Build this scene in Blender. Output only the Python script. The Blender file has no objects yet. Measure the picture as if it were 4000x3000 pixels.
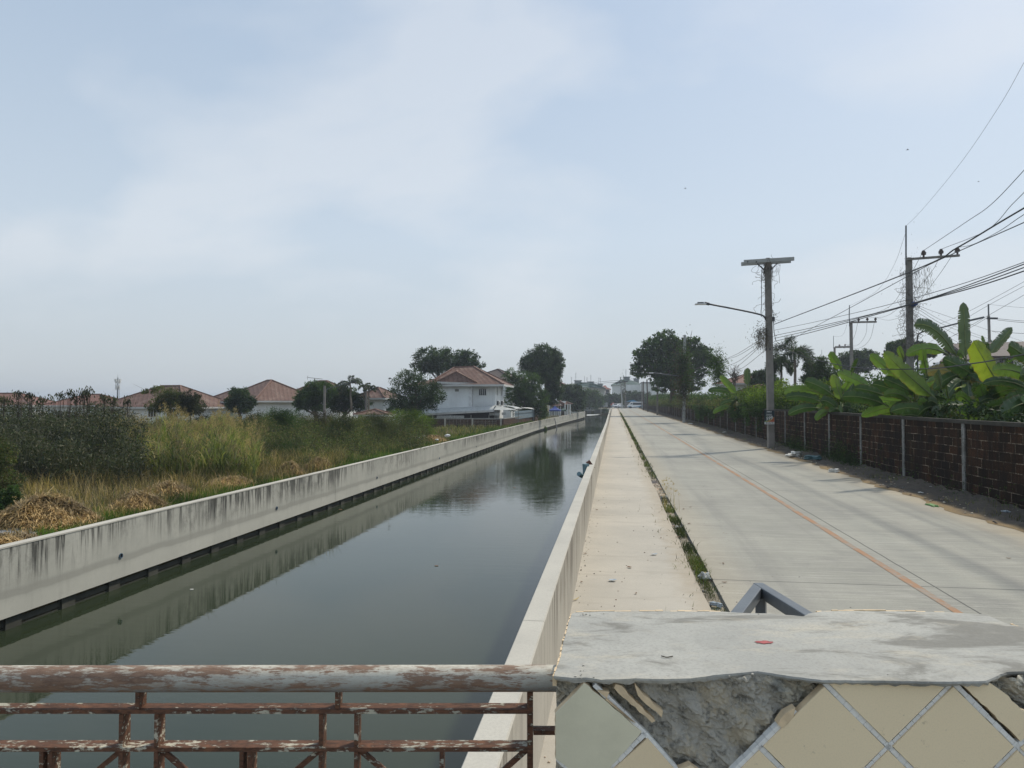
import bpy, bmesh, math, random
import numpy as np
from mathutils import Vector, Matrix, Euler

R = math.radians
rng = np.random.default_rng(7)
random.seed(7)
SC = bpy.context.scene
COL = SC.collection

# ------------------------------------------------------------------ camera
FPX = 2773.0                      # focal length in pixels of the 4000 px wide photograph
PSI, PIT = R(8.17), R(1.53)       # the camera looks a little left of the canal direction (+Y) and slightly up
cam_d = bpy.data.cameras.new('camera')
cam_d.sensor_width = 36; cam_d.lens = FPX/4000*36
cam_d.clip_start = 0.05; cam_d.clip_end = 6000
cam = bpy.data.objects.new('camera', cam_d); COL.objects.link(cam)
cam.rotation_euler = (R(90)+PIT, 0, PSI)
SC.camera = cam

# ------------------------------------------------------------------ world, sun, exposure
SUN_AZ, SUN_EL = math.atan2(0.66, 0.75), R(50)     # azimuth measured from +Y towards +X
w = bpy.data.worlds.new('World'); SC.world = w; w.use_nodes = True
nt = w.node_tree; nt.nodes.clear()
def WN(t, **k):
    n = nt.nodes.new(t)
    for a, b in k.items(): setattr(n, a, b)
    return n
out = WN('ShaderNodeOutputWorld'); bg = WN('ShaderNodeBackground')
sky = WN('ShaderNodeTexSky', sky_type='NISHITA', sun_disc=False)
sky.sun_elevation = SUN_EL; sky.sun_rotation = SUN_AZ
sky.air_density = 1.0; sky.dust_density = 2.0; sky.ozone_density = 1.5
SKYK = 0.11
bg.inputs['Strength'].default_value = SKYK
# thin high cloud and white haze over the blue
geo = WN('ShaderNodeTexCoord'); sep = WN('ShaderNodeSeparateXYZ')
nt.links.new(geo.outputs['Generated'], sep.inputs[0])
def wm(op, a, b=None, c=None, clamp=False):
    n = WN('ShaderNodeMath', operation=op, use_clamp=clamp)
    for i, v in enumerate((a, b, c)):
        if v is None: continue
        if isinstance(v, (int, float)): n.inputs[i].default_value = v
        else: nt.links.new(v, n.inputs[i])
    return n.outputs[0]
zc = wm('MAXIMUM', sep.outputs[2], 0.0)
den = wm('ADD', zc, 0.42)
ux = wm('DIVIDE', sep.outputs[0], den); uy = wm('DIVIDE', sep.outputs[1], den)
comb = WN('ShaderNodeCombineXYZ'); nt.links.new(ux, comb.inputs[0]); nt.links.new(uy, comb.inputs[1])
mpw = WN('ShaderNodeMapping'); mpw.inputs['Location'].default_value = (3.55, 1.75, 0); mpw.inputs['Scale'].default_value = (0.95, 1.25, 1)
nt.links.new(comb.outputs[0], mpw.inputs[0])
n1 = WN('ShaderNodeTexNoise'); n1.inputs['Scale'].default_value = 1.7; n1.inputs['Detail'].default_value = 8; n1.inputs['Roughness'].default_value = 0.5; n1.inputs['Distortion'].default_value = 0.25
nt.links.new(mpw.outputs[0], n1.inputs['Vector'])
cr = WN('ShaderNodeValToRGB'); cr.color_ramp.elements[0].position = 0.47; cr.color_ramp.elements[1].position = 0.63
cr.color_ramp.elements[0].color = (0, 0, 0, 1); cr.color_ramp.elements[1].color = (1, 1, 1, 1)
nt.links.new(n1.outputs[0], cr.inputs[0])
# haze amount: full at the horizon, thinning upwards
hz = WN('ShaderNodeMapRange'); hz.inputs[1].default_value = 0.0; hz.inputs[2].default_value = 0.62; hz.inputs[3].default_value = 0.93; hz.inputs[4].default_value = 0.62
nt.links.new(zc, hz.inputs[0])
hcol = WN('ShaderNodeValToRGB')
e = hcol.color_ramp.elements
e[0].position = 0.0; e[0].color = (0.535, 0.575, 0.600, 1)
e[1].position = 0.55; e[1].color = (0.445, 0.560, 0.695, 1)
e2 = e.new(0.22); e2.color = (0.560, 0.645, 0.725, 1)
nt.links.new(zc, hcol.inputs[0])
scl = WN('ShaderNodeVectorMath', operation='SCALE'); scl.inputs[3].default_value = 1.0/SKYK
nt.links.new(hcol.outputs[0], scl.inputs[0])
mx = WN('ShaderNodeMixRGB'); nt.links.new(hz.outputs[0], mx.inputs[0]); nt.links.new(sky.outputs[0], mx.inputs[1]); nt.links.new(scl.outputs[0], mx.inputs[2])
cl = WN('ShaderNodeMixRGB'); cl.inputs[2].default_value = (0.73/SKYK, 0.755/SKYK, 0.785/SKYK, 1)
cf = wm('MULTIPLY', wm('MULTIPLY', cr.outputs[0], wm('MINIMUM', wm('MULTIPLY', zc, 5.0), 1.0)), 0.42)
nt.links.new(cf, cl.inputs[0]); nt.links.new(mx.outputs[0], cl.inputs[1])
nt.links.new(cl.outputs[0], bg.inputs[0]); nt.links.new(bg.outputs[0], out.inputs[0])

sd = bpy.data.lights.new('sun', 'SUN'); sd.energy = 2.6; sd.angle = R(3.0); sd.color = (1.0, 0.92, 0.78)
sun = bpy.data.objects.new('sun', sd); COL.objects.link(sun)
sdir = Vector((math.sin(SUN_AZ)*math.cos(SUN_EL), math.cos(SUN_AZ)*math.cos(SUN_EL), math.sin(SUN_EL)))
sun.rotation_euler = sdir.to_track_quat('Z', 'Y').to_euler()
SC.view_settings.view_transform = 'Standard'; SC.view_settings.look = 'None'
SC.view_settings.exposure = 0.18; SC.view_settings.gamma = 1.0
SC.render.engine = 'CYCLES'
SC.cycles.max_bounces = 6; SC.cycles.transparent_max_bounces = 6; SC.cycles.diffuse_bounces = 3
SC.cycles.glossy_bounces = 3; SC.cycles.volume_bounces = 0; SC.cycles.caustics_reflective = False

# ------------------------------------------------------------------ pixel rays of the photograph (used once, to read off real positions)
Fv = np.array([-math.sin(PSI)*math.cos(PIT), math.cos(PSI)*math.cos(PIT), math.sin(PIT)])
Rv = np.array([math.cos(PSI), math.sin(PSI), 0.0]); Uv = np.cross(Rv, Fv)
def ray(px, py): return Fv + (px-2000)/FPX*Rv - (py-1500)/FPX*Uv
def P(px, py, d): return Vector(ray(px, py)*d)
def PX(px, py, X): r = ray(px, py); return Vector(r*(X/r[0]))
def PZ(px, py, Z): r = ray(px, py); return Vector(r*(Z/r[2]))
def zr(Y):                                   # level of the road: it climbs gently to the far bridge
    return float(np.interp(Y, [-30, 9, 20, 44, 80, 130, 194, 240, 2000], [-2.6, -2.6, -2.52, -2.4, -2.25, -2.1, -1.95, -1.78, -1.78]))
LZ, WZ = -2.80, -4.18                        # left bank level, water level

# ------------------------------------------------------------------ node materials
MATS = {}
class NT:
    def __init__(s, name):
        s.m = bpy.data.materials.new(name); s.m.use_nodes = True; s.t = s.m.node_tree; s.t.nodes.clear()
        s.out = s.N('ShaderNodeOutputMaterial'); s.b = s.N('ShaderNodeBsdfPrincipled')
        s.t.links.new(s.b.outputs[0], s.out.inputs[0]); s.tc = s.N('ShaderNodeTexCoord')
    def N(s, t, **k):
        n = s.t.nodes.new(t)
        for a, b in k.items(): setattr(n, a, b)
        return n
    def L(s, a, b): s.t.links.new(a, b)
    def vec(s, scale=(1, 1, 1), loc=(0, 0, 0), rot=(0, 0, 0), src='Object'):
        m = s.N('ShaderNodeMapping'); m.inputs['Scale'].default_value = scale; m.inputs['Location'].default_value = loc; m.inputs['Rotation'].default_value = rot
        s.L(s.tc.outputs[src], m.inputs[0]); return m.outputs[0]
    def noise(s, scale, detail=5, rough=.55, st=(1, 1, 1), loc=(0, 0, 0), dist=0):
        n = s.N('ShaderNodeTexNoise'); n.inputs['Scale'].default_value = scale; n.inputs['Detail'].default_value = detail
        n.inputs['Roughness'].default_value = rough; n.inputs['Distortion'].default_value = dist
        s.L(s.vec(st, loc), n.inputs['Vector']); return n.outputs[0]
    def ramp(s, f, stops):
        r = s.N('ShaderNodeValToRGB'); el = r.color_ramp.elements
        for i, (p, c) in enumerate(stops):
            c = (c, c, c) if isinstance(c, (int, float)) else c
            q = el[i] if i < 2 else el.new(p)
            q.position = p; q.color = (*c, 1)
        s.L(f, r.inputs[0]); return r.outputs[0]
    def mr(s, f, a, b, c=0., d=1.):
        n = s.N('ShaderNodeMapRange'); n.interpolation_type = 'SMOOTHSTEP'
        for i, v in enumerate((a, b, c, d)): n.inputs[i+1].default_value = v
        s.L(f, n.inputs[0]); return n.outputs[0]
    def math(s, op, a, b=0.0):
        n = s.N('ShaderNodeMath', operation=op)
        for i, v in enumerate((a, b)):
            if isinstance(v, (int, float)): n.inputs[i].default_value = v
            else: s.L(v, n.inputs[i])
        return n.outputs[0]
    def mix(s, f, a, b, mode='MIX'):
        n = s.N('ShaderNodeMixRGB', blend_type=mode)
        for i, v in enumerate((f, a, b)):
            if isinstance(v, (int, float)): n.inputs[i].default_value = v
            elif isinstance(v, tuple): n.inputs[i].default_value = (*v, 1)
            else: s.L(v, n.inputs[i])
        return n.outputs[0]
    def xyz(s, src='Object'):
        n = s.N('ShaderNodeSeparateXYZ'); s.L(s.tc.outputs[src], n.inputs[0]); return n.outputs
    def bump(s, h, strength=.3, dist=.02):
        n = s.N('ShaderNodeBump'); n.inputs['Strength'].default_value = strength; n.inputs['Distance'].default_value = dist
        s.L(h, n.inputs['Height']); s.L(n.outputs[0], s.b.inputs['Normal']); return n
    def done(s, col, rough=.8, spec=None, metal=0.):
        if isinstance(col, tuple): s.b.inputs['Base Color'].default_value = (*col, 1)
        else: s.L(col, s.b.inputs['Base Color'])
        if isinstance(rough, (int, float)): s.b.inputs['Roughness'].default_value = rough
        else: s.L(rough, s.b.inputs['Roughness'])
        if spec is not None: s.b.inputs['Specular IOR Level'].default_value = spec
        s.b.inputs['Metallic'].default_value = metal
        MATS[s.m.name] = s.m; return s.m

def plain(name, col, rough=.7, var=.25, scale=3., bump=.15, spec=.4, metal=0.):
    n = NT(name); a = n.noise(scale, 6, .6); b = n.noise(scale*9, 4, .6)
    c = n.mix(n.mr(a, .35, .7), tuple(x*(1-var) for x in col), tuple(min(1, x*(1+var*.6)) for x in col))
    c = n.mix(n.math('MULTIPLY', n.mr(b, .5, .75), var*.8), c, tuple(x*.55 for x in col))
    n.bump(b, bump, .01); return n.done(c, rough, spec, metal)

def leafmat(name, cols, trans=.28, rough=.45, scale=.7):
    n = NT(name); g = n.N('ShaderNodeNewGeometry')
    k = len(cols); base = n.ramp(g.outputs['Random Per Island'], [(i/(k-1), c) for i, c in enumerate(cols)])
    a = n.noise(scale, 3, .5)
    base = n.mix(n.mr(a, .38, .62), n.mix(1., base, (.50, .53, .58), 'MULTIPLY'), n.mix(1., base, (1.3, 1.28, 1.15), 'MULTIPLY'))
    n.done(base, max(rough, .6), .15)
    tr = n.N('ShaderNodeBsdfTranslucent'); n.L(n.mix(1., base, (1.5, 1.6, .7), 'MULTIPLY'), tr.inputs[0])
    ms = n.N('ShaderNodeMixShader'); ms.inputs[0].default_value = trans
    n.L(n.b.outputs[0], ms.inputs[1]); n.L(tr.outputs[0], ms.inputs[2]); n.L(ms.outputs[0], n.out.inputs[0])
    return n.m

def concrete(name, c1, c2, streak=0., streak_col=(.055, .055, .05), top=None, seam=None, rough=.85, sc=1.0, drip=5.):
    """cast concrete; streak: strength of dark runs that start at height top; seam: height of a darker damp band"""
    n = NT(name); a = n.noise(.6*sc, 6, .6); b = n.noise(6*sc, 6, .65); f = n.noise(60*sc, 3, .6)
    c = n.mix(n.mr(a, .3, .7), c1, c2)
    c = n.mix(n.math('MULTIPLY', n.mr(b, .5, .8), .35), c, tuple(x*.62 for x in c1))
    c = n.mix(n.math('MULTIPLY', n.mr(f, .35, .65), .22), c, tuple(x*.78 for x in c2))
    if streak:
        z = n.xyz()[2]
        st = n.noise(1., 6, .62, st=(drip, drip, .45)); st2 = n.noise(1., 4, .6, st=(drip*3.2, drip*3.2, .8), loc=(3, 9, 2))
        big = n.noise(.22, 3, .5, loc=(11, 0, 0))
        hgt = n.mr(z, top-1.0, top-.02)
        m = n.math('MULTIPLY', n.mr(st, .43, .60), n.mr(st2, .34, .56))
        m = n.math('MULTIPLY', m, n.math('MULTIPLY', hgt, n.mr(big, .42, .58, .12, 1.)))
        blot = n.math('MULTIPLY', n.mr(n.noise(2.2, 7, .78, st=(1, 1, .7)), .44, .60), n.math('MULTIPLY', n.mr(z, top-1.15, top-.1), n.mr(n.noise(.35, 4, .6, loc=(4, 4, 0)), .40, .60, .1, 1.)))
        c = n.mix(n.math('MULTIPLY', n.mr(n.noise(1., 6, .7, st=(2.2, 2.2, .25), loc=(7, 1, 1)), .5, .72), .30), c, tuple(x*.5 for x in c1))
        c = n.mix(n.math('MULTIPLY', blot, streak*.75), c, tuple(x*2.2 for x in streak_col))
        c = n.mix(n.math('MINIMUM', n.math('MULTIPLY', m, streak*1.6), .92), c, streak_col)
    if seam is not None:
        z = n.xyz()[2]; wob = n.math('MULTIPLY', n.noise(.9, 4, .6), .16)
        zz = n.math('ADD', z, wob)
        band = n.math('MULTIPLY', n.mr(zz, seam-.03, seam+.02), n.mr(zz, seam+.20, seam+.10))
        c = n.mix(n.math('MULTIPLY', band, .55), c, tuple(x*.55 for x in c1))
        low = n.math('MULTIPLY', n.mr(zz, seam, seam-.12), .18)
        c = n.mix(low, c, tuple(x*1.25 for x in c1))
    n.bump(n.math('ADD', b, n.math('MULTIPLY', f, .4)), .35, .012); return n.done(c, rough, .25)

# ------------------------------------------------------------------ mesh helpers
def tag(o, label=None, cat=None, group=None, kind=None):
    if label and len(label.split()) > 15: print('LONG LABEL', len(label.split()), label)
    if label: o['label'] = label
    if cat: o['category'] = cat
    if group: o['group'] = group
    if kind: o['kind'] = kind
    return o
def empty(name, label, cat, loc=(0, 0, 0), group=None, rz=0.):
    o = bpy.data.objects.new(name, None); COL.objects.link(o); o.location = loc; o.rotation_euler.z = rz; o.empty_display_size = .2
    return tag(o, label, cat, group)
def link(name, me, m, parent=None, smooth=False, world=True):
    """world=True: mesh data are in world coordinates; keep them there when the parent stands elsewhere"""
    for x in (m if isinstance(m, (list, tuple)) else [m]): me.materials.append(MATS[x] if isinstance(x, str) else x)
    o = bpy.data.objects.new(name, me); COL.objects.link(o)
    if smooth: me.polygons.foreach_set('use_smooth', [True]*len(me.polygons))
    if parent is not None:
        o.parent = parent
        if world:
            bpy.context.view_layer.update()
            me.transform(parent_world(parent).inverted())
    return o
def parent_world(p):
    M = Matrix.LocRotScale(p.location, p.rotation_euler, p.scale)
    q = p.parent
    while q is not None:
        M = Matrix.LocRotScale(q.location, q.rotation_euler, q.scale) @ M; q = q.parent
    return M
class MB:
    def __init__(s): s.v = []; s.f = []; s.mi = []
    def add(s, vs, fs, mi=0):
        k = len(s.v); s.v += [tuple(v) for v in vs]; s.f += [tuple(i+k for i in f) for f in fs]; s.mi += [mi]*len(fs); return s
    def box(s, lo, hi, M=None, mi=0):
        x0, y0, z0 = lo; x1, y1, z1 = hi
        vs = [Vector(p) for p in ((x0, y0, z0), (x1, y0, z0), (x1, y1, z0), (x0, y1, z0), (x0, y0, z1), (x1, y0, z1), (x1, y1, z1), (x0, y1, z1))]
        if M is not None: vs = [M @ v for v in vs]
        return s.add(vs, [(0, 3, 2, 1), (4, 5, 6, 7), (0, 1, 5, 4), (1, 2, 6, 5), (2, 3, 7, 6), (3, 0, 4, 7)], mi)
    def beam(s, a, b, w, h, up=(0, 0, 1), mi=0):
        a, b = Vector(a), Vector(b); d = (b-a).normalized(); u = Vector(up)
        sd = d.cross(u)
        if sd.length < 1e-4: sd = d.cross(Vector((1, 0, 0)))
        sd.normalize(); u = sd.cross(d).normalized()
        q = [(-1, -1), (1, -1), (1, 1), (-1, 1)]
        vs = [a+sd*(w/2*i)+u*(h/2*j) for i, j in q]+[b+sd*(w/2*i)+u*(h/2*j) for i, j in q]
        return s.add(vs, [(0, 1, 2, 3), (7, 6, 5, 4), (0, 4, 5, 1), (1, 5, 6, 2), (2, 6, 7, 3), (3, 7, 4, 0)], mi)
    def tube(s, pts, r, n=8, cap=True, mi=0):
        pts = [Vector(p) for p in pts]; rs = r if isinstance(r, (list, tuple)) else [r]*len(pts)
        k = len(s.v); prev = None
        for i, p in enumerate(pts):
            t = (pts[min(i+1, len(pts)-1)]-pts[max(i-1, 0)]).normalized()
            if prev is None:
                a = t.cross(Vector((0, 0, 1)))
                if a.length < .05: a = t.cross(Vector((1, 0, 0)))
            else: a = prev-t*prev.dot(t)
            a.normalize(); prev = a; b = t.cross(a)
            for j in range(n):
                an = 2*math.pi*j/n; s.v.append(tuple(p+(a*math.cos(an)+b*math.sin(an))*rs[i]))
        for i in range(len(pts)-1):
            for j in range(n):
                s.f.append((k+i*n+j, k+i*n+(j+1) % n, k+(i+1)*n+(j+1) % n, k+(i+1)*n+j)); s.mi.append(mi)
        if cap:
            s.f.append(tuple(k+j for j in range(n))[::-1]); s.mi.append(mi)
            s.f.append(tuple(k+(len(pts)-1)*n+j for j in range(n))); s.mi.append(mi)
        return s
    def prism(s, poly, vec, mi=0):
        n = len(poly); a = [Vector(p) for p in poly]; b = [p+Vector(vec) for p in a]
        return s.add(a+b, [tuple(range(n))[::-1], tuple(range(n, 2*n))]+[(i, (i+1) % n, n+(i+1) % n, n+i) for i in range(n)], mi)
    def build(s, name, m, parent=None, smooth=False, world=True, bevel=0.):
        me = bpy.data.meshes.new(name); me.from_pydata(s.v, [], s.f); me.update()
        bm = bmesh.new(); bm.from_mesh(me); bmesh.ops.recalc_face_normals(bm, faces=bm.faces); bm.to_mesh(me); bm.free()
        o = link(name, me, m, parent, smooth, world)
        if len(set(s.mi)) > 1: me.polygons.foreach_set('material_index', s.mi)
        if bevel:
            b = o.modifiers.new('bevel', 'BEVEL'); b.width = bevel; b.segments = 2; b.limit_method = 'ANGLE'
        return o
def spline(pts, n=8):
    pts = [Vector(p) for p in pts]; q = [2*pts[0]-pts[1]]+pts+[2*pts[-1]-pts[-2]]; o = []
    for i in range(1, len(q)-2):
        for k in range(n):
            t = k/n; a, b, c, d = q[i-1:i+3]
            o.append(.5*((2*b)+(c-a)*t+(2*a-5*b+4*c-d)*t*t+(3*b-a-3*c+d)*t**3))
    return o+[pts[-1]]
def rawmesh(name, V, nper, m, parent=None, smooth=False, faces=None):
    """V: (N, nper, 3) arrays of little faces; faces: index pattern inside each piece"""
    V = np.asarray(V, dtype=np.float32); N = len(V)
    if faces is None: faces = [tuple(range(nper))]
    me = bpy.data.meshes.new(name); me.vertices.add(N*nper)
    nl = sum(len(f) for f in faces)
    if parent is not None:
        Mi = np.array(parent_world(parent).inverted()); V = V @ Mi[:3, :3].T + Mi[:3, 3]
    me.vertices.foreach_set('co', V.reshape(-1).astype(np.float32))
    pat = np.concatenate([np.array(f) for f in faces]); idx = (np.arange(N)[:, None]*nper+pat[None, :]).reshape(-1)
    me.loops.add(N*nl); me.loops.foreach_set('vertex_index', idx.astype(np.int32))
    cnt = np.array([len(f) for f in faces]); st = np.concatenate([[0], np.cumsum(cnt)[:-1]])
    me.polygons.add(N*len(faces))
    me.polygons.foreach_set('loop_start', (np.arange(N)[:, None]*nl+st[None, :]).reshape(-1).astype(np.int32))
    me.polygons.foreach_set('loop_total', np.tile(cnt, N).astype(np.int32))
    me.update(calc_edges=True)
    return link(name, me, m, parent, smooth, world=False)
def unit(a): return a/np.maximum(np.linalg.norm(a, axis=-1, keepdims=True), 1e-9)
def rdir(n): return unit(rng.normal(size=(n, 3)))
def leaves(C, L, W, D=None, fold=.12):
    """rhombic, slightly folded leaves at C with length L, width W, long axis D"""
    n = len(C); D = rdir(n) if D is None else unit(D)
    S = unit(np.cross(D, rdir(n))); Nn = np.cross(D, S)
    L = np.broadcast_to(np.asarray(L, float).reshape(-1, 1), (n, 1)); W = np.broadcast_to(np.asarray(W, float).reshape(-1, 1), (n, 1))
    mid = C+D*L*.45
    return np.stack([C, mid+S*W*.5+Nn*W*fold, C+D*L, mid-S*W*.5+Nn*W*fold], 1)
def blades(B, H, W, lean=.3, azim=None):
    """grass blades: three-point bent strips rooted at B"""
    n = len(B); H = np.broadcast_to(np.asarray(H, float).reshape(-1, 1), (n, 1)); W = np.broadcast_to(np.asarray(W, float).reshape(-1, 1), (n, 1))
    an = rng.uniform(0, 2*np.pi, n) if azim is None else azim+rng.normal(0, .6, n)
    D = np.stack([np.cos(an), np.sin(an), np.zeros(n)], 1); a2 = rng.uniform(0, np.pi, n); S = np.stack([np.cos(a2), np.sin(a2), np.zeros(n)], 1)
    ln = rng.uniform(.1, 1, (n, 1))*lean*H; up = np.array([0, 0, 1.])
    m1 = B+up*H*.5+D*ln*.3; tp = B+up*H*(1-.25*np.minimum(ln/H, 1))+D*ln
    return np.stack([B-S*W/2, B+S*W/2, m1+S*W*.42, m1-S*W*.42, tp], 1)
BF = [(0, 1, 2, 3), (3, 2, 4)]
def crown(lobes, n, leaf, clump=.28, per=26, inner=.45, aspect=.55, flat=1.):
    """lobes: (centre, radii) in world space; n leaf clumps in all"""
    vol = np.array([np.prod(r)**(2/3) for _, r in lobes]); ks = rng.multinomial(n, vol/vol.sum()); out = []
    for (c, r), k in zip(lobes, ks):
        if k == 0: continue
        c = np.array(c); r = np.array(r, float); u = rdir(k)
        rad = np.where(rng.random(k) < inner, rng.uniform(.2, .8, k), rng.uniform(.8, 1.06, k))[:, None]
        cc = c+u*r*rad; s = clump*r.mean()*rng.uniform(.6, 1.3, (k, 1))
        q = np.repeat(cc, per, 0)+np.clip(rng.normal(size=(k*per, 3)), -1.9, 1.9)*np.repeat(s, per, 0)*np.array([.55, .55, .42*flat])
        D = unit(np.repeat(u, per, 0)*.5+rdir(k*per)*.9+np.array([0, 0, -.25]))
        out.append(leaves(q, leaf*rng.uniform(.6, 1.35, k*per), leaf*aspect*rng.uniform(.6, 1.2, k*per), D))
    return np.concatenate(out)
def limbs(base, targets, r0, parent, mat='bark', lean=.0, fork=.45):
    mb = MB(); base = Vector(base); mean = sum((Vector(t) for t in targets), Vector())/len(targets)
    fk = base.lerp(mean, fork); fk = Vector((base.x+(mean.x-base.x)*lean, base.y+(mean.y-base.y)*lean, fk.z))
    mb.tube(spline([base, base.lerp(fk, .5)+Vector((random.uniform(-.1, .1)*r0*5, random.uniform(-.1, .1)*r0*5, 0)), fk], 5), [r0*(1.25-.5*i/10) for i in range(11)], 9)
    for t in targets:
        t = Vector(t); m = fk.lerp(t, .5)+Vector((random.uniform(-1, 1), random.uniform(-1, 1), random.uniform(-.2, .6)))*(t-fk).length*.10
        pts = spline([fk-Vector((0, 0, r0)), m, t], 6); mb.tube(pts, [r0*.62*(1-.85*i/(len(pts)-1)) for i in range(len(pts))], 6)
        for _ in range(3):
            a = pts[random.randint(4, len(pts)-2)]; b = a+Vector((random.uniform(-1, 1), random.uniform(-1, 1), random.uniform(0, .9)))*(t-fk).length*.4
            mb.tube([a, a.lerp(b, .5)+Vector((0, 0, .05)), b], [r0*.2, r0*.13, r0*.04], 5)
    return mb.build('trunk', mat, parent, smooth=True)
def tree(name, label, d, lobes, base, n=500, leaf=.3, mat='leaf_dark', r0=.25, cat='tree', group=None, per=26, clump=.28, inner=.45, aspect=.55, lean=0.3, dz=1.0, fork=.45, trunk='bark', flat=1.):
    """lobes: (px, py, rx_px, ry_px[, depth offset]) read off the photograph at distance d"""
    L = []
    for l in lobes:
        off = l[4] if len(l) > 4 else 0.; dd = d+off; c = P(l[0], l[1], dd); k = dd/FPX
        L.append((tuple(c), (l[2]*k, .5*(l[2]+l[3])*k*dz, l[3]*k)))
    B = P(base[0], base[1], d)
    o = empty(name, label, cat, B, group)
    limbs(B, [Vector(c) for c, _ in L], r0, o, trunk, lean, fork)
    rawmesh('crown', crown(L, n, leaf, clump, per, inner, aspect, flat), 4, mat, o)
    return o
def scatter(n, x0, x1, y0, y1, z): return np.stack([rng.uniform(x0, x1, n), rng.uniform(y0, y1, n), np.full(n, z)], 1)
# ------------------------------------------------------------------ materials of the setting
concrete('canal_concrete', (.50, .49, .435), (.41, .405, .36), streak=.85, top=1.31, seam=.44, drip=6.)
concrete('kerb_concrete', (.50, .47, .405), (.42, .395, .345), streak=.7, streak_col=(.12, .105, .085), top=.86, drip=7.)
concrete('cap_concrete', (.53, .505, .44), (.44, .42, .37))
concrete('old_concrete', (.30, .30, .28), (.22, .22, .20), sc=2.)
concrete('pole_concrete', (.27, .25, .23), (.19, .18, .165), sc=3.)
concrete('arm_concrete', (.42, .43, .42), (.33, .34, .33), sc=3.)
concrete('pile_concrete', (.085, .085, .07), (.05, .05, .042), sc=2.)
plain('wet_dark', (.012, .012, .010), .6, .5)
plain('bark', (.10, .08, .06), .9, .4, 4., .5)
plain('pale_bark', (.22, .19, .15), .9, .3, 4., .4)
plain('dark_metal', (.05, .055, .06), .5, .2)
plain('grey_steel', (.115, .13, .145), .38, .16, 5., .08)
plain('wire', (.012, .014, .018), .5, .1)
plain('insulator', (.07, .05, .045), .3, .2)
plain('white_paint', (.72, .73, .72), .6, .12)
plain('black', (.01, .01, .011), .5, .1)
plain('glass_dark', (.025, .03, .035), .12, .2, bump=0)
plain('rubber', (.02, .02, .02), .8, .1)
plain('plank', (.16, .13, .10), .9, .3)

# water: still, murky, with long low ripples
n = NT('canal_water')
r1 = n.noise(1., 3, .5, st=(.9, 4.2, 1)); r2 = n.noise(1., 2, .5, st=(5., 16., 1)); r3 = n.noise(.05, 2, .5)
y = n.xyz()[1]
amp = n.math('MULTIPLY', n.mr(r3, .35, .65, .35, 1.), n.mr(y, 8, 45, .35, 1.))
h = n.math('MULTIPLY', n.math('ADD', r1, n.math('MULTIPLY', r2, .22)), amp)
n.bump(h, .42, .017); n.b.inputs['IOR'].default_value = 1.33
n.done(n.mix(n.mr(n.noise(.12, 4), .3, .7), (.031, .041, .023), (.024, .033, .019)), .0, .5)

# road slabs
n = NT('road_concrete')
X, Y, Z = n.xyz()
a = n.noise(.35, 6, .6); b = n.noise(5, 6, .65); f = n.noise(70, 3, .6)
tine = n.noise(1., 5, .62, st=(.35, 13., 1)); tine2 = n.noise(1., 4, .6, st=(.9, 45., 1)); ln = n.noise(1., 4, .6, st=(2.6, .12, 1))
c = n.mix(n.mr(a, .3, .7), (.365, .358, .305), (.275, .272, .236))
c = n.mix(n.math('MULTIPLY', n.mr(tine, .48, .7), .38), c, (.23, .225, .21))
c = n.mix(n.math('MULTIPLY', n.mr(tine2, .50, .68), .42), c, (.56, .53, .47))
c = n.mix(n.math('MULTIPLY', n.mr(ln, .5, .72), .25), c, (.26, .25, .23))
trk = n.math('ABSOLUTE', n.math('SUBTRACT', n.math('FRACT', n.math('DIVIDE', n.math('ADD', X, .15), 1.62)), .5)); c = n.mix(n.math('MULTIPLY', n.math('MULTIPLY', n.mr(trk, .30, .05), n.mr(ln, .35, .65)), .30), c, (.19, .185, .17))
c = n.mix(n.math('MULTIPLY', n.mr(n.noise(.9, 6, .7, loc=(8, 3, 0)), .55, .7), .35), c, (.20, .195, .18))
c = n.mix(n.math('MULTIPLY', n.mr(f, .42, .7), .35), c, (.20, .19, .175))
c = n.mix(n.math('MULTIPLY', n.mr(b, .55, .75), .3), c, (.24, .235, .22))
wob = n.math('MULTIPLY', n.math('SUBTRACT', n.noise(1.2, 4, .7), .5), .16)
edge = n.math('MAXIMUM', n.mr(n.math('ADD', X, n.math('MULTIPLY', wob, 5.)), 7.0, 8.1), n.math('MULTIPLY', n.mr(X, 2.3, 1.4), .5))
c = n.mix(n.math('MULTIPLY', edge, .55), c, (.45, .36, .24))
fr = n.math('ABSOLUTE', n.math('SUBTRACT', n.math('FRACT', n.math('DIVIDE', n.math('ADD', n.math('ADD', Y, -10.8+5.25+105), n.math('MULTIPLY', wob, .12)), 10.5)), .5))
jt = n.mr(fr, .0016, .0009)
lj = n.mr(n.math('ABSOLUTE', n.math('ADD', n.math('ADD', X, -4.46), n.math('MULTIPLY', wob, .22))), .017, .008)
c = n.mix(n.math('MULTIPLY', n.math('MAXIMUM', jt, lj), .8), c, (.05, .05, .05))
n.bump(n.math('ADD', n.math('MULTIPLY', tine, .5), n.math('MULTIPLY', f, .4)), .4, .01)
n.done(c, .85, .25)

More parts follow.
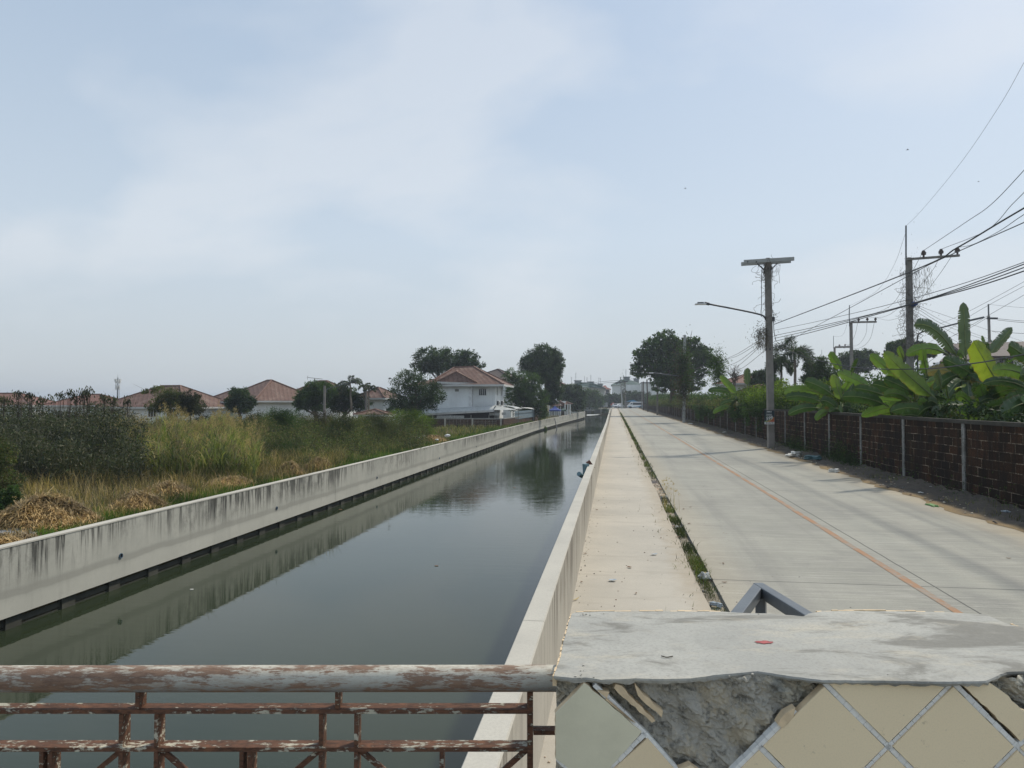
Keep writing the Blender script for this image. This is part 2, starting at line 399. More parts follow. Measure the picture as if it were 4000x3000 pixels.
n = NT('walk_concrete')
X, Y, Z = n.xyz()
a = n.noise(.5, 6, .6); b = n.noise(4, 6, .65); f = n.noise(60, 3, .6); s = n.noise(1., 6, .65, st=(.8, 5., 1), loc=(4, 2, 0))
c = n.mix(n.mr(a, .3, .7), (.50, .462, .392), (.415, .388, .335))
c = n.mix(n.math('MULTIPLY', n.mr(s, .5, .72), .42), c, (.33, .30, .25))
c = n.mix(n.math('MULTIPLY', n.mr(b, .55, .78), .32), c, (.36, .33, .27))
c = n.mix(n.math('MULTIPLY', n.mr(f, .45, .7), .25), c, (.34, .30, .25))
eg = n.mr(n.math('ADD', X, n.math('MULTIPLY', n.math('SUBTRACT', b, .5), .6)), .75, 1.15)
c = n.mix(n.math('MULTIPLY', eg, .45), c, (.36, .29, .2))
fr = n.math('ABSOLUTE', n.math('SUBTRACT', n.math('FRACT', n.math('DIVIDE', n.math('ADD', Y, 102.), 10.5)), .5))
c = n.mix(n.math('MULTIPLY', n.mr(fr, .0012, .0006), .5), c, (.12, .11, .1))
n.bump(b, .3, .01); n.done(c, .9, .2)

n = NT('orange_paint')
k = n.noise(9, 6, .75); k2 = n.noise(1.2, 4, .6)
c = n.mix(n.mr(k2, .3, .7), (.37, .21, .12), (.32, .215, .145))
c = n.mix(n.math('MULTIPLY', n.mr(n.math('ADD', n.math('MULTIPLY', k, .6), n.math('MULTIPLY', k2, .4)), .47, .58), .9), c, (.30, .275, .235)); n.done(c, .85, .2)

n = NT('ground_soil')
a = n.noise(.18, 6, .6); b = n.noise(2.2, 6, .7); f = n.noise(14, 5, .7)
c = n.mix(n.mr(a, .38, .62), (.12, .10, .055), (.055, .065, .025)); c = n.mix(n.math('MULTIPLY', n.mr(b, .4, .7), .6), c, (.20, .15, .085))
c = n.mix(n.math('MULTIPLY', n.mr(f, .45, .7), .5), c, (.05, .045, .03)); n.bump(f, .8, .05); n.done(c, .95, .1)
n = NT('gutter_soil'); a = n.noise(4, 6, .7); b = n.noise(30, 5, .7); c = n.mix(n.mr(a, .4, .62), (.24, .21, .16), (.38, .34, .27)); n.bump(b, .8, .02); n.done(n.mix(n.math('MULTIPLY', n.mr(b, .45, .65), .6), c, (.08, .075, .06)), .95, .1)
n = NT('verge_soil')
a = n.noise(.5, 6, .6); b = n.noise(5, 6, .7); f = n.noise(30, 4, .7); X, Y, Z = n.xyz()
c = n.mix(n.mr(a, .38, .62), (.135, .115, .095), (.10, .088, .075)); c = n.mix(n.math('MULTIPLY', n.mr(b, .45, .7), .5), c, (.22, .18, .13))
sand = n.math('MULTIPLY', n.mr(n.math('ADD', X, n.math('MULTIPLY', n.math('SUBTRACT', n.noise(1.1, 4), .5), 1.2)), 8.35, 7.8), .75)
c = n.mix(sand, c, (.34, .245, .13)); c = n.mix(n.math('MULTIPLY', n.mr(f, .5, .7), .5), c, (.06, .052, .045))
n.bump(n.math('ADD', b, n.math('MULTIPLY', f, .5)), .8, .04); n.done(c, .95, .1)

# block wall: porous dark laterite-like blocks with pale uneven joints
n = NT('block_masonry')
n2 = n.N('ShaderNodeCombineXYZ'); X, Y, Z = n.xyz()
n.L(Y, n2.inputs[0]); n.L(n.math('ADD', Z, n.math('MULTIPLY', n.math('SUBTRACT', n.noise(.8, 3), .5), .05)), n2.inputs[1])
br = n.N('ShaderNodeTexBrick'); n.L(n2.outputs[0], br.inputs['Vector'])
br.inputs['Scale'].default_value = 1.; br.inputs['Brick Width'].default_value = .52; br.inputs['Row Height'].default_value = .235
br.inputs['Mortar Size'].default_value = .014; br.inputs['Mortar Smooth'].default_value = .5; br.offset = .37; br.inputs['Bias'].default_value = 0
br.inputs['Color1'].default_value = (.098, .048, .026, 1); br.inputs['Color2'].default_value = (.026, .018, .013, 1); br.inputs['Mortar'].default_value = (.42, .34, .26, 1)
g = n.noise(26, 5, .75); q = n.noise(.9, 4, .6); blk = n.noise(1., 4, .65, st=(1, 2.2, .55), loc=(5, 5, 5))
c = n.mix(n.math('MULTIPLY', n.mr(g, .42, .60), .85), br.outputs[0], (.014, .010, .008))
mort = n.math('MULTIPLY', br.outputs['Fac'], n.mr(n.noise(1.7, 6, .75), .40, .56))
c = n.mix(n.math('SUBTRACT', br.outputs['Fac'], mort), c, (.035, .024, .017))
c = n.mix(n.math('MULTIPLY', n.mr(blk, .40, .58), .80), c, (.016, .013, .011))
c = n.mix(n.math('MULTIPLY', n.mr(q, .55, .7), .22), c, (.035, .045, .02))
n.bump(n.math('SUBTRACT', g, br.outputs['Fac']), .7, .02); n.done(c, .95, .1)
concrete('old_coping', (.070, .067, .058), (.03, .029, .025), sc=2.)
n = NT('post_concrete'); a = n.noise(4, 6, .7, st=(1, 1, .6)); b = n.noise(18, 5, .7)
c = n.mix(n.mr(a, .42, .6), (.24, .245, .235), (.13, .13, .12)); c = n.mix(n.math('MULTIPLY', n.mr(b, .5, .65), .6), c, (.03, .03, .028)); n.done(c, .9)

def strip(name, m, xs, ys, zf, kind='structure', parent=None):
    """sheet from x edges xs(Y) and height zf(x, Y)"""
    V = []; F = []; k = len(xs(ys[0]))
    for Yv in ys:
        for xv in xs(Yv): V.append((xv, Yv, zf(xv, Yv)))
    for i in range(len(ys)-1):
        for j in range(k-1): F.append((i*k+j, i*k+j+1, (i+1)*k+j+1, (i+1)*k+j))
    me = bpy.data.meshes.new(name); me.from_pydata(V, [], F); me.update()
    o = link(name, me, m, parent, smooth=True)
    if parent is None: tag(o, kind=kind)
    return o

# ------------------------------------------------------------------ ground, water
def lwx(Y): return float(np.interp(Y, [-60, 100, 120, 140, 165, 190, 400], [-11., -11., -10.4, -9.6, -8.5, -7.6, -7.6]))
def lzt(Y): return float(np.interp(Y, [-60, 100, 140, 190], [-2.62, -2.62, -2.5, -2.25]))
def lzb(Y): return float(np.interp(Y, [-60, 100, 190], [-3.93, -3.93, -3.72]))
def gl(Y): return float(np.interp(Y, [-60, 190, 240, 284, 3000], [LZ, LZ, -2.3, -1.9, -1.9]))
mb = MB(); gy = [-400, -60, 0, 9, 20, 44, 80, 100, 120, 130, 140, 165, 190, 194, 240, 284]
def gx(Y): return lwx(Y)-.19 if Y <= 190 else -13.
for i in range(len(gy)-1):
    a, b = gy[i], gy[i+1]
    if a >= 190: a += .01
    _ = 0
    mb.add([(-1500, a, gl(a)), (gx(a), a, gl(a)), (gx(b), b, gl(b)), (-1500, b, gl(b))], [(0, 1, 2, 3)])
    mb.add([(-.60, a, zr(a)-.08), (1500, a, zr(a)-.08), (1500, b, zr(b)-.08), (-.60, b, zr(b)-.08)], [(0, 1, 2, 3)])
    mb.add([(gx(a), a, gl(a)), (gx(a), a, -5.5), (gx(b), b, -5.5), (gx(b), b, gl(b))], [(0, 1, 2, 3)])
mb.add([(-1500, 284, -1.9), (1500, 284, -1.9), (1500, 2500, -1.9), (-1500, 2500, -1.9)], [(0, 1, 2, 3)])
mb.add([(-1500, 284, -1.9), (1500, 284, -1.9), (1500, 284, -5.5), (-1500, 284, -5.5)], [(0, 1, 2, 3)])
tag(mb.build('ground', 'ground_soil'), kind='structure')
mb = MB(); mb.add([(-13.2, -60, WZ), (-.56, -60, WZ), (-.56, 284, WZ), (-13.2, 284, WZ)], [(0, 1, 2, 3)])
tag(mb.build('canal_water', 'canal_water'), kind='structure')

# ------------------------------------------------------------------ road, walk, gutter, verge
ys = list(np.arange(-6, 243, 1.5))
strip('road', 'road_concrete', lambda Y: [1.42, 3, 4.5, 6, 8.05], ys, lambda x, Y: zr(Y)+.0)
mb = MB()
for i in range(len(ys)-1):
    a, b = ys[i], ys[i+1]; mb.add([(1.42, a, zr(a)), (1.42, a, zr(a)-.07), (1.42, b, zr(b)-.07), (1.42, b, zr(b))], [(0, 1, 2, 3)])
tag(mb.build('road_edge', 'old_concrete'), kind='structure')
strip('pavement', 'walk_concrete', lambda Y: [-.56, .3, 1.19+.02*math.sin(Y*3)+.012*math.sin(Y*7)], ys, lambda x, Y: zr(Y)-.004)
strip('gutter', 'gutter_soil', lambda Y: [1.15, 1.28, 1.43], ys, lambda x, Y: zr(Y)-.055+.012*math.sin(Y*7+x*20))
strip('road_marking', 'orange_paint', lambda Y: [4.145+.008*math.sin(Y*2.1), 4.265+.008*math.sin(Y*1.7+1)], list(np.arange(-4, 232, .8)), lambda x, Y: zr(Y)+.005)
hn = lambda x, Y: .05*math.sin(x*5.1+Y*1.7)*math.sin(Y*3.3+x)+.035*math.sin(Y*9.1+x*7)+.02*math.sin(Y*23+x*17)
strip('dirt_verge', 'verge_soil', lambda Y: [7.86+.10*math.sin(Y*1.3)+.07*math.sin(Y*4.1+1)+.04*math.sin(Y*11)]+[8.2, 8.45, 8.7, 8.95, 9.2, 9.42], list(np.arange(-6, 243, .35)),
      lambda x, Y: zr(Y)+.006+(max(0, min(1, (x-7.95)*1.6))*(.035+hn(x, Y)) if x > 8.1 else 0)+max(0, x-8.8)*.16)
# street that crosses at the far end
plain('asphalt', (.16, .16, .155), .9, .2, .5)
mb = MB(); mb.add([(-.3, 241, -1.775), (90, 241, -1.775), (90, 283, -1.775), (-.3, 283, -1.775)], [(0, 1, 2, 3)])
tag(mb.build('cross_street', 'asphalt'), kind='structure')

# ------------------------------------------------------------------ left canal wall
LW = empty('canal_wall', 'long pale concrete wall on the left bank with dark runs and small drain holes', 'wall', (-11, 30, -3.93))
joints = [-30., 27.1, 46.5, 62.9, 83., 104., 122., 140., 158., 175., 190.]
mb = MB(); cp = MB()
for s in range(len(joints)-1):
    a0, b0 = joints[s]+.008, joints[s+1]-.008; m = max(1, int((b0-a0)/6)); yy = np.linspace(a0, b0, m+1)
    rows = []; tops = []
    for Yv in yy:
        xf = lwx(Yv); zt, zb = lzt(Yv), lzb(Yv)
        rows.append([(xf, Yv, zb), (xf, Yv, zt-.03), (xf-.20, Yv, zt-.03), (xf-.20, Yv, zb)])
        tops.append([(xf+.012, Yv, zt-.03), (xf+.012, Yv, zt), (xf-.21, Yv, zt), (xf-.21, Yv, zt-.03)])
    for q, rr in ((mb, rows), (cp, tops)):
        vs = [v for r_ in rr for v in r_]; fs = [(0, 1, 2, 3), tuple(4*m+i for i in (3, 2, 1, 0))]
        for i in range(m):
            for j in range(4): fs.append((4*i+j, 4*i+(j+1) % 4, 4*i+4+(j+1) % 4, 4*i+4+j))
        q.add(vs, fs)
mb.box((-13.5, 190.01, -5.), (-7.6, 190.2, -2.28))
mb.build('wall_panel', 'canal_concrete', LW); cp.build('coping', 'cap_concrete', LW)
# piles and planks that carry it, seen in the gap above the water
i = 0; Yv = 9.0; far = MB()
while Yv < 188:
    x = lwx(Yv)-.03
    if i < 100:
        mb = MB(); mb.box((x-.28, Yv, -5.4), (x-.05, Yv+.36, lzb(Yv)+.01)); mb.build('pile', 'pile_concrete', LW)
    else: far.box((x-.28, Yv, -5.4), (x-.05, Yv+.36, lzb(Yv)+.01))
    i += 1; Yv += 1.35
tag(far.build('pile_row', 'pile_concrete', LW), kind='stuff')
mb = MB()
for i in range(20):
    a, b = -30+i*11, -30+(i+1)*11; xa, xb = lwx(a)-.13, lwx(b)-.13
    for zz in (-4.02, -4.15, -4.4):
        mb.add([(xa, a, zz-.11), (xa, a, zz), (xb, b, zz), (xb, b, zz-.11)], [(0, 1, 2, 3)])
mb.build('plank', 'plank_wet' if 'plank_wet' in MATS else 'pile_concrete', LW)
plain('pvc_ring', (.10, .16, .22), .5, .1)
for px, py in ((471, 2171), (1080, 1985), (1472, 1866), (1716, 1790), (1860, 1745)):
    c = PX(px, py, -11.0); mb = MB()
    k = 18; rr = [(.058, .004), (.058, .022), (.048, .022), (.048, -.0005)]; vs = []
    for r_, dx in rr:
        for j in range(k): vs.append((c.x+dx, c.y+r_*math.cos(2*math.pi*j/k), c.z+r_*math.sin(2*math.pi*j/k)))
    fs = [(a*k+j, a*k+(j+1) % k, (a+1)*k+(j+1) % k, (a+1)*k+j) for a in range(3) for j in range(k)]
    mb.add(vs, fs); o = mb.build('drain_pipe', 'pvc_ring', LW)
    d2 = MB(); d2.add([(c.x+.003, c.y+.05*math.cos(2*math.pi*j/k), c.z+.05*math.sin(2*math.pi*j/k)) for j in range(k)], [tuple(range(k))])
    d2.build('drain_hole', 'black', LW)

# ------------------------------------------------------------------ right canal wall (low parapet beside the walk)
def rzt(Y): return float(np.interp(Y, [-5, 80, 150, 236], [-1.714, -1.70, -1.62, -1.42]))
def rwo(Y): return float(np.interp(Y, [-5, 60, 100, 180, 225, 236], [0, 0, -.12, -.35, .2, .6]))
RW = empty('parapet_wall', 'low sunlit concrete wall with a flat top between the canal water and the pavement', 'wall', (-.63, 20, -2.6))
yj = [1.0, 5.6, 12.4, 19.2, 26., 32.8, 39.6, 46.4, 53.2, 60., 75., 90., 105., 120., 140., 160., 180., 200., 225., 236.]
mb = MB(); cp = MB()
for s in range(len(yj)-1):
    a0, b0 = yj[s]+.004, yj[s+1]-.004; m = 2; yy = np.linspace(a0, b0, m+1)
    for q, f in ((mb, lambda Yv: [(-.722+rwo(Yv), Yv, -5.4), (-.722+rwo(Yv), Yv, rzt(Yv)-.012), (-.545+rwo(Yv), Yv, rzt(Yv)-.012), (-.545+rwo(Yv), Yv, zr(Yv)-.05)]),
                 (cp, lambda Yv: [(-.722+rwo(Yv), Yv, rzt(Yv)-.012), (-.714+rwo(Yv), Yv, rzt(Yv)), (-.553+rwo(Yv), Yv, rzt(Yv)), (-.545+rwo(Yv), Yv, rzt(Yv)-.012)])):
        vs = [v for Yv in yy for v in f(Yv)]; fs = [(0, 1, 2, 3), tuple(4*m+i for i in (3, 2, 1, 0))]
        for i in range(m):
            for j in range(4): fs.append((4*i+j, 4*i+(j+1) % 4, 4*i+4+(j+1) % 4, 4*i+4+j))
        q.add(vs, fs)
mb.build('wall_face', 'kerb_concrete', RW); cp.build('coping', 'cap_concrete', RW)

# ------------------------------------------------------------------ block wall with posts along the road
BX = 9.32
BW = empty('block_wall', 'dark brown block wall with narrow concrete posts along the right side of the road', 'wall', (BX, 60, -2.6))
def bzt(Y): return float(np.interp(Y, [-8, 20, 36, 75, 240], [-.47, -.46, -.37, -.30, -.22]))
mb = MB(); cp = MB()
yb = [-6., 2.]+[8.6+4.02*i for i in range(57)]
for i in range(len(yb)-1):
    a, b = yb[i], yb[i+1]
    vs = [(BX, a, zr(a)-.3), (BX, a, bzt(a)-.10), (BX+.09, a, bzt(a)-.10), (BX+.09, a, zr(a)-.3)]+[(BX, b, zr(b)-.3), (BX, b, bzt(b)-.10), (BX+.09, b, bzt(b)-.10), (BX+.09, b, zr(b)-.3)]
    mb.add(vs, [(0, 1, 2, 3), (7, 6, 5, 4), (0, 4, 5, 1), (1, 5, 6, 2), (2, 6, 7, 3), (3, 7, 4, 0)])
    vs = [(BX-.04, a, bzt(a)-.10), (BX-.045, a, bzt(a)), (BX+.15, a, bzt(a)), (BX+.15, a, bzt(a)-.10)]+[(BX-.04, b, bzt(b)-.10), (BX-.045, b, bzt(b)), (BX+.15, b, bzt(b)), (BX+.15, b, bzt(b)-.10)]
    cp.add(vs, [(0, 1, 2, 3), (7, 6, 5, 4), (0, 4, 5, 1), (1, 5, 6, 2), (2, 6, 7, 3), (3, 7, 4, 0)])
mb.build('masonry', 'block_masonry', BW); cp.build('coping', 'old_coping', BW)
for i, Yv in enumerate(yb[1:]):
    mb = MB(); mb.box((BX-.035, Yv-.075, zr(Yv)-.3), (BX+.12, Yv+.075, bzt(Yv)-.103)); mb.build('post', 'post_concrete', BW)

# ------------------------------------------------------------------ our bridge: deck, tiled pillar, railing (built square to each other, turned with the bridge)
n = NT('slab_top'); a = n.noise(2.2, 6, .6); b = n.noise(9, 6, .7); st = n.noise(1., 7, .68, st=(2.4, 7.5, 4), loc=(2.7, 1.1, .4), dist=.6); f = n.noise(120, 3, .6)
X, Y, Z = n.xyz()
c = n.mix(n.mr(a, .3, .7), (.43, .425, .385), (.33, .33, .305)); c = n.mix(n.math('MULTIPLY', n.mr(b, .5, .8), .5), c, (.47, .43, .35))
ed = n.mr(X, -.1, .85, .0, .10)
c = n.mix(n.math('MULTIPLY', n.mr(n.math('ADD', st, ed), .49, .62), .82), c, (.15, .145, .125)); c = n.mix(n.math('MULTIPLY', n.mr(n.noise(26, 6, .75), .45, .7), .45), c, (.27, .265, .24)); c = n.mix(n.math('MULTIPLY', n.mr(n.noise(4.5, 5, .7, st=(1, 2.5, 1), loc=(1, 7, 3)), .5, .68), .5), c, (.50, .455, .36)); c = n.mix(n.math('MULTIPLY', n.mr(f, .45, .68), .4), c, (.24, .235, .215))
n.bump(n.math('ADD', a, n.math('MULTIPLY', b, .3)), .35, .012); n.done(c, .8, .3)
n = NT('broken_concrete'); a = n.noise(7, 7, .72, dist=.4); b = n.noise(30, 6, .75); v = n.N('ShaderNodeTexVoronoi'); v.inputs['Scale'].default_value = 38; n.L(n.vec(), v.inputs['Vector'])
c = n.mix(n.mr(a, .36, .62), (.26, .26, .23), (.72, .67, .54)); c = n.mix(n.mr(n.noise(3.1, 5, .6, loc=(2, 2, 2)), .42, .62), c, (.56, .53, .46)); c = n.mix(n.math('MULTIPLY', n.mr(b, .5, .66), .75), c, (.13, .13, .12)); c = n.mix(n.math('MULTIPLY', n.mr(n.noise(11, 6, .75, loc=(9, 1, 5)), .50, .62), .8), c, (.62, .54, .40))
n.bump(n.math('ADD', n.math('ADD', a, n.math('MULTIPLY', b, .6)), n.math('MULTIPLY', v.outputs[0], .35)), 1., .03); n.done(c, .95, .1)
n = NT('tile_glaze'); a = n.noise(1.7, 4, .5); b = n.noise(40, 5, .7); v = n.noise(260, 2, .6)
c = n.mix(n.mr(a, .35, .65), (.88, .73, .49), (.82, .665, .44)); c = n.mix(n.math('MULTIPLY', n.mr(b, .62, .75), .45), c, (.25, .2, .13)); c = n.mix(n.math('MULTIPLY', n.mr(v, .4, .7), .12), c, (.55, .48, .34)); n.done(c, .35, .4)
plain('tile_pale', (.70, .66, .49), .4, .12); plain('tile_body', (.72, .56, .36), .8, .15, 30); plain('grout', (.82, .82, .79), .85, .10, 12, .25)
plain('crumb', (.62, .58, .50), .9, .3, 30, .6); plain('red_mark', (.36, .10, .10), .9, .35, 45)
rz = PSI
BR = Matrix.Rotation(rz, 4, 'Z')                 # bridge frame: x along the rail, y ahead
def bp(px, py, d): 
    v = P(px, py, d); return BR.inverted() @ v
K = 1.55                                         # distance of the pillar face
mb = MB(); mb.box((-9, -3.2, -1.95), (7, 1.98, -1.55), BR); tag(mb.build('bridge_deck', 'old_concrete'), kind='structure')
PL = empty('tiled_pillar', 'concrete bridge pillar with beige diagonal tiles and a broken patch in its face', 'pillar', BR @ Vector((.9, 1.8, -1.5)), rz=rz)
def onf(px, py, y):                              # photo point -> bridge frame point on plane y
    r = BR.inverted() @ Vector(ray(px, py)); return r*(y/r.y)
def onz(px, py, z):
    r = BR.inverted() @ Vector(ray(px, py)); return r*(z/r.z)
zt = -.60
yf = onz(2800, 2645, zt).y
# top slab: outline with chipped rim
fr = [(2165, 2640), (2240, 2648), (2290, 2646), (2350, 2655), (2480, 2650), (2600, 2652), (2700, 2650), (2790, 2637), (2870, 2630), (2960, 2622), (3080, 2640), (3215, 2657), (3400, 2658), (3600, 2662), (3740, 2662), (3850, 2660), (3930, 2625), (4000, 2622), (4200, 2615), (4320, 2640)]
bk = [(4330, 2560), (4150, 2505), (4000, 2452), (3935, 2436), (3905, 2424), (3850, 2400), (3770, 2396), (3700, 2391), (3500, 2388), (3300, 2386), (3210, 2388), (3160, 2397), (3140, 2408), (3100, 2404), (3000, 2396), (2900, 2394), (2820, 2389), (2700, 2388), (2500, 2388), (2350, 2388), (2250, 2392), (2233, 2398), (2222, 2430), (2210, 2478), (2200, 2510), (2192, 2560), (2178, 2600)]
poly = [onz(x, y, zt) for x, y in fr+bk]
def fine(pts, step, amp):
    o = []
    for i in range(len(pts)):
        a, b = pts[i], pts[(i+1) % len(pts)]; m = max(1, int((b-a).length/step))
        for k in range(m):
            p = a.lerp(b, k/m); o.append(Vector((p.x+random.uniform(-amp, amp), p.y+random.uniform(-amp, amp), p.z)))
    return o
po = fine(poly, .012, .0010)
n_ = len(po); cen = sum(po, Vector())/n_
bmx = bmesh.new(); top = [bmx.verts.new(BR @ p) for p in po]; mid = [bmx.verts.new(BR @ (p+(p-cen).normalized()*.0018+Vector((0, 0, -.0035-random.uniform(0, .0015))))) for p in po]; low = [bmx.verts.new(BR @ (p+(p-cen).normalized()*random.uniform(-.0055, -.001)+Vector((0, 0, -.008-random.uniform(0, .005))))) for p in po]
bmx.faces.new(top)
for i in range(n_):
    j = (i+1) % n_; bmx.faces.new((top[i], mid[i], mid[j], top[j])); bmx.faces.new((mid[i], low[i], low[j], mid[j]))
bmesh.ops.recalc_face_normals(bmx, faces=bmx.faces)
me = bpy.data.meshes.new('cap_slab'); bmx.to_mesh(me); bmx.free(); link('cap_slab', me, 'slab_top', PL)
# body of the pillar: rough broken face
x0 = onf(2168, 2700, yf).x+.004; x1 = 1.95; yfb = yf+.022
V = []; F = []; nx, nz = 260, 150
zlo = -1.5; pts3 = []
for i in range(nz+1):
    for j in range(nx+1):
        x = x0+(x1-x0)*j/nx; z = zt-.006+(zlo-zt+.006)*(i/nz)
        dpt = .010*math.sin(x*31+z*17)*math.sin(z*43-x*9)+.007*math.sin(x*83+z*61)+random.uniform(-.005, .005)
        V.append(BR @ Vector((x, yfb+dpt+.006, z)))
for i in range(nz):
    for j in range(nx): a = i*(nx+1)+j; F.append((a, a+1, a+nx+2, a+nx+1))
me = bpy.data.meshes.new('broken_face'); me.from_pydata(V, [], F); me.update(); link('broken_face', me, 'broken_concrete', PL, smooth=False)
cr_ = [onz(4330, 2560, zt), onz(4000, 2452, zt), onz(3830, 2396, zt), onz(2235, 2398, zt), Vector((onz(2172, 2620, zt).x, yfb+.035, zt)), Vector((x1+.1, yfb+.035, zt))]; cc_ = sum(cr_, Vector())/6
mb = MB(); mb.prism([BR @ Vector((q.x+(cc_.x-q.x)*.006, q.y+(cc_.y-q.y)*.03, -1.5)) for q in cr_], (0, 0, zt+1.5-.012)); mb.build('core', 'broken_concrete', PL)
# tiles: lattice nodes read off the face
def clip(poly, ax, val, keep_less):
    o = []
    for i in range(len(poly)):
        a, b = poly[i], poly[(i+1) % len(poly)]; ia = (a[ax] < val) == keep_less; ib = (b[ax] < val) == keep_less
        if ia: o.append(a)
        if ia != ib:
            t = (val-a[ax])/(b[ax]-a[ax]); o.append(tuple(a[k]+(b[k]-a[k])*t for k in range(2)))
    return o
def tile(poly, m='tile_glaze', rough=0.0, lab=None, dep=0.):
    """poly in photo pixels on the pillar face"""
    poly = clip(clip(poly, 1, 2665+dep, False), 0, 2170, False)
    if len(poly) < 3: return
    p3 = [onf(x, y, yf-.009) for x, y in poly]
    if rough: p3 = [Vector((q.x+random.uniform(-rough, rough), q.y, q.z+random.uniform(-rough, rough))) for q in fine(p3, .012, 0)]
    mb = MB(); k = len(p3); c = sum(p3, Vector())/k
    A = [q.lerp(c, .006) for q in p3]; Bk = [Vector((q.x, yf+.012, q.z)) for q in p3]; A2 = [Vector((q.x, yf-.007, q.z)) for q in p3]
    mb.add([BR @ q for q in A+A2+Bk], [tuple(range(k))]+[(i, (i+1) % k, k+(i+1) % k, k+i) for i in range(k)], 0)
    mb.add([BR @ q for q in A2+Bk], [(i, (i+1) % k, k+(i+1) % k, k+i) for i in range(k)], 1)
    o = mb.build('tile', [m, 'tile_body'], PL)
    if lab: o['label'] = lab
gw = 11
def dia(cx, cy, cut=None, **k):
    h, v_ = 252-gw*1.4, 250-gw*1.4; q = [(cx, cy-v_), (cx+h, cy), (cx, cy+v_), (cx-h, cy)]
    tile(q, **k)
tile([(2284, 2668), (2508, 2862), (2392, 2990), (2338, 3090), (2165, 2960), (2165, 2792)], m='tile_pale', lab='greenish beige tile at the left corner', rough=.0012)
tile([(2530, 2885), (2640, 3010), (2760, 3150), (2530, 3340), (2270, 3110), (2420, 2985)])
dia(3220, 2917); dia(3725, 2917); dia(3472, 2667); dia(2967, 3167); dia(3472, 3167); dia(3977, 3167); dia(2462, 3417); dia(2715, 3417); dia(3220, 3417); dia(3725, 3417)
tile([(3752, 2668), (3868, 2668), (3905, 2690), (3990, 2770), (4080, 2810), (3990, 2895), (3870, 2780)], lab='chipped beige tile at the right', rough=.002)
tile([(4240, 2917), (4100, 2830), (3990, 2925), (4230, 3150)], rough=.002)
tile([(2745, 3170), (2640, 3010), (2700, 2990), (2900, 3150), (2715, 3330)], lab='broken tile below the bare patch', rough=.002)
for q in ([(2335, 2695), (2378, 2700), (2365, 2735), (2440, 2790), (2482, 2828), (2470, 2822)], [(2405, 2668), (2425, 2680), (2558, 2815), (2548, 2825), (2400, 2690)], [(2480, 2672), (2500, 2700), (2592, 2780), (2585, 2800), (2505, 2730), (2490, 2715)], [(3035, 2828), (3070, 2785), (3105, 2765), (3098, 2800), (3060, 2850)]):
    tile(q, m='tile_body', rough=.002, lab='thin splinter of broken tile in the bare patch')
# grout between the tiles
mb = MB()
def gr(a, b, wd=20):
    if a[1] < 2668: a = (a[0]+(b[0]-a[0])*(2668-a[1])/(b[1]-a[1]), 2668)
    if b[1] < 2668: b = (b[0]+(a[0]-b[0])*(2668-b[1])/(a[1]-b[1]), 2668)
    A, B = onf(*a, yf-.0045), onf(*b, yf-.0045); L = (B-A).length; m = max(2, int(L/.02)); pr = None; dd = (B-A).normalized(); sd = Vector((-dd.z, 0, dd.x))
    for i in range(m):
        p, q = A.lerp(B, i/m), A.lerp(B, (i+.97)/m); w2 = wd/2*K/FPX*random.uniform(.85, 1.12)
        vs = [BR @ (p-sd*w2), BR @ (q-sd*w2), BR @ (q+sd*w2), BR @ (p+sd*w2)]; bkv = [v+BR.to_3x3() @ Vector((0, .017, 0)) for v in vs]
        mb.add(vs+bkv, [(0, 1, 2, 3), (0, 4, 5, 1), (1, 5, 6, 2), (2, 6, 7, 3), (3, 7, 4, 0)])
gr((3220, 2667), (4230, 3667)); gr((3725, 2667), (4730, 3667)); gr((3725, 2667), (2967, 3417)); gr((3220+20, 2640), (3222, 2668))
gr((2322, 2676), (2520, 2866)); gr((2520, 2866), (2715, 3090), 17); gr((2520, 2866), (2200, 3180)); gr((3110, 2776), (2967, 2917)); gr((2967, 2917), (2550, 3330)); gr((2967, 2917), (3720, 3667)); gr((4230, 2667), (3220, 3667)); gr((2180, 2965), (2700, 3480))
mb.build('grout', 'grout', PL)
# chipped tile rim along the left and back edges
mb = MB()
for pth in ([(2233, 2398), (2222, 2430), (2210, 2478), (2200, 2510), (2192, 2560), (2178, 2600), (2166, 2638)], [(2250, 2389), (2400, 2385), (2560, 2385), (2700, 2386), (2815, 2387)], [(3190, 2388), (3300, 2384), (3500, 2385), (3690, 2389)], [(3950, 2437), (3975, 2447), (4010, 2458)]):
    pp = [onz(x, y, zt-.002) for x, y in pth]; pp = [Vector((q.x, q.y, q.z)) for q in spline(pp, 5)]
    for a, b in zip(pp[:-1], pp[1:]):
        if random.random() < .14: continue
        up = random.uniform(-.0015, .0015); mb.beam(BR @ (a+Vector((0, 0, up-.011))), BR @ (b+Vector((0, 0, up-.011))), random.uniform(.005, .010), .022)
mb.build('tile_rim', 'tile_body', PL)
mb = MB(); c = onz(2985, 2508, zt+.0015); k = 22
mb.add([BR @ (c+Vector((.022*math.cos(t*6.283/k)*(1+.2*math.sin(t*2.1)), .011*math.sin(t*6.283/k)*(1+.2*math.sin(t*1.7)), 0))) for t in range(k)], [tuple(range(k))]); mb.build('paint_spot', 'red_mark', PL)
mb = MB()
for _ in range(26):
    q = random.random(); px = random.choice([random.gauss(2260, 40), random.uniform(2200, 3950)]); py = random.choice([random.uniform(2395, 2410), random.uniform(2630, 2648), random.uniform(2400, 2640)])
    if px < 2250-(py-2400)*.2+18: continue
    c = onz(px, py, zt+.001); s = random.uniform(.0006, .0022); mb.box((c.x-s, c.y-s, c.z-.002), (c.x+s*1.4, c.y+s*.8, c.z+s*.7), BR)
tag(mb.build('crumbs', 'crumb', PL), kind='stuff')
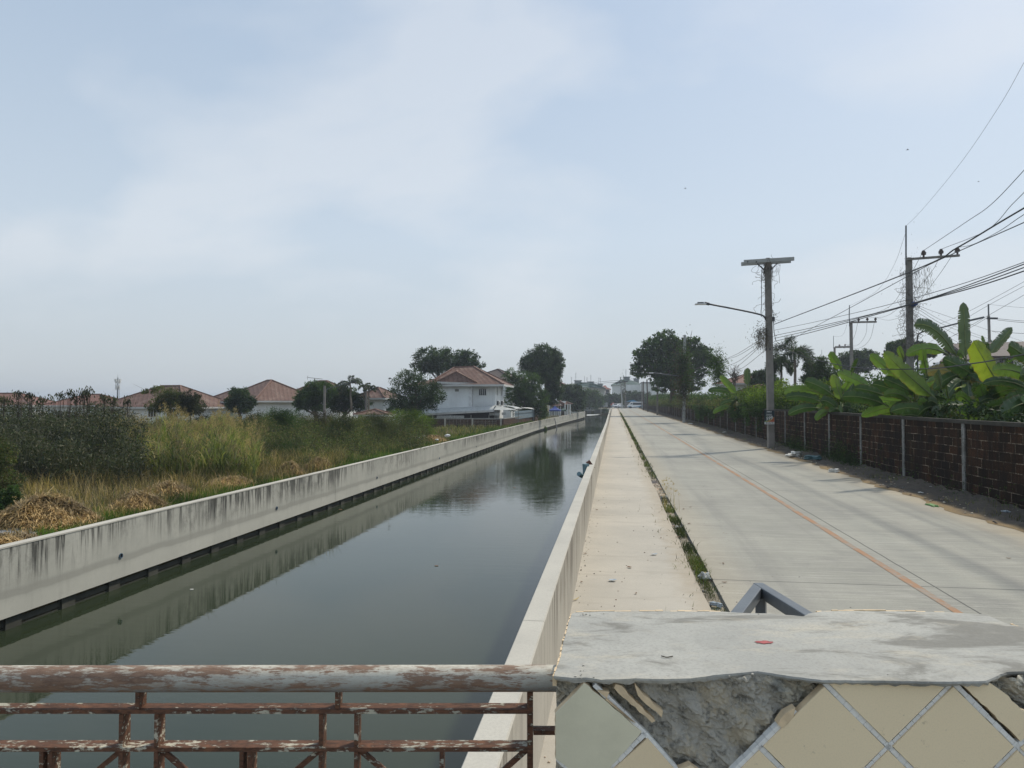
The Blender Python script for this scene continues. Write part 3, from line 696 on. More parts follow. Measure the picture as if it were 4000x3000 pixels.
twig = MB(); a = onz(2583, 2562, zt+.003); b = onz(2605, 2567, zt+.003); c2 = onz(2628, 2563, zt+.003); twig.tube(spline([BR @ a, BR @ b, BR @ c2], 4), .0013, 5)
tag(twig.build('twig', 'bark'), 'tiny curved brown twig lying on the grey pillar top', 'twig')

# rusty railing
n = NT('rusty_paint'); a = n.noise(21, 7, .74, st=(.5, 1, 1)); b = n.noise(95, 5, .7, st=(.4, 1, 1)); c0 = n.noise(2.0, 4, .6, st=(.5, 1, 1))
X, Y, Z = n.xyz()
rust = n.mix(n.mr(b, .35, .65), (.15, .072, .042), (.055, .028, .018)); rust = n.mix(n.math('MULTIPLY', n.mr(n.noise(23, 5, .7), .55, .7), .6), rust, (.23, .10, .05))
paint = n.mix(n.mr(c0, .35, .65), (.50, .47, .37), (.36, .36, .30)); g = n.math('ADD', n.math('MULTIPLY', b, .5), n.math('MULTIPLY', a, .5))
n.bump(g, .5, .004); n.done(n.mix(n.mr(g, .53, .575), rust, paint), .75, .3)
n = NT('rusty_pipe'); a = n.noise(13, 8, .74, st=(.30, 1, 1.6)); b = n.noise(85, 5, .75, st=(.25, 1, 1.2)); c0 = n.noise(2.0, 4, .6, st=(.5, 1, 1)); X, Y, Z = n.xyz()
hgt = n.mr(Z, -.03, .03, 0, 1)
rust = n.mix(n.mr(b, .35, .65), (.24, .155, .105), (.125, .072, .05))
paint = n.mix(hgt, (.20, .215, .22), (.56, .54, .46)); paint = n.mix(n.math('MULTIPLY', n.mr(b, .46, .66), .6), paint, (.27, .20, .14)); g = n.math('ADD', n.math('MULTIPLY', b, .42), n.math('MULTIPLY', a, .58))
n.bump(g, .4, .004); n.done(n.mix(n.mr(g, .47, .54), rust, paint), .65, .35)
rail_y = onf(1000, 2650, 1.71).y
RL = empty('bridge_railing', 'rusty bridge railing with a thick peeling top pipe and flat crossbars over the canal', 'railing', BR @ Vector((-.7, rail_y, -1.5)), rz=rz)
zp = onf(1000, 2652, rail_y).z
xe = onf(2161, 2650, rail_y).x
def mesh_at(mb, name, m, origin, smooth=False):
    """part whose own origin sits at `origin` so that its material is laid out from there"""
    o = mb.build(name, m, RL, smooth=smooth)
    return o
mb = MB(); mb.tube([BR @ Vector((-4.4+i*.3, rail_y, zp-.003*(1-(i/10)))) for i in range(int((xe+.01+4.4)/.3)+1)]+[BR @ Vector((xe+.02, rail_y, zp))], .0302, 24)
o = mb.build('top_pipe', 'rusty_pipe', RL, smooth=True)
# shift the pipe's origin to its axis
o.location = Vector((0, 0, zp+1.5)); o.data.transform(Matrix.Translation((0, 0, -(zp+1.5))))
yb0, yb1 = rail_y-.012, rail_y+.025
z2 = onf(1000, 2772, yb0).z; z3 = onf(1000, 2920, yb0).z
xend = onf(2060, 2800, yb0).x
def bar(xa, xb, z): mb = MB(); mb.box((xa, yb0, z-.010), (xb, yb1, z), BR); mb.build('rail_bar', 'rusty_paint', RL)
def plate(x, za, zb_, name='baluster', th=.0095): mb = MB(); mb.box((x, yb0-.0006, za), (x+th, yb1-.003, zb_), BR); mb.build(name, 'rusty_paint', RL)
bar(-4.4, xend, z2); bar(-4.4, xend, z3); bar(-4.4, xend, -1.30)
S = 766*1.71/FPX; xa = onf(529, 2700, yb0).x; xb_ = onf(465, 2800, yb0).x; xc = onf(603, 2800, yb0).x; xd = onf(187, 2960, yb0).x; xf2 = onf(917, 2960, yb0).x
for k in range(-5, 2):
    o_ = S*k
    plate(xa+o_, z2+.001, zp-.027); 
    for xx in (xb_, xc): plate(xx+o_, z3+.001, z2-.011); plate(xx+o_, -1.30, z3-.011)
    for xx in (xd,):
        plate(xx+o_, -1.30, z3-.011)
    plate(onf(1717, 2960, yb0).x+S*(k-1), -1.30, z3-.011)
    for (u, v_) in ((xb_, -.17), (xc+.01, .17)):
        mb = MB(); mb.beam(BR @ Vector((u+o_, rail_y+.004, z3-.012)), BR @ Vector((u+v_+o_, rail_y+.004, z3-.155)), .008, .012); mb.build('brace', 'rusty_paint', RL)
mb = MB(); mb.box((xend, yb0-.001, -1.5), (xend+.0135, yb1, zp-.027), BR); mb.build('end_post', 'rusty_paint', RL)
mb = MB(); mb.beam(BR @ Vector((xend-.001, rail_y+.004, z3-.012)), BR @ Vector((xend-.17, rail_y+.004, z3-.16)), .008, .012); mb.build('brace', 'rusty_paint', RL)
zs = onf(2120, 2858, yb0).z; mb = MB(); mb.box((xend+.0145, yb0+.004, zs-.010), (xe+.02, yb1-.006, zs)); mb.v = [tuple(BR @ Vector(v)) for v in mb.v]; mb.build('rail_bar', 'rusty_paint', RL)

# grey steel frame standing behind the pillar
apx = P(2965, 2300, 3.45); zf = apx.z
FRM = empty('steel_frame', 'grey welded steel tube frame whose corner shows above the pillar', 'frame', Vector((apx.x, apx.y, -2.6)))
lft, rgt = PZ(2880, 2412, zf), PZ(3165, 2426, zf); lft = apx+(lft-apx)*2.2; rgt = apx+(rgt-apx)*1.9
mb = MB(); mb.beam(apx, lft, .05, .05); mb.build('top_rail', 'grey_steel', FRM, bevel=.004)
mb = MB(); dr = (rgt-apx).normalized(); mb.beam(apx-dr*.012, rgt, .05, .054); mb.build('top_rail', 'grey_steel', FRM, bevel=.004)
for q in (apx+(rgt-apx).normalized()*.035+(lft-apx).normalized()*.035, lft, rgt):
    mb = MB(); mb.beam(Vector((q.x, q.y, -2.6)), Vector((q.x, q.y, zf-.022)), .045, .045, up=(.35, .9, 0)); mb.build('post', 'grey_steel', FRM, bevel=.004)
mb = MB(); mb.beam(Vector((lft.x, lft.y, -2.3)), Vector((apx.x+.02, apx.y, -2.3)), .04, .04); mb.build('lower_rail', 'grey_steel', FRM)
mb = MB(); mb.beam(Vector((rgt.x, rgt.y, -2.3)), Vector((apx.x+.05, apx.y, -2.3)), .04, .04); mb.build('lower_rail', 'grey_steel', FRM)
# ------------------------------------------------------------------ buildings
def tiles_mat(name, c1, c2, c3, course=.34, wav=.30):
    n = NT(name); X, Y, Z = n.xyz()
    wz = n.math('FRACT', n.math('DIVIDE', Z, course*.5)); wx = n.math('ABSOLUTE', n.math('SUBTRACT', n.math('FRACT', n.math('DIVIDE', n.math('ADD', X, n.math('MULTIPLY', Y, .6)), wav)), .5))
    cell = n.N('ShaderNodeTexVoronoi'); cell.inputs['Scale'].default_value = 3.2; n.L(n.vec((1, 1, 1.6)), cell.inputs['Vector'])
    c = n.mix(n.N('ShaderNodeSeparateColor').outputs[0] if False else n.mr(n.noise(5, 4, .7), .35, .65), c1, c2)
    c = n.mix(n.math('MULTIPLY', n.mr(n.noise(1.1, 5, .65), .45, .7), .6), c, c3)
    rid = n.math('MULTIPLY', n.mr(wx, .30, .48), n.mr(wz, .75, .2, .35, 1.))
    c = n.mix(n.math('MULTIPLY', rid, .62), c, tuple(x*.32 for x in c1)); n.bump(n.math('ADD', wx, n.math('MULTIPLY', wz, -.5)), .6, .06); return n.done(c, .75, .3)
tiles_mat('roof_tiles', (.165, .092, .068), (.115, .068, .054), (.23, .165, .13), .9, .62)
tiles_mat('roof_tiles_brown', (.13, .10, .09), (.095, .078, .072), (.075, .068, .065), .6, .5)
tiles_mat('roof_tiles_dull', (.22, .11, .08), (.17, .085, .065), (.12, .09, .075))
plain('ridge_tile', (.20, .115, .085), .7, .25, 4)
def wallmat(name, c, dirt=.35):
    n = NT(name); a = n.noise(.5, 5, .6); s = n.noise(1., 6, .65, st=(3, 3, .35))
    k = n.mix(n.mr(a, .3, .7), c, tuple(x*.88 for x in c)); k = n.mix(n.math('MULTIPLY', n.mr(s, .5, .72), dirt), k, tuple(x*.55 for x in c)); return n.done(k, .85, .2)
wallmat('white_wall', (.82, .84, .83), .22); wallmat('cream_wall', (.58, .56, .50)); wallmat('far_wall', (.80, .81, .78), .2); wallmat('fascia', (.60, .60, .58), .5)
n = NT('metal_awning'); X, Y, Z = n.xyz(); a = n.noise(2.5, 6, .65); c = n.mix(n.mr(a, .35, .65), (.46, .48, .47), (.36, .38, .38)); n.done(n.mix(n.math('MULTIPLY', n.mr(n.noise(9, 5, .7), .5, .7), .4), c, (.30, .31, .30)), .5, .4, .0)
n = NT('blue_sheet'); c = n.mix(n.mr(n.noise(3, 5, .6), .35, .65), (.20, .26, .30), (.15, .20, .23)); n.done(c, .55, .4)
plain('green_roof', (.085, .135, .115), .7, .25, 1.); plain('red_roof_far', (.34, .13, .10), .7, .2, 1.); plain('tank', (.20, .22, .22), .7, .2)
plain('white_lath', (.55, .56, .55), .8, .3, 8)
plain('lattice', (.30, .27, .22), .9, .3, 6)
n = NT('brick_low'); br = n.N('ShaderNodeTexBrick'); cx = n.N('ShaderNodeCombineXYZ'); X, Y, Z = n.xyz(); n.L(n.math('ADD', X, Y), cx.inputs[0]); n.L(Z, cx.inputs[1]); n.L(cx.outputs[0], br.inputs['Vector'])
br.inputs['Scale'].default_value = 1; br.inputs['Brick Width'].default_value = .4; br.inputs['Row Height'].default_value = .2; br.inputs['Mortar Size'].default_value = .012
br.inputs['Color1'].default_value = (.085, .045, .032, 1); br.inputs['Color2'].default_value = (.055, .032, .026, 1); br.inputs['Mortar'].default_value = (.17, .13, .10, 1)
n.done(n.mix(n.math('MULTIPLY', n.mr(n.noise(1.5, 5, .7), .4, .65), .6), br.outputs[0], (.04, .035, .028)), .95, .1)

def win(parent, c, wdt, hgt, yaw, frame='white_paint', bars=2):
    """window at wall point c (centre), facing direction -y turned by yaw"""
    M = Matrix.Translation(c) @ Matrix.Rotation(yaw, 4, 'Z'); t = .07; mb = MB()
    mb.box((-wdt/2-t, -.05, -hgt/2-t), (wdt/2+t, .0, -hgt/2), M); mb.box((-wdt/2-t, -.05, hgt/2), (wdt/2+t, .0, hgt/2+t), M)
    mb.box((-wdt/2-t, -.05, -hgt/2), (-wdt/2, .0, hgt/2), M); mb.box((wdt/2, -.05, -hgt/2), (wdt/2+t, .0, hgt/2), M)
    for i in range(1, bars+1): x = -wdt/2+wdt*i/(bars+1); mb.box((x-.025, -.04, -hgt/2), (x+.025, -.005, hgt/2), M)
    f = mb.build('window', frame, parent)
    g = MB(); g.box((-wdt/2, -.02, -hgt/2), (wdt/2, -.004, hgt/2), M)
    me_o = g.build('pane', 'glass_dark', f, world=False); me_o.data.transform(parent_world(parent).inverted()); return f
def hip_house(name, label, c, yaw, wd, dp, ze, zrg, oh=.7, m='roof_tiles', wall='white_wall', group=None, zg=LZ, wins=(), bay=None):
    """hipped house: c footprint centre, wd along its x, dp along its y"""
    o = empty(name, label, 'house', (c[0], c[1], zg), group); M = Matrix.Translation((c[0], c[1], 0)) @ Matrix.Rotation(yaw, 4, 'Z')
    mb = MB(); mb.box((-wd/2, -dp/2, zg), (wd/2, dp/2, ze-.02), M); mb.build('wall', wall, o)
    def roof(x0, x1, y0, y1, z0, z1, nm='roof'):
        w2, d2 = (x1-x0), (y1-y0); s = min(w2, d2)/2
        if w2 >= d2: rg = [((x0+s), (y0+y1)/2, z1), ((x1-s), (y0+y1)/2, z1)]
        else: rg = [((x0+x1)/2, y0+s, z1), ((x0+x1)/2, y1-s, z1)]
        v = [(x0, y0, z0), (x1, y0, z0), (x1, y1, z0), (x0, y1, z0)]+rg
        if w2 >= d2: f = [(0, 1, 5, 4), (1, 2, 5), (2, 3, 4, 5), (3, 0, 4), (3, 2, 1, 0)]
        else: f = [(0, 1, 4), (1, 2, 5, 4), (2, 3, 5), (3, 0, 4, 5), (3, 2, 1, 0)]
        mb = MB(); mb.add([M @ Vector(q) for q in v], f); r_ = mb.build(nm, m, o)
        rc = MB()
        for a, b in ([(4, 5)]+([(0, 4), (3, 4), (1, 5), (2, 5)] if w2 >= d2 else [(0, 4), (1, 4), (2, 5), (3, 5)])):
            A, B = M @ Vector(v[a]), M @ Vector(v[b])
            if (A-B).length > .1: rc.beam(A+Vector((0, 0, .05)), B+Vector((0, 0, .05)), .2, .14)
        q = rc.build('ridge_cap', 'ridge_tile' if m == 'roof_tiles' else m, r_, world=False); q.data.transform(parent_world(o).inverted())
        fm = MB(); t = .05
        for a, b in ((0, 1), (1, 2), (2, 3), (3, 0)):
            A, B = Vector(v[a]), Vector(v[b]); fm.beam(M @ (A+Vector((0, 0, -.12))), M @ (B+Vector((0, 0, -.12))), t, .20)
        fm.build('fascia', 'fascia', o)
    roof(-wd/2-oh, wd/2+oh, -dp/2-oh, dp/2+oh, ze, zrg)
    if bay: roof(*bay)
    for (face, t, zc, w_, h_) in wins:
        if face == 'f': win(o, M @ Vector((t, -dp/2, zc)), w_, h_, yaw)
        elif face == 'r': win(o, M @ Vector((wd/2, t, zc)), w_, h_, yaw+R(90))
    return o
def at(px, d): v = P(px, 1574, d); return (v.x, v.y)
g_h = 'low red roofed houses beyond the thicket'
hip_house('house', 'low house with dull red hipped roof over the brush at the far left', at(30, 118), R(10), 13, 9, -.35, 1.6, group=g_h, m='roof_tiles_dull', oh=.5)
hip_house('house', 'low house with a dull red roof just left of the phone mast', at(365, 112), R(8), 9.4, 7.4, -.35, 1.35, group=g_h, m='roof_tiles_dull', oh=.6)
hip_house('house', 'tiny red roof end directly behind the foot of the phone mast', at(480, 122), R(8), 6, 5, -.6, .50, group=g_h, m='roof_tiles_dull', oh=.5)
hip_house('house', 'single storey house with wide red roof behind the grey-green bush', at(668, 95), R(-9), 12.6, 9.5, -.50, 2.28, group=g_h, wins=(('f', 4.6, -1.25, 1.6, 1.0), ('f', 1.5, -1.25, 1.2, 1.0)))
hip_house('house', 'house with tall red roof and lower side roof, right of the wide one', at(1052, 98), R(-35), 9.6, 8.4, .30, 3.12, oh=.8, group=g_h, bay=(-8.6, -2.0, -5.6, 1.0, .25, 1.95), wins=(('f', 1., -.9, 1.5, 1.1),))
hip_house('house', 'red roof mostly hidden behind mango trees under the television aerial', at(1262, 108), R(-6), 9.4, 8, .6, 3.35, group=g_h)
hip_house('house', 'small house with pyramid red roof between the mango trees and the big round tree', at(1481, 92), R(-12), 3.9, 4.4, .65, 1.95, group=g_h, oh=.5)
hip_house('shed', 'low shed with a red tile roof below the pyramid roofed house', at(1465, 78), R(5), 3.0, 3, -1.25, -.72, oh=.4, wall='cream_wall')

# white two storey house
D0 = 92.0
HW = empty('white_house', 'white two storey house with red hipped roofs and a curved grey awning', 'house', (at(1830, D0)[0], at(1830, D0)[1], LZ))
a0 = P(1706, 1500, D0); a1 = P(1836, 1500, D0); a2 = P(1938, 1500, D0); zw = P(1900, 1502, D0).z
yA = a0.y-.2; yB = yA+.55
mb = MB(); mb.box((a0.x-3.6, yA+1.2, LZ), (a0.x, yA+7, zw)); mb.box((a0.x, yA, LZ), (a1.x, yA+7, zw)); mb.box((a1.x+.001, yB, LZ), (a2.x, yA+7.3, zw-.01))
mb.build('wall', 'white_wall', HW)
mb = MB(); mb.box((a1.x-.02, yA-.03, -2.), (a1.x+.42, yB+.1, zw-.02)); mb.build('pilaster', 'white_paint', HW)
def roofp(vs, fs, nm='roof', m='roof_tiles'): mb = MB(); mb.add(vs, fs); return mb.build(nm, m, HW)
x0, x1 = a0.x-1.1, a2.x+1.3; y0, y1 = yA-.75, yA+8.2; zz = zw-.02; r0_, r1_ = P(1776, 1436, D0+4), P(1850, 1432, D0+4)
v = [(x0, y0, zz), (x1, y0, zz), (x1, y1, zz), (x0, y1, zz), tuple(r0_), tuple(r1_)]
rf = roofp(v, [(0, 1, 5, 4), (1, 2, 5), (2, 3, 4, 5), (3, 0, 4), (3, 2, 1, 0)])
rc = MB()
for p, q in ((4, 5), (0, 4), (1, 5), (2, 5), (3, 4)): rc.beam(Vector(v[p])+Vector((0, 0, .05)), Vector(v[q])+Vector((0, 0, .05)), .22, .14)
ap = P(1782, 1453, D0-.2); lf = P(1706, 1490, D0-1.2); rt = P(1864, 1496, D0-1.2); bkp = P(1790, 1449, D0+3)
b = MB(); b.add([tuple(lf), tuple(rt), tuple(ap), tuple(bkp), (lf.x, lf.y+3.4, lf.z), (rt.x, rt.y+3.4, rt.z+.6)], [(0, 1, 2), (1, 5, 3, 2), (0, 2, 3, 4)]); b.build('front_roof', 'roof_tiles', HW)
for p, q in ((lf, ap), (rt, ap), (ap, bkp)): rc.beam(p+Vector((0, 0, .05)), q+Vector((0, 0, .05)), .22, .14)
lr = [(a0.x-4.3, yA+.6, zw-.05), (a0.x+.8, yA+.6, zw-.05), (a0.x+.8, yA+7.5, zw-.05), (a0.x-4.3, yA+7.5, zw-.05), (a0.x-1.9, yA+3.6, 3.1), (a0.x+1.4, yA+3.6, 3.15)]
b = MB(); b.add(lr, [(0, 1, 5, 4), (1, 2, 5), (2, 3, 4, 5), (3, 0, 4), (3, 2, 1, 0)]); b.build('side_roof', 'roof_tiles', HW)
rc.beam(Vector(lr[4])+Vector((0, 0, .05)), Vector(lr[5])+Vector((0, 0, .05)), .2, .14)
q = rc.build('ridge_cap', 'ridge_tile', rf, world=False); q.data.transform(parent_world(HW).inverted())
mb = MB(); mb.beam((x0, y0-.02, zz-.13), (x1, y0-.02, zz-.13), .06, .24); mb.beam((x1+.02, y0, zz-.13), (x1+.02, y1, zz-.13), .06, .24); mb.beam((lf.x, lf.y-.03, lf.z-.14), (rt.x, rt.y-.03, rt.z-.14), .07, .26); mb.beam((rt.x+.02, rt.y, rt.z-.16), (rt.x+.02, rt.y+.8, rt.z-.16), .07, .26); mb.build('fascia', 'fascia', HW)
wc = P(1888, 1532, D0); win(HW, Vector((wc.x, yB, wc.z)), .92, .80, 0, 'white_paint', 3)
for yy_ in (1.5, 4.9): win(HW, Vector((a2.x, yB+yy_, P(1950, 1528, D0).z)), .6, 1.05, R(90), 'white_paint', 1)
vn = P(1789, 1525, D0); mb = MB(); mb.box((vn.x-.26, yA-.035, vn.z-.16), (vn.x+.26, yA-.003, vn.z+.16)); mb.build('vent', 'old_concrete', HW)
for k_ in (1.0, 4.4):
    mb = MB(); mb.box((a2.x+.02, yB+k_, -.36), (a2.x+.34, yB+k_+.85, .30)); o = mb.build('air_conditioner', 'white_paint', HW, bevel=.02)
    mb = MB(); mb.box((a2.x+.08, yB+k_-.012, -.28), (a2.x+.30, yB+k_-.002, .24)); mb.tube([(a2.x+.345, yB+k_+.45, -.03), (a2.x+.36, yB+k_+.45, -.03)], .22, 14); q = mb.build('fan_grille', 'black', o, world=False); q.data.transform(parent_world(HW).inverted())
# curved ribbed awning round the house: built as ribs of a quarter vault
def vault(name, A, B, outv, drop, n=50, m='metal_awning', seg=7):
    """ribbed curved roof sheet from wall line A-B outwards along outv, dropping by drop"""
    A, B = Vector(A), Vector(B); outv = Vector(outv); V = []; F = []
    for i in range(n*2+1):
        t = i/(n*2); p = A.lerp(B, t); up = .035 if i % 2 else 0
        for j in range(seg+1):
            u = j/seg; an = u*math.pi/2*.92
            V.append(p+outv*math.sin(an)/math.sin(math.pi/2*.92)*1.0+Vector((0, 0, -drop*(1-math.cos(an))/(1-math.cos(math.pi/2*.92))+up)))
    for i in range(n*2):
        for j in range(seg): a = i*(seg+1)+j; F.append((a, a+1, a+seg+2, a+seg+1))
    mb = MB(); mb.add(V, F); o = mb.build(name, m, HW)
    md = o.modifiers.new('thick', 'SOLIDIFY'); md.thickness = .02; return o
zA = P(1900, 1584, D0).z-.3; fo = 2.5
lx = P(1640, 1600, D0-1.5).x
vault('awning', (lx, yA, zA-.22), (a2.x+.25, yA, zA+.3), (0, -fo, 0), .56, 62)
vault('awning', (a2.x, yA+.2, zA+.32), (a2.x, yA+5, zA+.3), (2.9, 0, 0), .52, 26)
b = MB(); b.add([(a2.x+.25, yA, zA+.3), (a2.x+2.9, yA+.2, zA-.20), (a2.x+.35, yA-fo, zA-.24), (a2.x+2.3, yA-1.3, zA-.24)], [(0, 2, 3, 1)]); b.build('awning_corner', 'metal_awning', HW)
mb = MB(); e0, e1 = Vector((lx, yA-fo-.03, zA-.22-.66)), Vector((a2.x+.35, yA-fo-.03, zA+.3-.66)); mb.beam(e0, e1, .08, .24); mb.build('gutter', 'fascia', HW)
# black box standing in for the shade under the awning, plus blinds
mb = MB(); mb.box((lx+.3, yA-1.5, LZ), (a2.x+.2, yA-1.35, -1.0)); mb.build('awning_shade_box', 'black', HW)
for (pa, pb, ya, yb) in ((1706, 1817, 1623, 1634), (1911, 1956, 1612, 1623), (1960, 1980, 1611, 1621)):
    p, q = P(pa, ya, D0-3.0), P(pb, ya-2, D0-3.0); b = MB()
    for i in range(int((q.x-p.x)/.13)): b.box((p.x+i*.13, p.y-.02, p.z-.34), (p.x+i*.13+.10, p.y, p.z))
    for dz in (.12, .23): b.box((p.x, p.y-.03, p.z-dz-.02), (q.x, p.y-.022, p.z-dz))
    b.build('blind', 'white_lath', HW)
mb = MB()
for px in (1690, 1760, 1840, 1910): p = P(px, 1640, D0-3); mb.box((p.x-.05, p.y-.05, LZ), (p.x+.05, p.y+.05, -1.5))
mb.build('awning_post', 'old_concrete', HW)

# low brick fence in front of it, lattice, metal sheet fence
fd = 81.
A = P(1640, 1640, fd+2); B = P(1965, 1640, fd); Cc = P(2100, 1640, 110)
FN = empty('brick_fence', 'low dark brick fence with stick lattice in front of the white house', 'fence', (B.x-4, B.y, LZ))
def fz(p): return -1.86
mb = MB()
for p, q in ((A, B), (B, Cc)): mb.beam(Vector((p.x, p.y, (LZ-.1+fz(p))/2)), Vector((q.x, q.y, (LZ-.1+fz(q))/2)), .12, fz(p)-LZ+.1)
mb.build('masonry', 'brick_low', FN)
mb = MB()
for p, q in ((A, B), (B, Cc)): mb.beam(Vector((p.x, p.y, fz(p)+.055)), Vector((q.x, q.y, fz(q)+.055)), .2, .1)
mb.build('coping', 'old_concrete', FN)
for px in (1741, 1848, 1957):
    t = (px-1640)/325; p = A.lerp(B, t); mb = MB(); mb.box((p.x-.09, p.y-.14, LZ), (p.x+.09, p.y-.065, -1.78)); mb.build('post', 'cap_concrete', FN)
mb = MB()
for px in range(1745, 1960, 14):
    t = (px-1640)/325; p = A.lerp(B, t); h_ = random.uniform(-1.95, -1.8); mb.beam((p.x, p.y-.17, LZ+.1), (p.x+random.uniform(-.06, .06), p.y-.17, h_), .022, .022)
for zz_ in (-1.92, -2.1, -2.3, -2.5):
    for s0, s1 in ((.31, .60), (.63, .92)):
        p, q = A.lerp(B, s0), A.lerp(B, s1); mb.beam((p.x, p.y-.19, zz_+random.uniform(-.04, .04)), (q.x, q.y-.19, zz_+random.uniform(-.04, .04)), .025, .025)
mb.build('lattice', 'lattice', FN)
p0, p1 = P(2004, 1620, 88.5), P(2086, 1620, 106)
SH = empty('sheet_fence', 'blue grey corrugated metal sheet fence at the right end of the brick fence', 'fence', (p0.x, p0.y, LZ))
mb = MB(); k = 40; V = []; F = []
for i in range(k+1):
    p = Vector(p0).lerp(p1, i/k); o_ = .04 if i % 2 else 0; V += [(p.x-o_+.2, p.y-o_, -2.05), (p.x-o_+.2, p.y-o_, -1.02)]
for i in range(k): F.append((2*i, 2*i+2, 2*i+3, 2*i+1))
mb.add(V, F); mb.build('sheet', 'blue_sheet', SH)
mb = MB(); mb.beam((p0.x+.24, p0.y-.08, -1.32), (p1.x+.24, p1.y-.08, -1.32), .03, .05); mb.build('batten', 'grey_steel', SH)
for q in (p0, p1): mb = MB(); mb.box((q.x-.05, q.y+.02, LZ), (q.x+.05, q.y+.12, -.85)); mb.build('post', 'old_concrete', SH)
CA = empty('canopy_roof', 'small curved white sheet roof over the blue grey metal fence', 'roof', (p0.x, p0.y+1, LZ))
V = []; F = []; k = 12
for i in range(k+1):
    t = i/k; x = p0.x+.2+(p1.x-p0.x)*t; z = -.88+.20*math.sin(t*2.2+.5)-.28*t*t
    V += [(x, p0.y-.3+(p1.y-p0.y)*t, z), (x, p0.y+3.5+(p1.y-p0.y)*t, z+.05)]
for i in range(k): F.append((2*i, 2*i+2, 2*i+3, 2*i+1))
mb = MB(); mb.add(V, F); o = mb.build('sheet', 'fascia', CA); o.modifiers.new('t', 'SOLIDIFY').thickness = .06
mb = MB()
for q in (V[4], V[2*k-2]): mb.box((q[0]-.04, q[1], LZ), (q[0]+.04, q[1]+.08, q[2]-.05))
mb.build('post', 'old_concrete', CA)
hip_house('house', 'roof with faded red tiles and blue ridge behind the white house', at(1945, 118), R(-14), 8., 8., 3.6, 5.6, m='roof_tiles_brown', oh=.5)

# temple-like pavilion with steep tiled roofs
pd = 150.
PV = empty('pavilion', 'small pavilion with steep orange tiled roofs and pale columns by the canal', 'pavilion', tuple(P(2200, 1612, pd)))
def poly(nm, pts, m, th=(0, 5, 0), par=PV): mb = MB(); mb.prism([P(x, y, dd) for x, y, dd in pts], th); return mb.build(nm, m, par)
poly('roof', [(2172, 1559, pd), (2178, 1559, pd), (2212, 1580, pd-1), (2198, 1585, pd-1)], 'roof_tiles', (0, 4, 0))
poly('roof', [(2195, 1568, pd+2), (2206, 1567, pd+2), (2236, 1577, pd+1), (2228, 1581, pd+1), (2206, 1581, pd+1)], 'roof_tiles', (0, 4, 0))
poly('lower_roof', [(2150, 1577, pd-2), (2178, 1575, pd-2), (2196, 1585, pd-2.6), (2150, 1585, pd-2.6)], 'roof_tiles', (0, 4, 0))
poly('gable', [(2192, 1567, pd-1.1), (2211, 1566, pd-1.1), (2208, 1576, pd-1.1)], 'white_paint', (0, .3, 0))
mb = MB(); p = P(2178, 1560, pd); mb.tube([p, p+Vector((0, 0, .75))], [.12, .02], 6); mb.build('finial', 'white_paint', PV)
for px in (2148, 2156, 2165, 2172, 2180, 2189, 2207, 2218, 2227):
    p = P(px, 1582, pd-1.5); mb = MB(); mb.tube([(p.x, p.y, -2.6), (p.x, p.y, p.z+.2)], .13, 8); mb.build('column', 'white_paint', PV)
mb = MB(); p = P(2146, 1600, pd+2); q = P(2222, 1600, pd+2); mb.box((p.x, p.y, -2.6), (q.x, q.y+.2, P(2200, 1584, pd).z)); mb.build('back_wall', 'bark', PV)
plain('blue_cloth', (.05, .085, .30), .8, .15, 2.); plain('red_cloth', (.45, .09, .08), .8, .15, 2.)
def gazebo(label, px, yt, ye, hw, d, m, zb):
    c = P(px, ye, d); t = P(px, yt, d); k = d/FPX; o = empty('canopy_tent', label, 'canopy tent', (c.x, c.y, zb)); h_ = hw*k
    mb = MB(); ring = [(-h_, -h_), (h_, -h_), (h_, h_), (-h_, h_)]; V = []
    for s, f in ((1, 0), (.45, .34), (.12, .86)):
        for x, y in ring: V.append((c.x+x*s, c.y+y*s, c.z+(t.z-c.z)*f))
    V.append((c.x, c.y, t.z)); F = [(4*i+j, 4*i+(j+1) % 4, 4*i+4+(j+1) % 4, 4*i+4+j) for i in range(2) for j in range(4)]+[(8+j, 8+(j+1) % 4, 12) for j in range(4)]
    mb.add(V, F)
    for j in range(4):
        a, b2 = ring[j], ring[(j+1) % 4]; mb.add([(c.x+a[0], c.y+a[1], c.z), (c.x+b2[0], c.y+b2[1], c.z), (c.x+b2[0], c.y+b2[1], c.z-.28), (c.x+a[0], c.y+a[1], c.z-.28)], [(0, 1, 2, 3)])
    mb.build('cloth', m, o)
    for x, y in ring: mb = MB(); mb.tube([(c.x+x*.97, c.y+y*.97, zb), (c.x+x*.97, c.y+y*.97, c.z-.02)], .04, 6); mb.build('leg', 'white_paint', o)
    return o
gazebo('peaked blue canopy tent in front of the pavilion by the canal', 2168, 1585, 1601, 22, 140, 'blue_cloth', LZ)
o = gazebo('dull green flat umbrella tent beside the blue one', 2200, 1593, 1601, 14, 146, 'green_roof', LZ)
gazebo('peaked red canopy tent behind the white cars at the far end', 2395, 1572, 1580, 10, 262, 'red_cloth', -1.78)

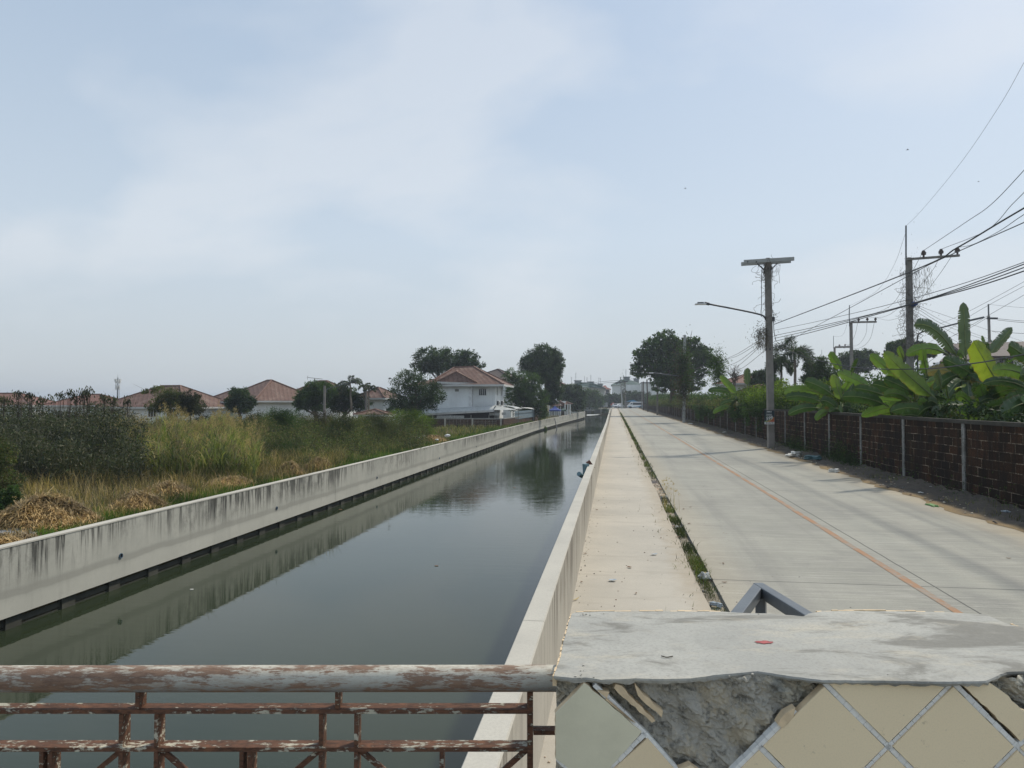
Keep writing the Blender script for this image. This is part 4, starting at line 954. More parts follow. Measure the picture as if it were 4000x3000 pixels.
# far apartment blocks with green roofs
def block(label, x0, x1, yt, yb, d, dep, group='pale apartment blocks in the distance', rows=3, cols=6, side=1):
    p, q = P(x0, yt, d), P(x1, yt, d); o = empty('apartment_block', label, 'apartment block', ((p.x+q.x)/2, p.y, -1.9), group)
    M = Matrix.Translation((p.x, p.y, 0)); W = q.x-p.x; z1 = p.z
    mb = MB(); mb.box((0, 0, -1.9), (W, dep, z1), M); mb.build('wall', 'far_wall', o)
    return o, p, q, W, z1
o, p, q, W, z1 = block('pale apartment block with long green roof left of the road end', 2246, 2362, 1512, 1560, 330, 26)
def gable(par, pts, m, th): mb = MB(); mb.prism([P(*t) for t in pts], th); mb.build('roof', m, par)
gable(o, [(2240, 1505, 331), (2262, 1493, 331), (2298, 1494, 331), (2340, 1505, 329), (2364, 1516, 326), (2364, 1518, 326), (2300, 1513, 327), (2240, 1513, 329)], 'green_roof', (0, 24, 0))
gable(o, [(2300, 1500, 322), (2318, 1496, 322), (2345, 1507, 321), (2366, 1517, 321), (2312, 1512, 321)], 'green_roof', (0, 18, 0))
for (x, y, w_, h_) in ((2244, 1488, 26, 16), (2296, 1493, 22, 12), (2336, 1502, 18, 8)):
    a, b = P(x, y, 345), P(x+w_, y+h_, 345); mb = MB(); mb.box((a.x, a.y, b.z-1), (b.x, a.y+4, a.z)); mb.box((a.x-.3, a.y-.3, a.z+.02), (b.x+.3, a.y+4.3, a.z+.35)); mb.build('water_tank', 'tank', o)
for px in (2300, 2311, 2322, 2341, 2350, 2359):
    for py in (1518, 1529, 1541):
        c = P(px, py, 329.5); mb = MB(); mb.box((c.x-.45, c.y-.2, c.z-.55), (c.x+.45, c.y-.12, c.z+.55)); mb.build('window', 'glass_dark', o)
        mb = MB(); mb.box((c.x-.6, c.y-.9, c.z-1.1), (c.x+.6, c.y-.15, c.z-.6)); mb.build('balcony', 'white_paint', o)
o, p, q, W, z1 = block('cream apartment block with red roof between the two green roofed ones', 2357, 2384, 1521, 1560, 360, 14)
gable(o, [(2350, 1520, 359), (2356, 1507, 361), (2366, 1505, 361), (2371, 1513, 359), (2387, 1519, 357), (2386, 1521, 357)], 'red_roof_far', (0, 14, 0))
for px in (2366, 2374):
    for py in (1527, 1537): c = P(px, py, 359.6); mb = MB(); mb.box((c.x-.7, c.y-.15, c.z-.6), (c.x+.7, c.y-.05, c.z+.6)); mb.build('window', 'glass_dark', o)
o, p, q, W, z1 = block('tall pale apartment block with green roof right behind the leaning poles', 2391, 2500, 1503, 1560, 320, 26)
gable(o, [(2386, 1503, 320), (2428, 1482, 322), (2470, 1486, 322), (2503, 1500, 320), (2503, 1505, 319), (2386, 1505, 319)], 'green_roof', (0, 24, 0))
for (x, y, w_, h_) in ((2436, 1474, 24, 14), (2476, 1481, 20, 12)):
    a, b = P(x, y, 330), P(x+w_, y+h_, 330); mb = MB(); mb.box((a.x, a.y, b.z-1), (b.x, a.y+4, a.z)); mb.box((a.x-.3, a.y-.3, a.z+.02), (b.x+.3, a.y+4.3, a.z+.35)); mb.build('water_tank', 'tank', o)
for px, py in ((2437, 1508), (2452, 1508), (2470, 1519), (2480, 1520), (2490, 1521), (2470, 1531), (2480, 1532)):
    c = P(px, py, 319.6); mb = MB(); mb.box((c.x-.4, c.y-.2, c.z-.7), (c.x+.4, c.y-.1, c.z+.7)); mb.build('window', 'glass_dark', o)
o, p, q, W, z1 = block('grey block glimpsed under the big roadside tree', 2505, 2590, 1497, 1560, 300, 20)
mb = MB(); mb.box((0, -.5, z1+.02), (W, 20, z1+.5), Matrix.Translation((p.x, p.y, 0))); mb.build('roof', 'tank', o)
o, p, q, W, z1 = block('pale block with a pink red roof behind the big round tree', 2176, 2216, 1506, 1560, 300, 16)
gable(o, [(2168, 1508, 299), (2176, 1490, 300), (2186, 1490, 300), (2218, 1505, 299)], 'red_roof_far', (0, 16, 0))
# thin television aerials
def aerial(px, y0, y1, d, label, bars=4, w_=7):
    a, b = P(px, y0, d), P(px, y1, d); k = d/FPX; mb = MB(); mb.tube([(a.x, a.y, b.z), (a.x, a.y, a.z)], .6*k, 5)
    for i in range(bars):
        z = a.z-(a.z-b.z)*(.08+.16*i); h_ = w_*k*(1-.12*i)/2; mb.beam((a.x-h_, a.y, z), (a.x+h_, a.y, z), .4*k, .4*k)
    return tag(mb.build('aerial', 'grey_steel'), label, 'aerial', 'television aerials over the distant roofs')
aerial(2249, 1456, 1490, 344, 'tall thin aerial on the left tank of the long green roof'); aerial(2232, 1472, 1500, 344, 'aerial left of the long green roof', 2); aerial(2283, 1469, 1495, 344, 'plain mast above the middle of the long green roof', 0)
aerial(2308, 1465, 1494, 344, 'branched aerial over the second tank of the green roof', 5, 6); aerial(2293, 1474, 1495, 344, 'short aerial between the mast and the branched aerial', 3, 6); aerial(2345, 1477, 1503, 344, 'aerial over the third tank of the green roof', 4, 6); aerial(2339, 1475, 1502, 344, 'bare mast close to the third tank of the green roof', 0)
aerial(2445, 1442, 1474, 330, 'tallest branched aerial on the block behind the poles', 5, 6); aerial(2483, 1460, 1482, 330, 'aerial beside the big tree on the right tank', 3, 8)
a = P(1228, 1477, 100); mb = MB(); mb.tube([(a.x-1, a.y, a.z+.1), (a.x+1.2, a.y, a.z-.15)], .03, 6); mb.tube([(a.x, a.y, 2.9), (a.x, a.y, a.z)], .03, 6)
for i in range(5): mb.beam((a.x-1+i*.5, a.y-.3, a.z+.1-i*.05), (a.x-1+i*.5, a.y+.3, a.z+.1-i*.05), .025, .025)
mb.beam((a.x-1, a.y, a.z-.2), (a.x-1, a.y, a.z+.35), .03, .03); tag(mb.build('aerial', 'dark_metal'), 'wide television aerial on the red roof behind the mango trees', 'aerial')

# phone mast
md_ = 260.; b0 = P(459, 1568, md_); t0 = P(457, 1460, md_); k = md_/FPX
MS = empty('phone_mast', 'slim phone mast with clusters of antennas above the red roofs at left', 'mast', (b0.x, b0.y, LZ))
mb = MB(); mb.tube([(b0.x, b0.y, LZ), (b0.x, b0.y, P(457, 1475, md_).z)], [.28, .18], 8); mb.tube([(b0.x+.7, b0.y, LZ), (b0.x+.7, b0.y, P(457, 1520, md_).z)], .05, 6); mb.build('pole', 'grey_steel', MS)
mb = MB(); mb.tube([(b0.x, b0.y, P(457, 1475, md_).z), (b0.x, b0.y, t0.z)], [.06, .02], 6); mb.build('spike', 'grey_steel', MS)
for py, r_, n_, h_ in ((1486, 10, 8, 1.1), (1492, 8, 5, 1.2), (1508, 7, 5, 1.2), (1516, 7, 4, 1.2)):
    z = P(457, py, md_).z
    for i in range(n_):
        an = 6.283*i/n_+py; x, y = b0.x+r_*k*math.cos(an), b0.y+r_*k*math.sin(an); mb = MB(); mb.box((x-.14, y-.1, z-h_/2), (x+.14, y+.1, z+h_/2)); mb.beam((x, y, z), (b0.x, b0.y, z), .06, .06); mb.build('antenna', 'white_paint', MS)

# house behind the banana plants
RH = empty('house', 'house with grey brown tile roof and pale walls behind the banana plants', 'house', tuple(P(3840, 1560, 62)))
hd = 58.; mb = MB(); p = P(3850, 1400, hd); q = P(4060, 1400, hd); mb.box((p.x, p.y, -2.7), (q.x, q.y+9, P(3850, 1392, hd).z)); p2 = P(3676, 1424, hd-1.); q2 = P(3745, 1424, hd-1.); mb.box((p2.x, p2.y, -2.7), (q2.x, q2.y+6, p2.z)); p3 = P(3745, 1460, hd); mb.box((q2.x+.001, q2.y+.5, -2.7), (p.x-.001, p.y+6, p3.z+.6)); mb.build('wall', 'white_wall', RH)
mb = MB()
mb.add([P(3715, 1351, hd+6), P(4080, 1340, hd+6), P(4090, 1398, hd-1), P(3870, 1400, hd-1), P(3760, 1416, hd-1.6), P(3740, 1372, hd+2)], [(0, 1, 2, 3), (0, 3, 4, 5)])
mb.add([P(3670, 1421, hd-1.4), P(3752, 1421, hd-1.4), P(3745, 1395, hd+3), P(3690, 1400, hd+3)], [(0, 1, 2, 3)])
o = mb.build('roof', 'roof_tiles_brown', RH); o.modifiers.new('t', 'SOLIDIFY').thickness = .2
wz = P(3924, 1413, hd); win(RH, Vector((wz.x, p.y, wz.z)), 1.05, .42, 0, 'white_paint', 2)
wz = P(3693, 1450, hd-1); win(RH, Vector((wz.x, p2.y, wz.z)), .18, .75, 0, 'white_paint', 0)
hip_house('house', 'house with a faded red roof behind the trees right of the road', at(2925, 96), R(12), 6.5, 6, 2.6, 3.9, m='roof_tiles_dull', zg=-2.6, oh=.5)
hip_house('house', 'low dark red roof just above the creeper covered wall', at(2962, 62), R(5), 2.4, 3, .85, 1.55, m='roof_tiles_dull', zg=-2.6, oh=.4)
# ------------------------------------------------------------------ foliage materials
leafmat('leaf_dark', [(0.029, 0.056, 0.027), (0.043, 0.076, 0.034), (0.065, 0.103, 0.043), (0.034, 0.063, 0.031)], .22)
leafmat('leaf_mid', [(0.042, 0.084, 0.026), (0.066, 0.120, 0.036), (0.034, 0.066, 0.024), (0.084, 0.138, 0.042)], .28)
leafmat('leaf_bright', [(.08, .14, .022), (.13, .19, .03), (.045, .09, .02), (.19, .24, .06)], .42)
leafmat('leaf_feather', [(0.052, 0.085, 0.029), (0.098, 0.143, 0.046), (0.052, 0.058, 0.033), (0.156, 0.176, 0.072), (0.143, 0.111, 0.065)], .3)
leafmat('leaf_dry', [(.10, .075, .045), (.06, .045, .03), (.045, .05, .028), (.13, .10, .06)], .2)
leafmat('brush_dark', [(0.044, 0.060, 0.031), (0.068, 0.068, 0.047), (0.031, 0.049, 0.023), (0.124, 0.114, 0.081), (0.057, 0.086, 0.031)], .15)
leafmat('palm_leaf', [(0.046, 0.069, 0.044), (0.069, 0.098, 0.057), (0.034, 0.057, 0.034), (0.103, 0.127, 0.086)], .2)
leafmat('straw', [(0.504, 0.360, 0.180), (0.360, 0.240, 0.120), (0.600, 0.456, 0.252), (0.240, 0.156, 0.084)], .1, .7)
leafmat('dry_grass', [(0.351, 0.260, 0.137), (0.195, 0.150, 0.078), (0.468, 0.358, 0.195), (0.111, 0.098, 0.046), (0.143, 0.150, 0.065)], .25, .7)
leafmat('reed', [(0.100, 0.144, 0.044), (0.213, 0.263, 0.088), (0.338, 0.325, 0.138), (0.062, 0.100, 0.031), (0.450, 0.388, 0.213)], .3, .6)
leafmat('plume', [(.36, .27, .17), (.28, .21, .13), (.42, .33, .22)], .3, .8)
leafmat('grass_green', [(.06, .12, .02), (.09, .16, .03), (.045, .09, .018), (.14, .18, .05)], .3, .5)
leafmat('grass_weed', [(0.075, 0.106, 0.035), (0.125, 0.163, 0.050), (0.250, 0.206, 0.100), (0.062, 0.081, 0.031), (0.325, 0.256, 0.144)], .25, .6)
leafmat('dry_vine', [(.10, .085, .07), (.06, .05, .042), (.14, .115, .085), (.045, .05, .035)], .1, .8)
leafmat('flower_red', [(.5, .04, .05), (.4, .03, .04)], .2)

def stuff(o, label, cat='plants'): return tag(o, label, cat, kind='stuff')
# ------------------------------------------------------------------ left bank: trees from near to far
tree('mango_tree', 'broad dark mango tree standing directly left of the white house', 84, [(1600, 1500, 62, 52), (1665, 1530, 62, 55), (1555, 1555, 50, 45), (1640, 1570, 70, 42), (1700, 1545, 32, 50), (1590, 1590, 68, 28), (1540, 1595, 30, 22), (1610, 1470, 40, 26)], (1630, 1650), 640, .26, 'leaf_dark', .3, aspect=.36, per=22, fork=.3)
tree('tree', 'tall open crowned tree rising behind the roof of the white house', 118, [(1680, 1395, 62, 38), (1745, 1400, 70, 40), (1820, 1400, 50, 30), (1850, 1425, 38, 24), (1660, 1430, 50, 28), (1720, 1440, 70, 30), (1790, 1440, 60, 26)], (1745, 1590), 560, .34, 'leaf_dark', .35, inner=.35, clump=.22)
tree('tree', 'tallest tree on the left bank with a dense rounded dark crown', 126, [(2115, 1400, 62, 50), (2075, 1430, 44, 44), (2160, 1415, 42, 50), (2125, 1450, 66, 40), (2150, 1480, 44, 34), (2165, 1520, 32, 34), (2150, 1550, 42, 30)], (2122, 1640), 1500, .32, 'leaf_dark', .4, clump=.20, inner=.5, fork=.35)
tree('mango_tree', 'bushy mango tree between the white house and the tallest tree', 106, [(2000, 1470, 36, 30), (2060, 1490, 50, 40), (2030, 1530, 56, 44), (2085, 1545, 55, 44), (2010, 1570, 40, 34), (2090, 1590, 44, 36), (2110, 1610, 32, 26), (2050, 1600, 48, 32)], (2055, 1660), 900, .28, 'leaf_mid', .3, aspect=.36, clump=.24, fork=.3)
tree('tree', 'compact round green tree right of the pavilion', 168, [(2232, 1525, 36, 24), (2215, 1545, 30, 26), (2255, 1550, 34, 30), (2240, 1572, 44, 26), (2265, 1585, 20, 18)], (2240, 1608), 420, .5, 'leaf_dark', .35)
tree('tree', 'pale green tree in front of the long green roofed block', 262, [(2300, 1543, 36, 22), (2325, 1552, 28, 20), (2285, 1560, 24, 20), (2320, 1575, 40, 18), (2290, 1582, 28, 14)], (2305, 1592), 360, .62, 'leaf_mid', .35)
tree('tree', 'wide low tree behind the far bridge, left of the leaning poles', 300, [(2375, 1560, 34, 14), (2400, 1552, 32, 12), (2350, 1572, 30, 14), (2390, 1575, 40, 16), (2425, 1565, 20, 18)], (2390, 1592), 360, .65, 'leaf_dark', .35)
tree('tree', 'dark spreading tree right of the leaning poles', 285, [(2462, 1548, 32, 18), (2490, 1545, 28, 18), (2455, 1568, 32, 16), (2500, 1565, 32, 22), (2530, 1560, 30, 24)], (2480, 1594), 420, .6, 'leaf_dark', .35)
for a_ in (('dark mango tree right of the tall red roof, nearest the leaning lamp pole', 1235, 82, [(1235, 1522, 46, 34), (1195, 1550, 44, 32), (1270, 1530, 42, 34), (1230, 1575, 60, 26), (1165, 1580, 26, 22)], 'leaf_mid'),
           ('dark mango tree filling the gap under the small palms', 1345, 86, [(1330, 1540, 42, 36), (1375, 1555, 44, 34), (1410, 1575, 36, 30), (1340, 1585, 60, 24), (1300, 1560, 26, 34)], 'leaf_dark'),
           ('small round dark tree in front of the tall red roof', 935, 80, [(935, 1545, 34, 30), (915, 1575, 30, 26), (962, 1572, 34, 26), (940, 1592, 44, 18)], 'leaf_dark')):
    tree('mango_tree', a_[0], a_[2], a_[3], (a_[1], 1640), 420, .28, a_[4], .2, aspect=.36, fork=.3)
# grey green feathery bush in front of the wide roof
tree('thorn_bush', 'grey green feathery thorn bush in front of the wide red roof', 52, [(650, 1545, 55, 30), (690, 1570, 55, 36), (620, 1585, 50, 30), (720, 1595, 40, 30), (575, 1530, 26, 12), (610, 1518, 22, 10)], (680, 1660), 360, .10, 'leaf_feather', .07, cat='bush', per=40, inner=.5, clump=.3)
tree('bush', 'dark purplish bush beside the grey green thorn bush', 50, [(740, 1560, 34, 34), (765, 1590, 38, 30), (720, 1600, 34, 22)], (745, 1660), 200, .11, 'brush_dark', .06, cat='bush', per=36)
# small palms among the mango trees
def frond(p0, dirv, L, droop, nl=34, lw=.06, ll=.5, plume=.6, hang=.5):
    """feather leaf: list of leaflets and its rachis points"""
    dirv = Vector(dirv).normalized(); pts = []; p = Vector(p0); d_ = dirv.copy(); seg = 12
    for i in range(seg+1):
        pts.append(p.copy()); d_ = (d_+Vector((0, 0, -droop/seg*(1+i*.12)))).normalized(); p = p+d_*(L/seg)
    Cs = []; Ds = []; Ls = []
    for i in range(nl):
        t = .08+.92*i/nl; f = t*seg; k_ = min(int(f), seg-1); q = pts[k_].lerp(pts[k_+1], f-k_); ax = (pts[k_+1]-pts[k_]).normalized()
        sd = ax.cross(Vector((0, 0, 1)));
        if sd.length < .1: sd = Vector((1, 0, 0))
        sd.normalize(); up = sd.cross(ax)
        for s in (-1, 1):
            for r_ in range(2):
                dv = (sd*s+ax*.75+up*random.uniform(-plume, plume)+Vector((0, 0, -hang*random.random()))).normalized(); Cs.append(q); Ds.append(dv); Ls.append(ll*math.sin(math.pi*min(.97, max(.08, t*.86+.12)))*random.uniform(.75, 1.1))
    return np.array([tuple(c) for c in Cs]), np.array([tuple(c) for c in Ds]), np.array(Ls), pts
def palm(label, top, base, fr, L, r_=.12, ll=.55, lw=.07, droop=1.4, name='palm_tree', mat='palm_leaf', nl=36, plume=.6, group=None):
    top, base = Vector(top), Vector(base); o = empty(name, label, 'palm', base, group)
    mb = MB(); n_ = 12; mb.tube([base.lerp(top, i/n_)+Vector((.05*math.sin(i*.9)*r_*4, 0, 0)) for i in range(n_+1)], [r_*(1.25-.5*i/n_) for i in range(n_+1)], 10); mb.build('trunk', 'pale_bark', o, smooth=True)
    for az, el in fr:
        dv = (math.cos(R(az))*math.cos(R(el)), math.sin(R(az))*math.cos(R(el)), math.sin(R(el)))
        C_, D_, L_, pts = frond(top, dv, L*random.uniform(.85, 1.1), droop*random.uniform(.8, 1.2), nl, lw, ll, plume)
        V = leaves(C_, L_, lw, D_, .05); f = rawmesh('frond', V, 4, mat, o)
        mb = MB(); mb.tube(pts, [r_*.28*(1-.85*i/len(pts)) for i in range(len(pts))], 5); q = mb.build('stalk', 'pale_bark', f, world=False); q.data.transform(parent_world(o).inverted())
    return o
palm('palm with a feathery blown crown above the mango trees', P(1368, 1498, 84), P(1372, 1600, 84), [(170, 38), (200, 20), (15, 60), (40, 45), (0, 25), (100, 70), (250, 30), (330, 40), (140, 10)], 1.9, .11, .55, .06, 1.3)
palm('smaller palm right of the feathery one, beside the second lamp pole', P(1425, 1508, 86), P(1426, 1600, 86), [(170, 25), (15, 40), (60, 60), (120, 45), (220, 20), (310, 30), (0, 5)], 1.1, .1, .4, .05, 1.4)
palm('small palm touching the grey lamp pole among the mango trees', P(1440, 1520, 83), P(1440, 1605, 83), [(30, 35), (350, 20), (150, 30), (90, 60), (250, 20), (10, 60)], 1.1, .09, .4, .05, 1.2)
# belt of feathery shrubs
g_s = 'feathery green shrubs along the left bank'
for lab, px, d, lo, m, n_ in (
    ('dense olive shrub left in the shrub belt below the small round tree', 985, 44, [(985, 1640, 56, 26), (950, 1670, 50, 36), (1020, 1675, 60, 40), (980, 1710, 70, 34)], 'leaf_feather', 300),
    ('tall green shrub under the tall red roof', 1095, 46, [(1080, 1625, 50, 28), (1130, 1640, 50, 30), (1090, 1670, 66, 36), (1120, 1710, 66, 34)], 'leaf_mid', 320),
    ('brownish half dry shrub below the grey lamp pole', 1250, 48, [(1240, 1640, 56, 30), (1290, 1645, 44, 28), (1250, 1680, 60, 34), (1220, 1715, 60, 34)], 'leaf_dry', 230),
    ('bright feathery shrub in the middle of the belt', 1355, 46, [(1345, 1650, 50, 26), (1390, 1665, 54, 32), (1340, 1695, 60, 36), (1390, 1720, 60, 32)], 'leaf_feather', 330),
    ('yellow green feathery shrub below the pyramid roofed house', 1480, 50, [(1450, 1640, 50, 24), (1510, 1650, 52, 30), (1480, 1685, 66, 34), (1450, 1715, 60, 30)], 'leaf_feather', 330),
    ('rightmost bright green shrub of the belt, against the mango tree', 1610, 54, [(1590, 1620, 50, 22), (1640, 1640, 42, 26), (1600, 1660, 56, 32), (1640, 1680, 46, 28), (1560, 1690, 44, 24)], 'leaf_bright', 320),
    ('low dark green shrub near the wall at the foot of the belt', 1150, 37, [(1150, 1760, 70, 26), (1090, 1775, 50, 22), (1200, 1790, 50, 22)], 'leaf_mid', 220),
    ('low green shrub near the wall left of the rubbish heap', 1420, 47, [(1400, 1755, 62, 24), (1460, 1750, 50, 22), (1370, 1780, 40, 18)], 'leaf_mid', 200),
    ('small bright green weed bush right above the wall in the belt', 1310, 41, [(1310, 1790, 46, 18), (1270, 1800, 36, 16)], 'leaf_bright', 130),
    ('dark shrub behind the tall reeds', 800, 46, [(800, 1650, 56, 24), (860, 1655, 50, 26), (760, 1680, 50, 22)], 'brush_dark', 220)):
    tree('shrub', lab, d, [(a, b+4, c*1.3, e*1.25) for a, b, c, e in lo], (px, 1574+2.8*FPX/d), int(n_*1.7), .085, m, .05, cat='shrub', group=g_s, per=44, clump=.34, inner=.55, aspect=.45, fork=.15, lean=.2)
tree('shrub', 'green leafy shrub at the far left edge in front of the dark brush', 20.5, [(0, 1800, 50, 40), (-40, 1760, 80, 60), (45, 1880, 40, 45), (-10, 1930, 60, 40), (-60, 1860, 90, 70)], (10, 1950), 260, .065, 'leaf_feather', .03, cat='shrub', per=40, clump=.3, fork=.2)
tree('shrub', 'dark low shrub at the left edge beside the big straw heap', 17.5, [(20, 1960, 60, 40), (60, 1930, 40, 30), (-20, 1990, 50, 30)], (20, 2015), 130, .06, 'leaf_mid', .02, cat='shrub', per=36, fork=.2)
# dark brush thicket, reeds, grasses (nobody could count these)
def zone(n, fn):
    """n ground points of the left bank from photo pixel columns px and distances d"""
    px, d = fn(n); F2 = np.array([Fv[0], Fv[1]])/np.hypot(Fv[0], Fv[1]); R2 = Rv[:2]
    xy = d[:, None]*F2+((px-2000)/FPX*d)[:, None]*R2
    ok = xy[:, 0] < np.array([lwx(v) for v in xy[:, 1]])-.35
    xy = xy[ok]; return np.concatenate([xy, np.full((len(xy), 1), LZ)], 1), px[ok], d[ok]
# thicket: stems plus leaves in a band
B, px, d = zone(5200, lambda n: (rng.uniform(-250, 560, n), rng.uniform(24, 44, n)))
hp = 3.05*(.72+.28*np.sin(px*.021+d)*np.sin(px*.008+1.3))*np.interp(px, [-250, 380, 480, 560], [1.02, 1.0, .88, .66])*np.interp(d, [24, 28, 44], [.62, .95, 1.05])
st = blades(B, hp*rng.uniform(.7, 1.08, len(B)), .028, .45)
rawmesh('x', st, 5, 'brush_dark', None, faces=BF); br_st = bpy.data.objects['x']; br_st.name = 'brush_stems'; stuff(br_st, 'thin dry stems of the dark brush thicket at the left', 'brush')
idx = rng.integers(0, len(B), 80000); t = rng.uniform(.12, 1.0, len(idx))**.8; C_ = B[idx]+np.stack([rng.normal(0, .32, len(idx)), rng.normal(0, .32, len(idx)), t*hp[idx]], 1)
stuff(rawmesh('brush', leaves(C_, rng.uniform(.07, .20, len(idx)), rng.uniform(.025, .06, len(idx)), unit(rdir(len(idx))+np.array([0, 0, -.5]))), 4, 'brush_dark'), 'dark leafy brush thicket with drooping dry leaves at the left', 'brush')
# feathery twig tops against the sky
for k_, (px_, py_, rx, ry) in enumerate([(230, 1548, 42, 22), (265, 1540, 26, 18), (300, 1552, 30, 14), (125, 1548, 12, 14), (75, 1535, 14, 12), (405, 1550, 10, 14), (325, 1545, 20, 20), (440, 1560, 18, 10), (160, 1558, 16, 10), (10, 1552, 20, 12), (480, 1566, 14, 8)]):
    pass
mb = MB(); TC = []
for (px_, py_, rx, ry) in [(230, 1548, 42, 22), (265, 1540, 26, 18), (300, 1552, 30, 14), (125, 1548, 12, 14), (75, 1535, 14, 12), (405, 1550, 10, 14), (325, 1542, 20, 22), (440, 1560, 18, 10), (160, 1558, 16, 10), (10, 1552, 20, 12), (345, 1530, 8, 20), (500, 1566, 10, 10)]:
    c = P(px_, py_, 30.)
    for _ in range(7):
        e_ = c+Vector((random.uniform(-1, 1)*rx, random.uniform(-1, 1)*8, random.uniform(-.2, 1.1)*ry))*(30/FPX); mb.tube([(e_.x*.4+c.x*.6, e_.y, -.6), e_.lerp(Vector((c.x, c.y, -.3)), .3), e_], [.012, .008, .004], 4)
        for _ in range(9): TC.append(tuple(e_+Vector((random.gauss(0, .09), random.gauss(0, .09), random.gauss(-.05, .09)))))
tw = mb.build('brush_twigs', 'bark'); stuff(tw, 'bare twigs standing out of the dark brush against the sky', 'brush'); TC = np.array(TC)
rawmesh('twig_leaves', leaves(TC, .15, .05, unit(rdir(len(TC))*.5+np.array([0, 0, -1.]))), 4, 'brush_dark', tw)
# reeds
B, px, d = zone(7000, lambda n: (rng.uniform(330, 1010, n), rng.uniform(25.5, 46, n)))
keep = (px > np.interp(d, [25, 31, 44], [640, 400, 330])) & (rng.random(len(px)) < np.interp(px, [330, 480, 900, 1010], [.35, 1, 1, .4])); B = B[keep]; px = px[keep]; d = d[keep]
h_ = np.interp(d, [26, 30, 46], [1.2, 1.85, 2.4])*rng.uniform(.45, 1.15, len(B))*(.88+.14*np.sin(px*.031))*np.interp(px, [330, 560, 1010], [.8, 1., .98])
rd = blades(B, h_, .036, .32, azim=.3); V = [rd]
for k_ in range(3):
    bb = B+np.stack([rng.normal(0, .04, len(B)), rng.normal(0, .04, len(B)), h_*rng.uniform(.15, .75, len(B))], 1); V.append(blades(bb, rng.uniform(.35, .7, len(B)), .04, 1.1))
stuff(rawmesh('reeds', np.concatenate(V), 5, 'reed', faces=BF), 'tall yellow green reeds with arching leaves left of the shrub belt', 'reeds')
sel = rng.random(len(B)) < .22; tp = rd[sel][:, 4]; n_ = 16
C_ = np.repeat(tp, n_, 0)+rng.normal(size=(len(tp)*n_, 3))*np.array([.05, .05, .12]); stuff(rawmesh('reed_plumes', leaves(C_, rng.uniform(.07, .18, len(C_)), .026, unit(rdir(len(C_))*.6+np.array([.4, 0, .8]))), 4, 'plume'), 'pale brown seed plumes on the tall reeds', 'reeds')
# dry grass, green undergrowth
B, px, d = zone(24000, lambda n: (rng.uniform(-200, 1350, n), rng.uniform(15.5, 36, n)**1.0))
keep = d < np.interp(px, [-200, 300, 1000, 1350], [27, 31, 36, 36]); B = B[keep]; d = d[keep]
stuff(rawmesh('dry_grass', blades(B, rng.uniform(.18, .62, len(B))*np.interp(d, [15, 22, 30], [.55, .9, 1.3])*rng.choice([.5, 1, 1.35], len(B)), .017, .85), 5, 'dry_grass', faces=BF), 'dry tangled grass between the straw heaps and the thicket', 'grass')
B, px, d = zone(42000, lambda n: (rng.uniform(500, 2150, n), rng.uniform(30, 125, n))); keep = (d < np.interp(px, [500, 1000, 1700, 1900, 2150], [34, 44, 76, 100, 130])) ; B = B[keep]; d = d[keep]
stuff(rawmesh('undergrowth', blades(B, rng.uniform(.2, .6, len(B)), .02+d*.0004, .6), 5, 'grass_weed', faces=BF), 'mixed green undergrowth behind the left canal wall', 'undergrowth')
Yv = np.concatenate([rng.uniform(10, 40, 26000), rng.uniform(40, 100, 22000)]); off = rng.gamma(1.6, .45, len(Yv)); k_ = (np.sin(Yv*.9)+np.sin(Yv*.37+1)+rng.normal(0, .5, len(Yv))) > -.5; Yv = Yv[k_]; off = off[k_]
B = np.stack([np.array([lwx(v) for v in Yv])-.26-off, Yv, np.full(len(Yv), LZ)], 1)
stuff(rawmesh('grass', blades(B, rng.uniform(.08, .30, len(B))*np.interp(Yv, [10, 60], [.8, 1.3]), .011+Yv*.0003, .6), 5, 'grass_green', faces=BF), 'strip of short green grass along the top of the left canal wall', 'grass')
B, px, d = zone(3600, lambda n: (rng.uniform(930, 1680, n), rng.uniform(28, 62, n)))
dm = np.interp(px, [930, 1300, 1680], [30, 33, 44])+3*np.sin(px*.03); keep = d > dm; B = B[keep]; px = px[keep]; fr_ = np.clip((d[keep]-dm[keep])/9, .22, 1); d = d[keep]
tz = (1574-np.interp(px, [930, 1060, 1200, 1350, 1480, 1640, 1680], [1640, 1608, 1612, 1628, 1632, 1612, 1640]))/FPX*d-LZ; tz = tz*(.55+.5*rng.random(len(px)))*(.84+.14*np.sin(px*.043+d*.6)+.10*np.sin(px*.11+d))*fr_
idx = rng.integers(0, len(B), 80000); t = rng.random(len(idx))**.6; C_ = B[idx]+np.stack([rng.normal(0, .22, len(idx)), rng.normal(0, .3, len(idx)), t*tz[idx]], 1)
stuff(rawmesh('shrubbery', leaves(C_, rng.uniform(.06, .15, len(idx)), rng.uniform(.02, .05, len(idx))), 4, 'leaf_feather'), 'mixed feathery shrubbery filling the belt between the shrubs', 'shrubbery')
stuff(rawmesh('shrub_stems', blades(B, tz*rng.uniform(.6, 1.05, len(B)), .03, .4), 5, 'leaf_dry', faces=BF), 'dry brown stems standing in the shrubbery', 'shrubbery')
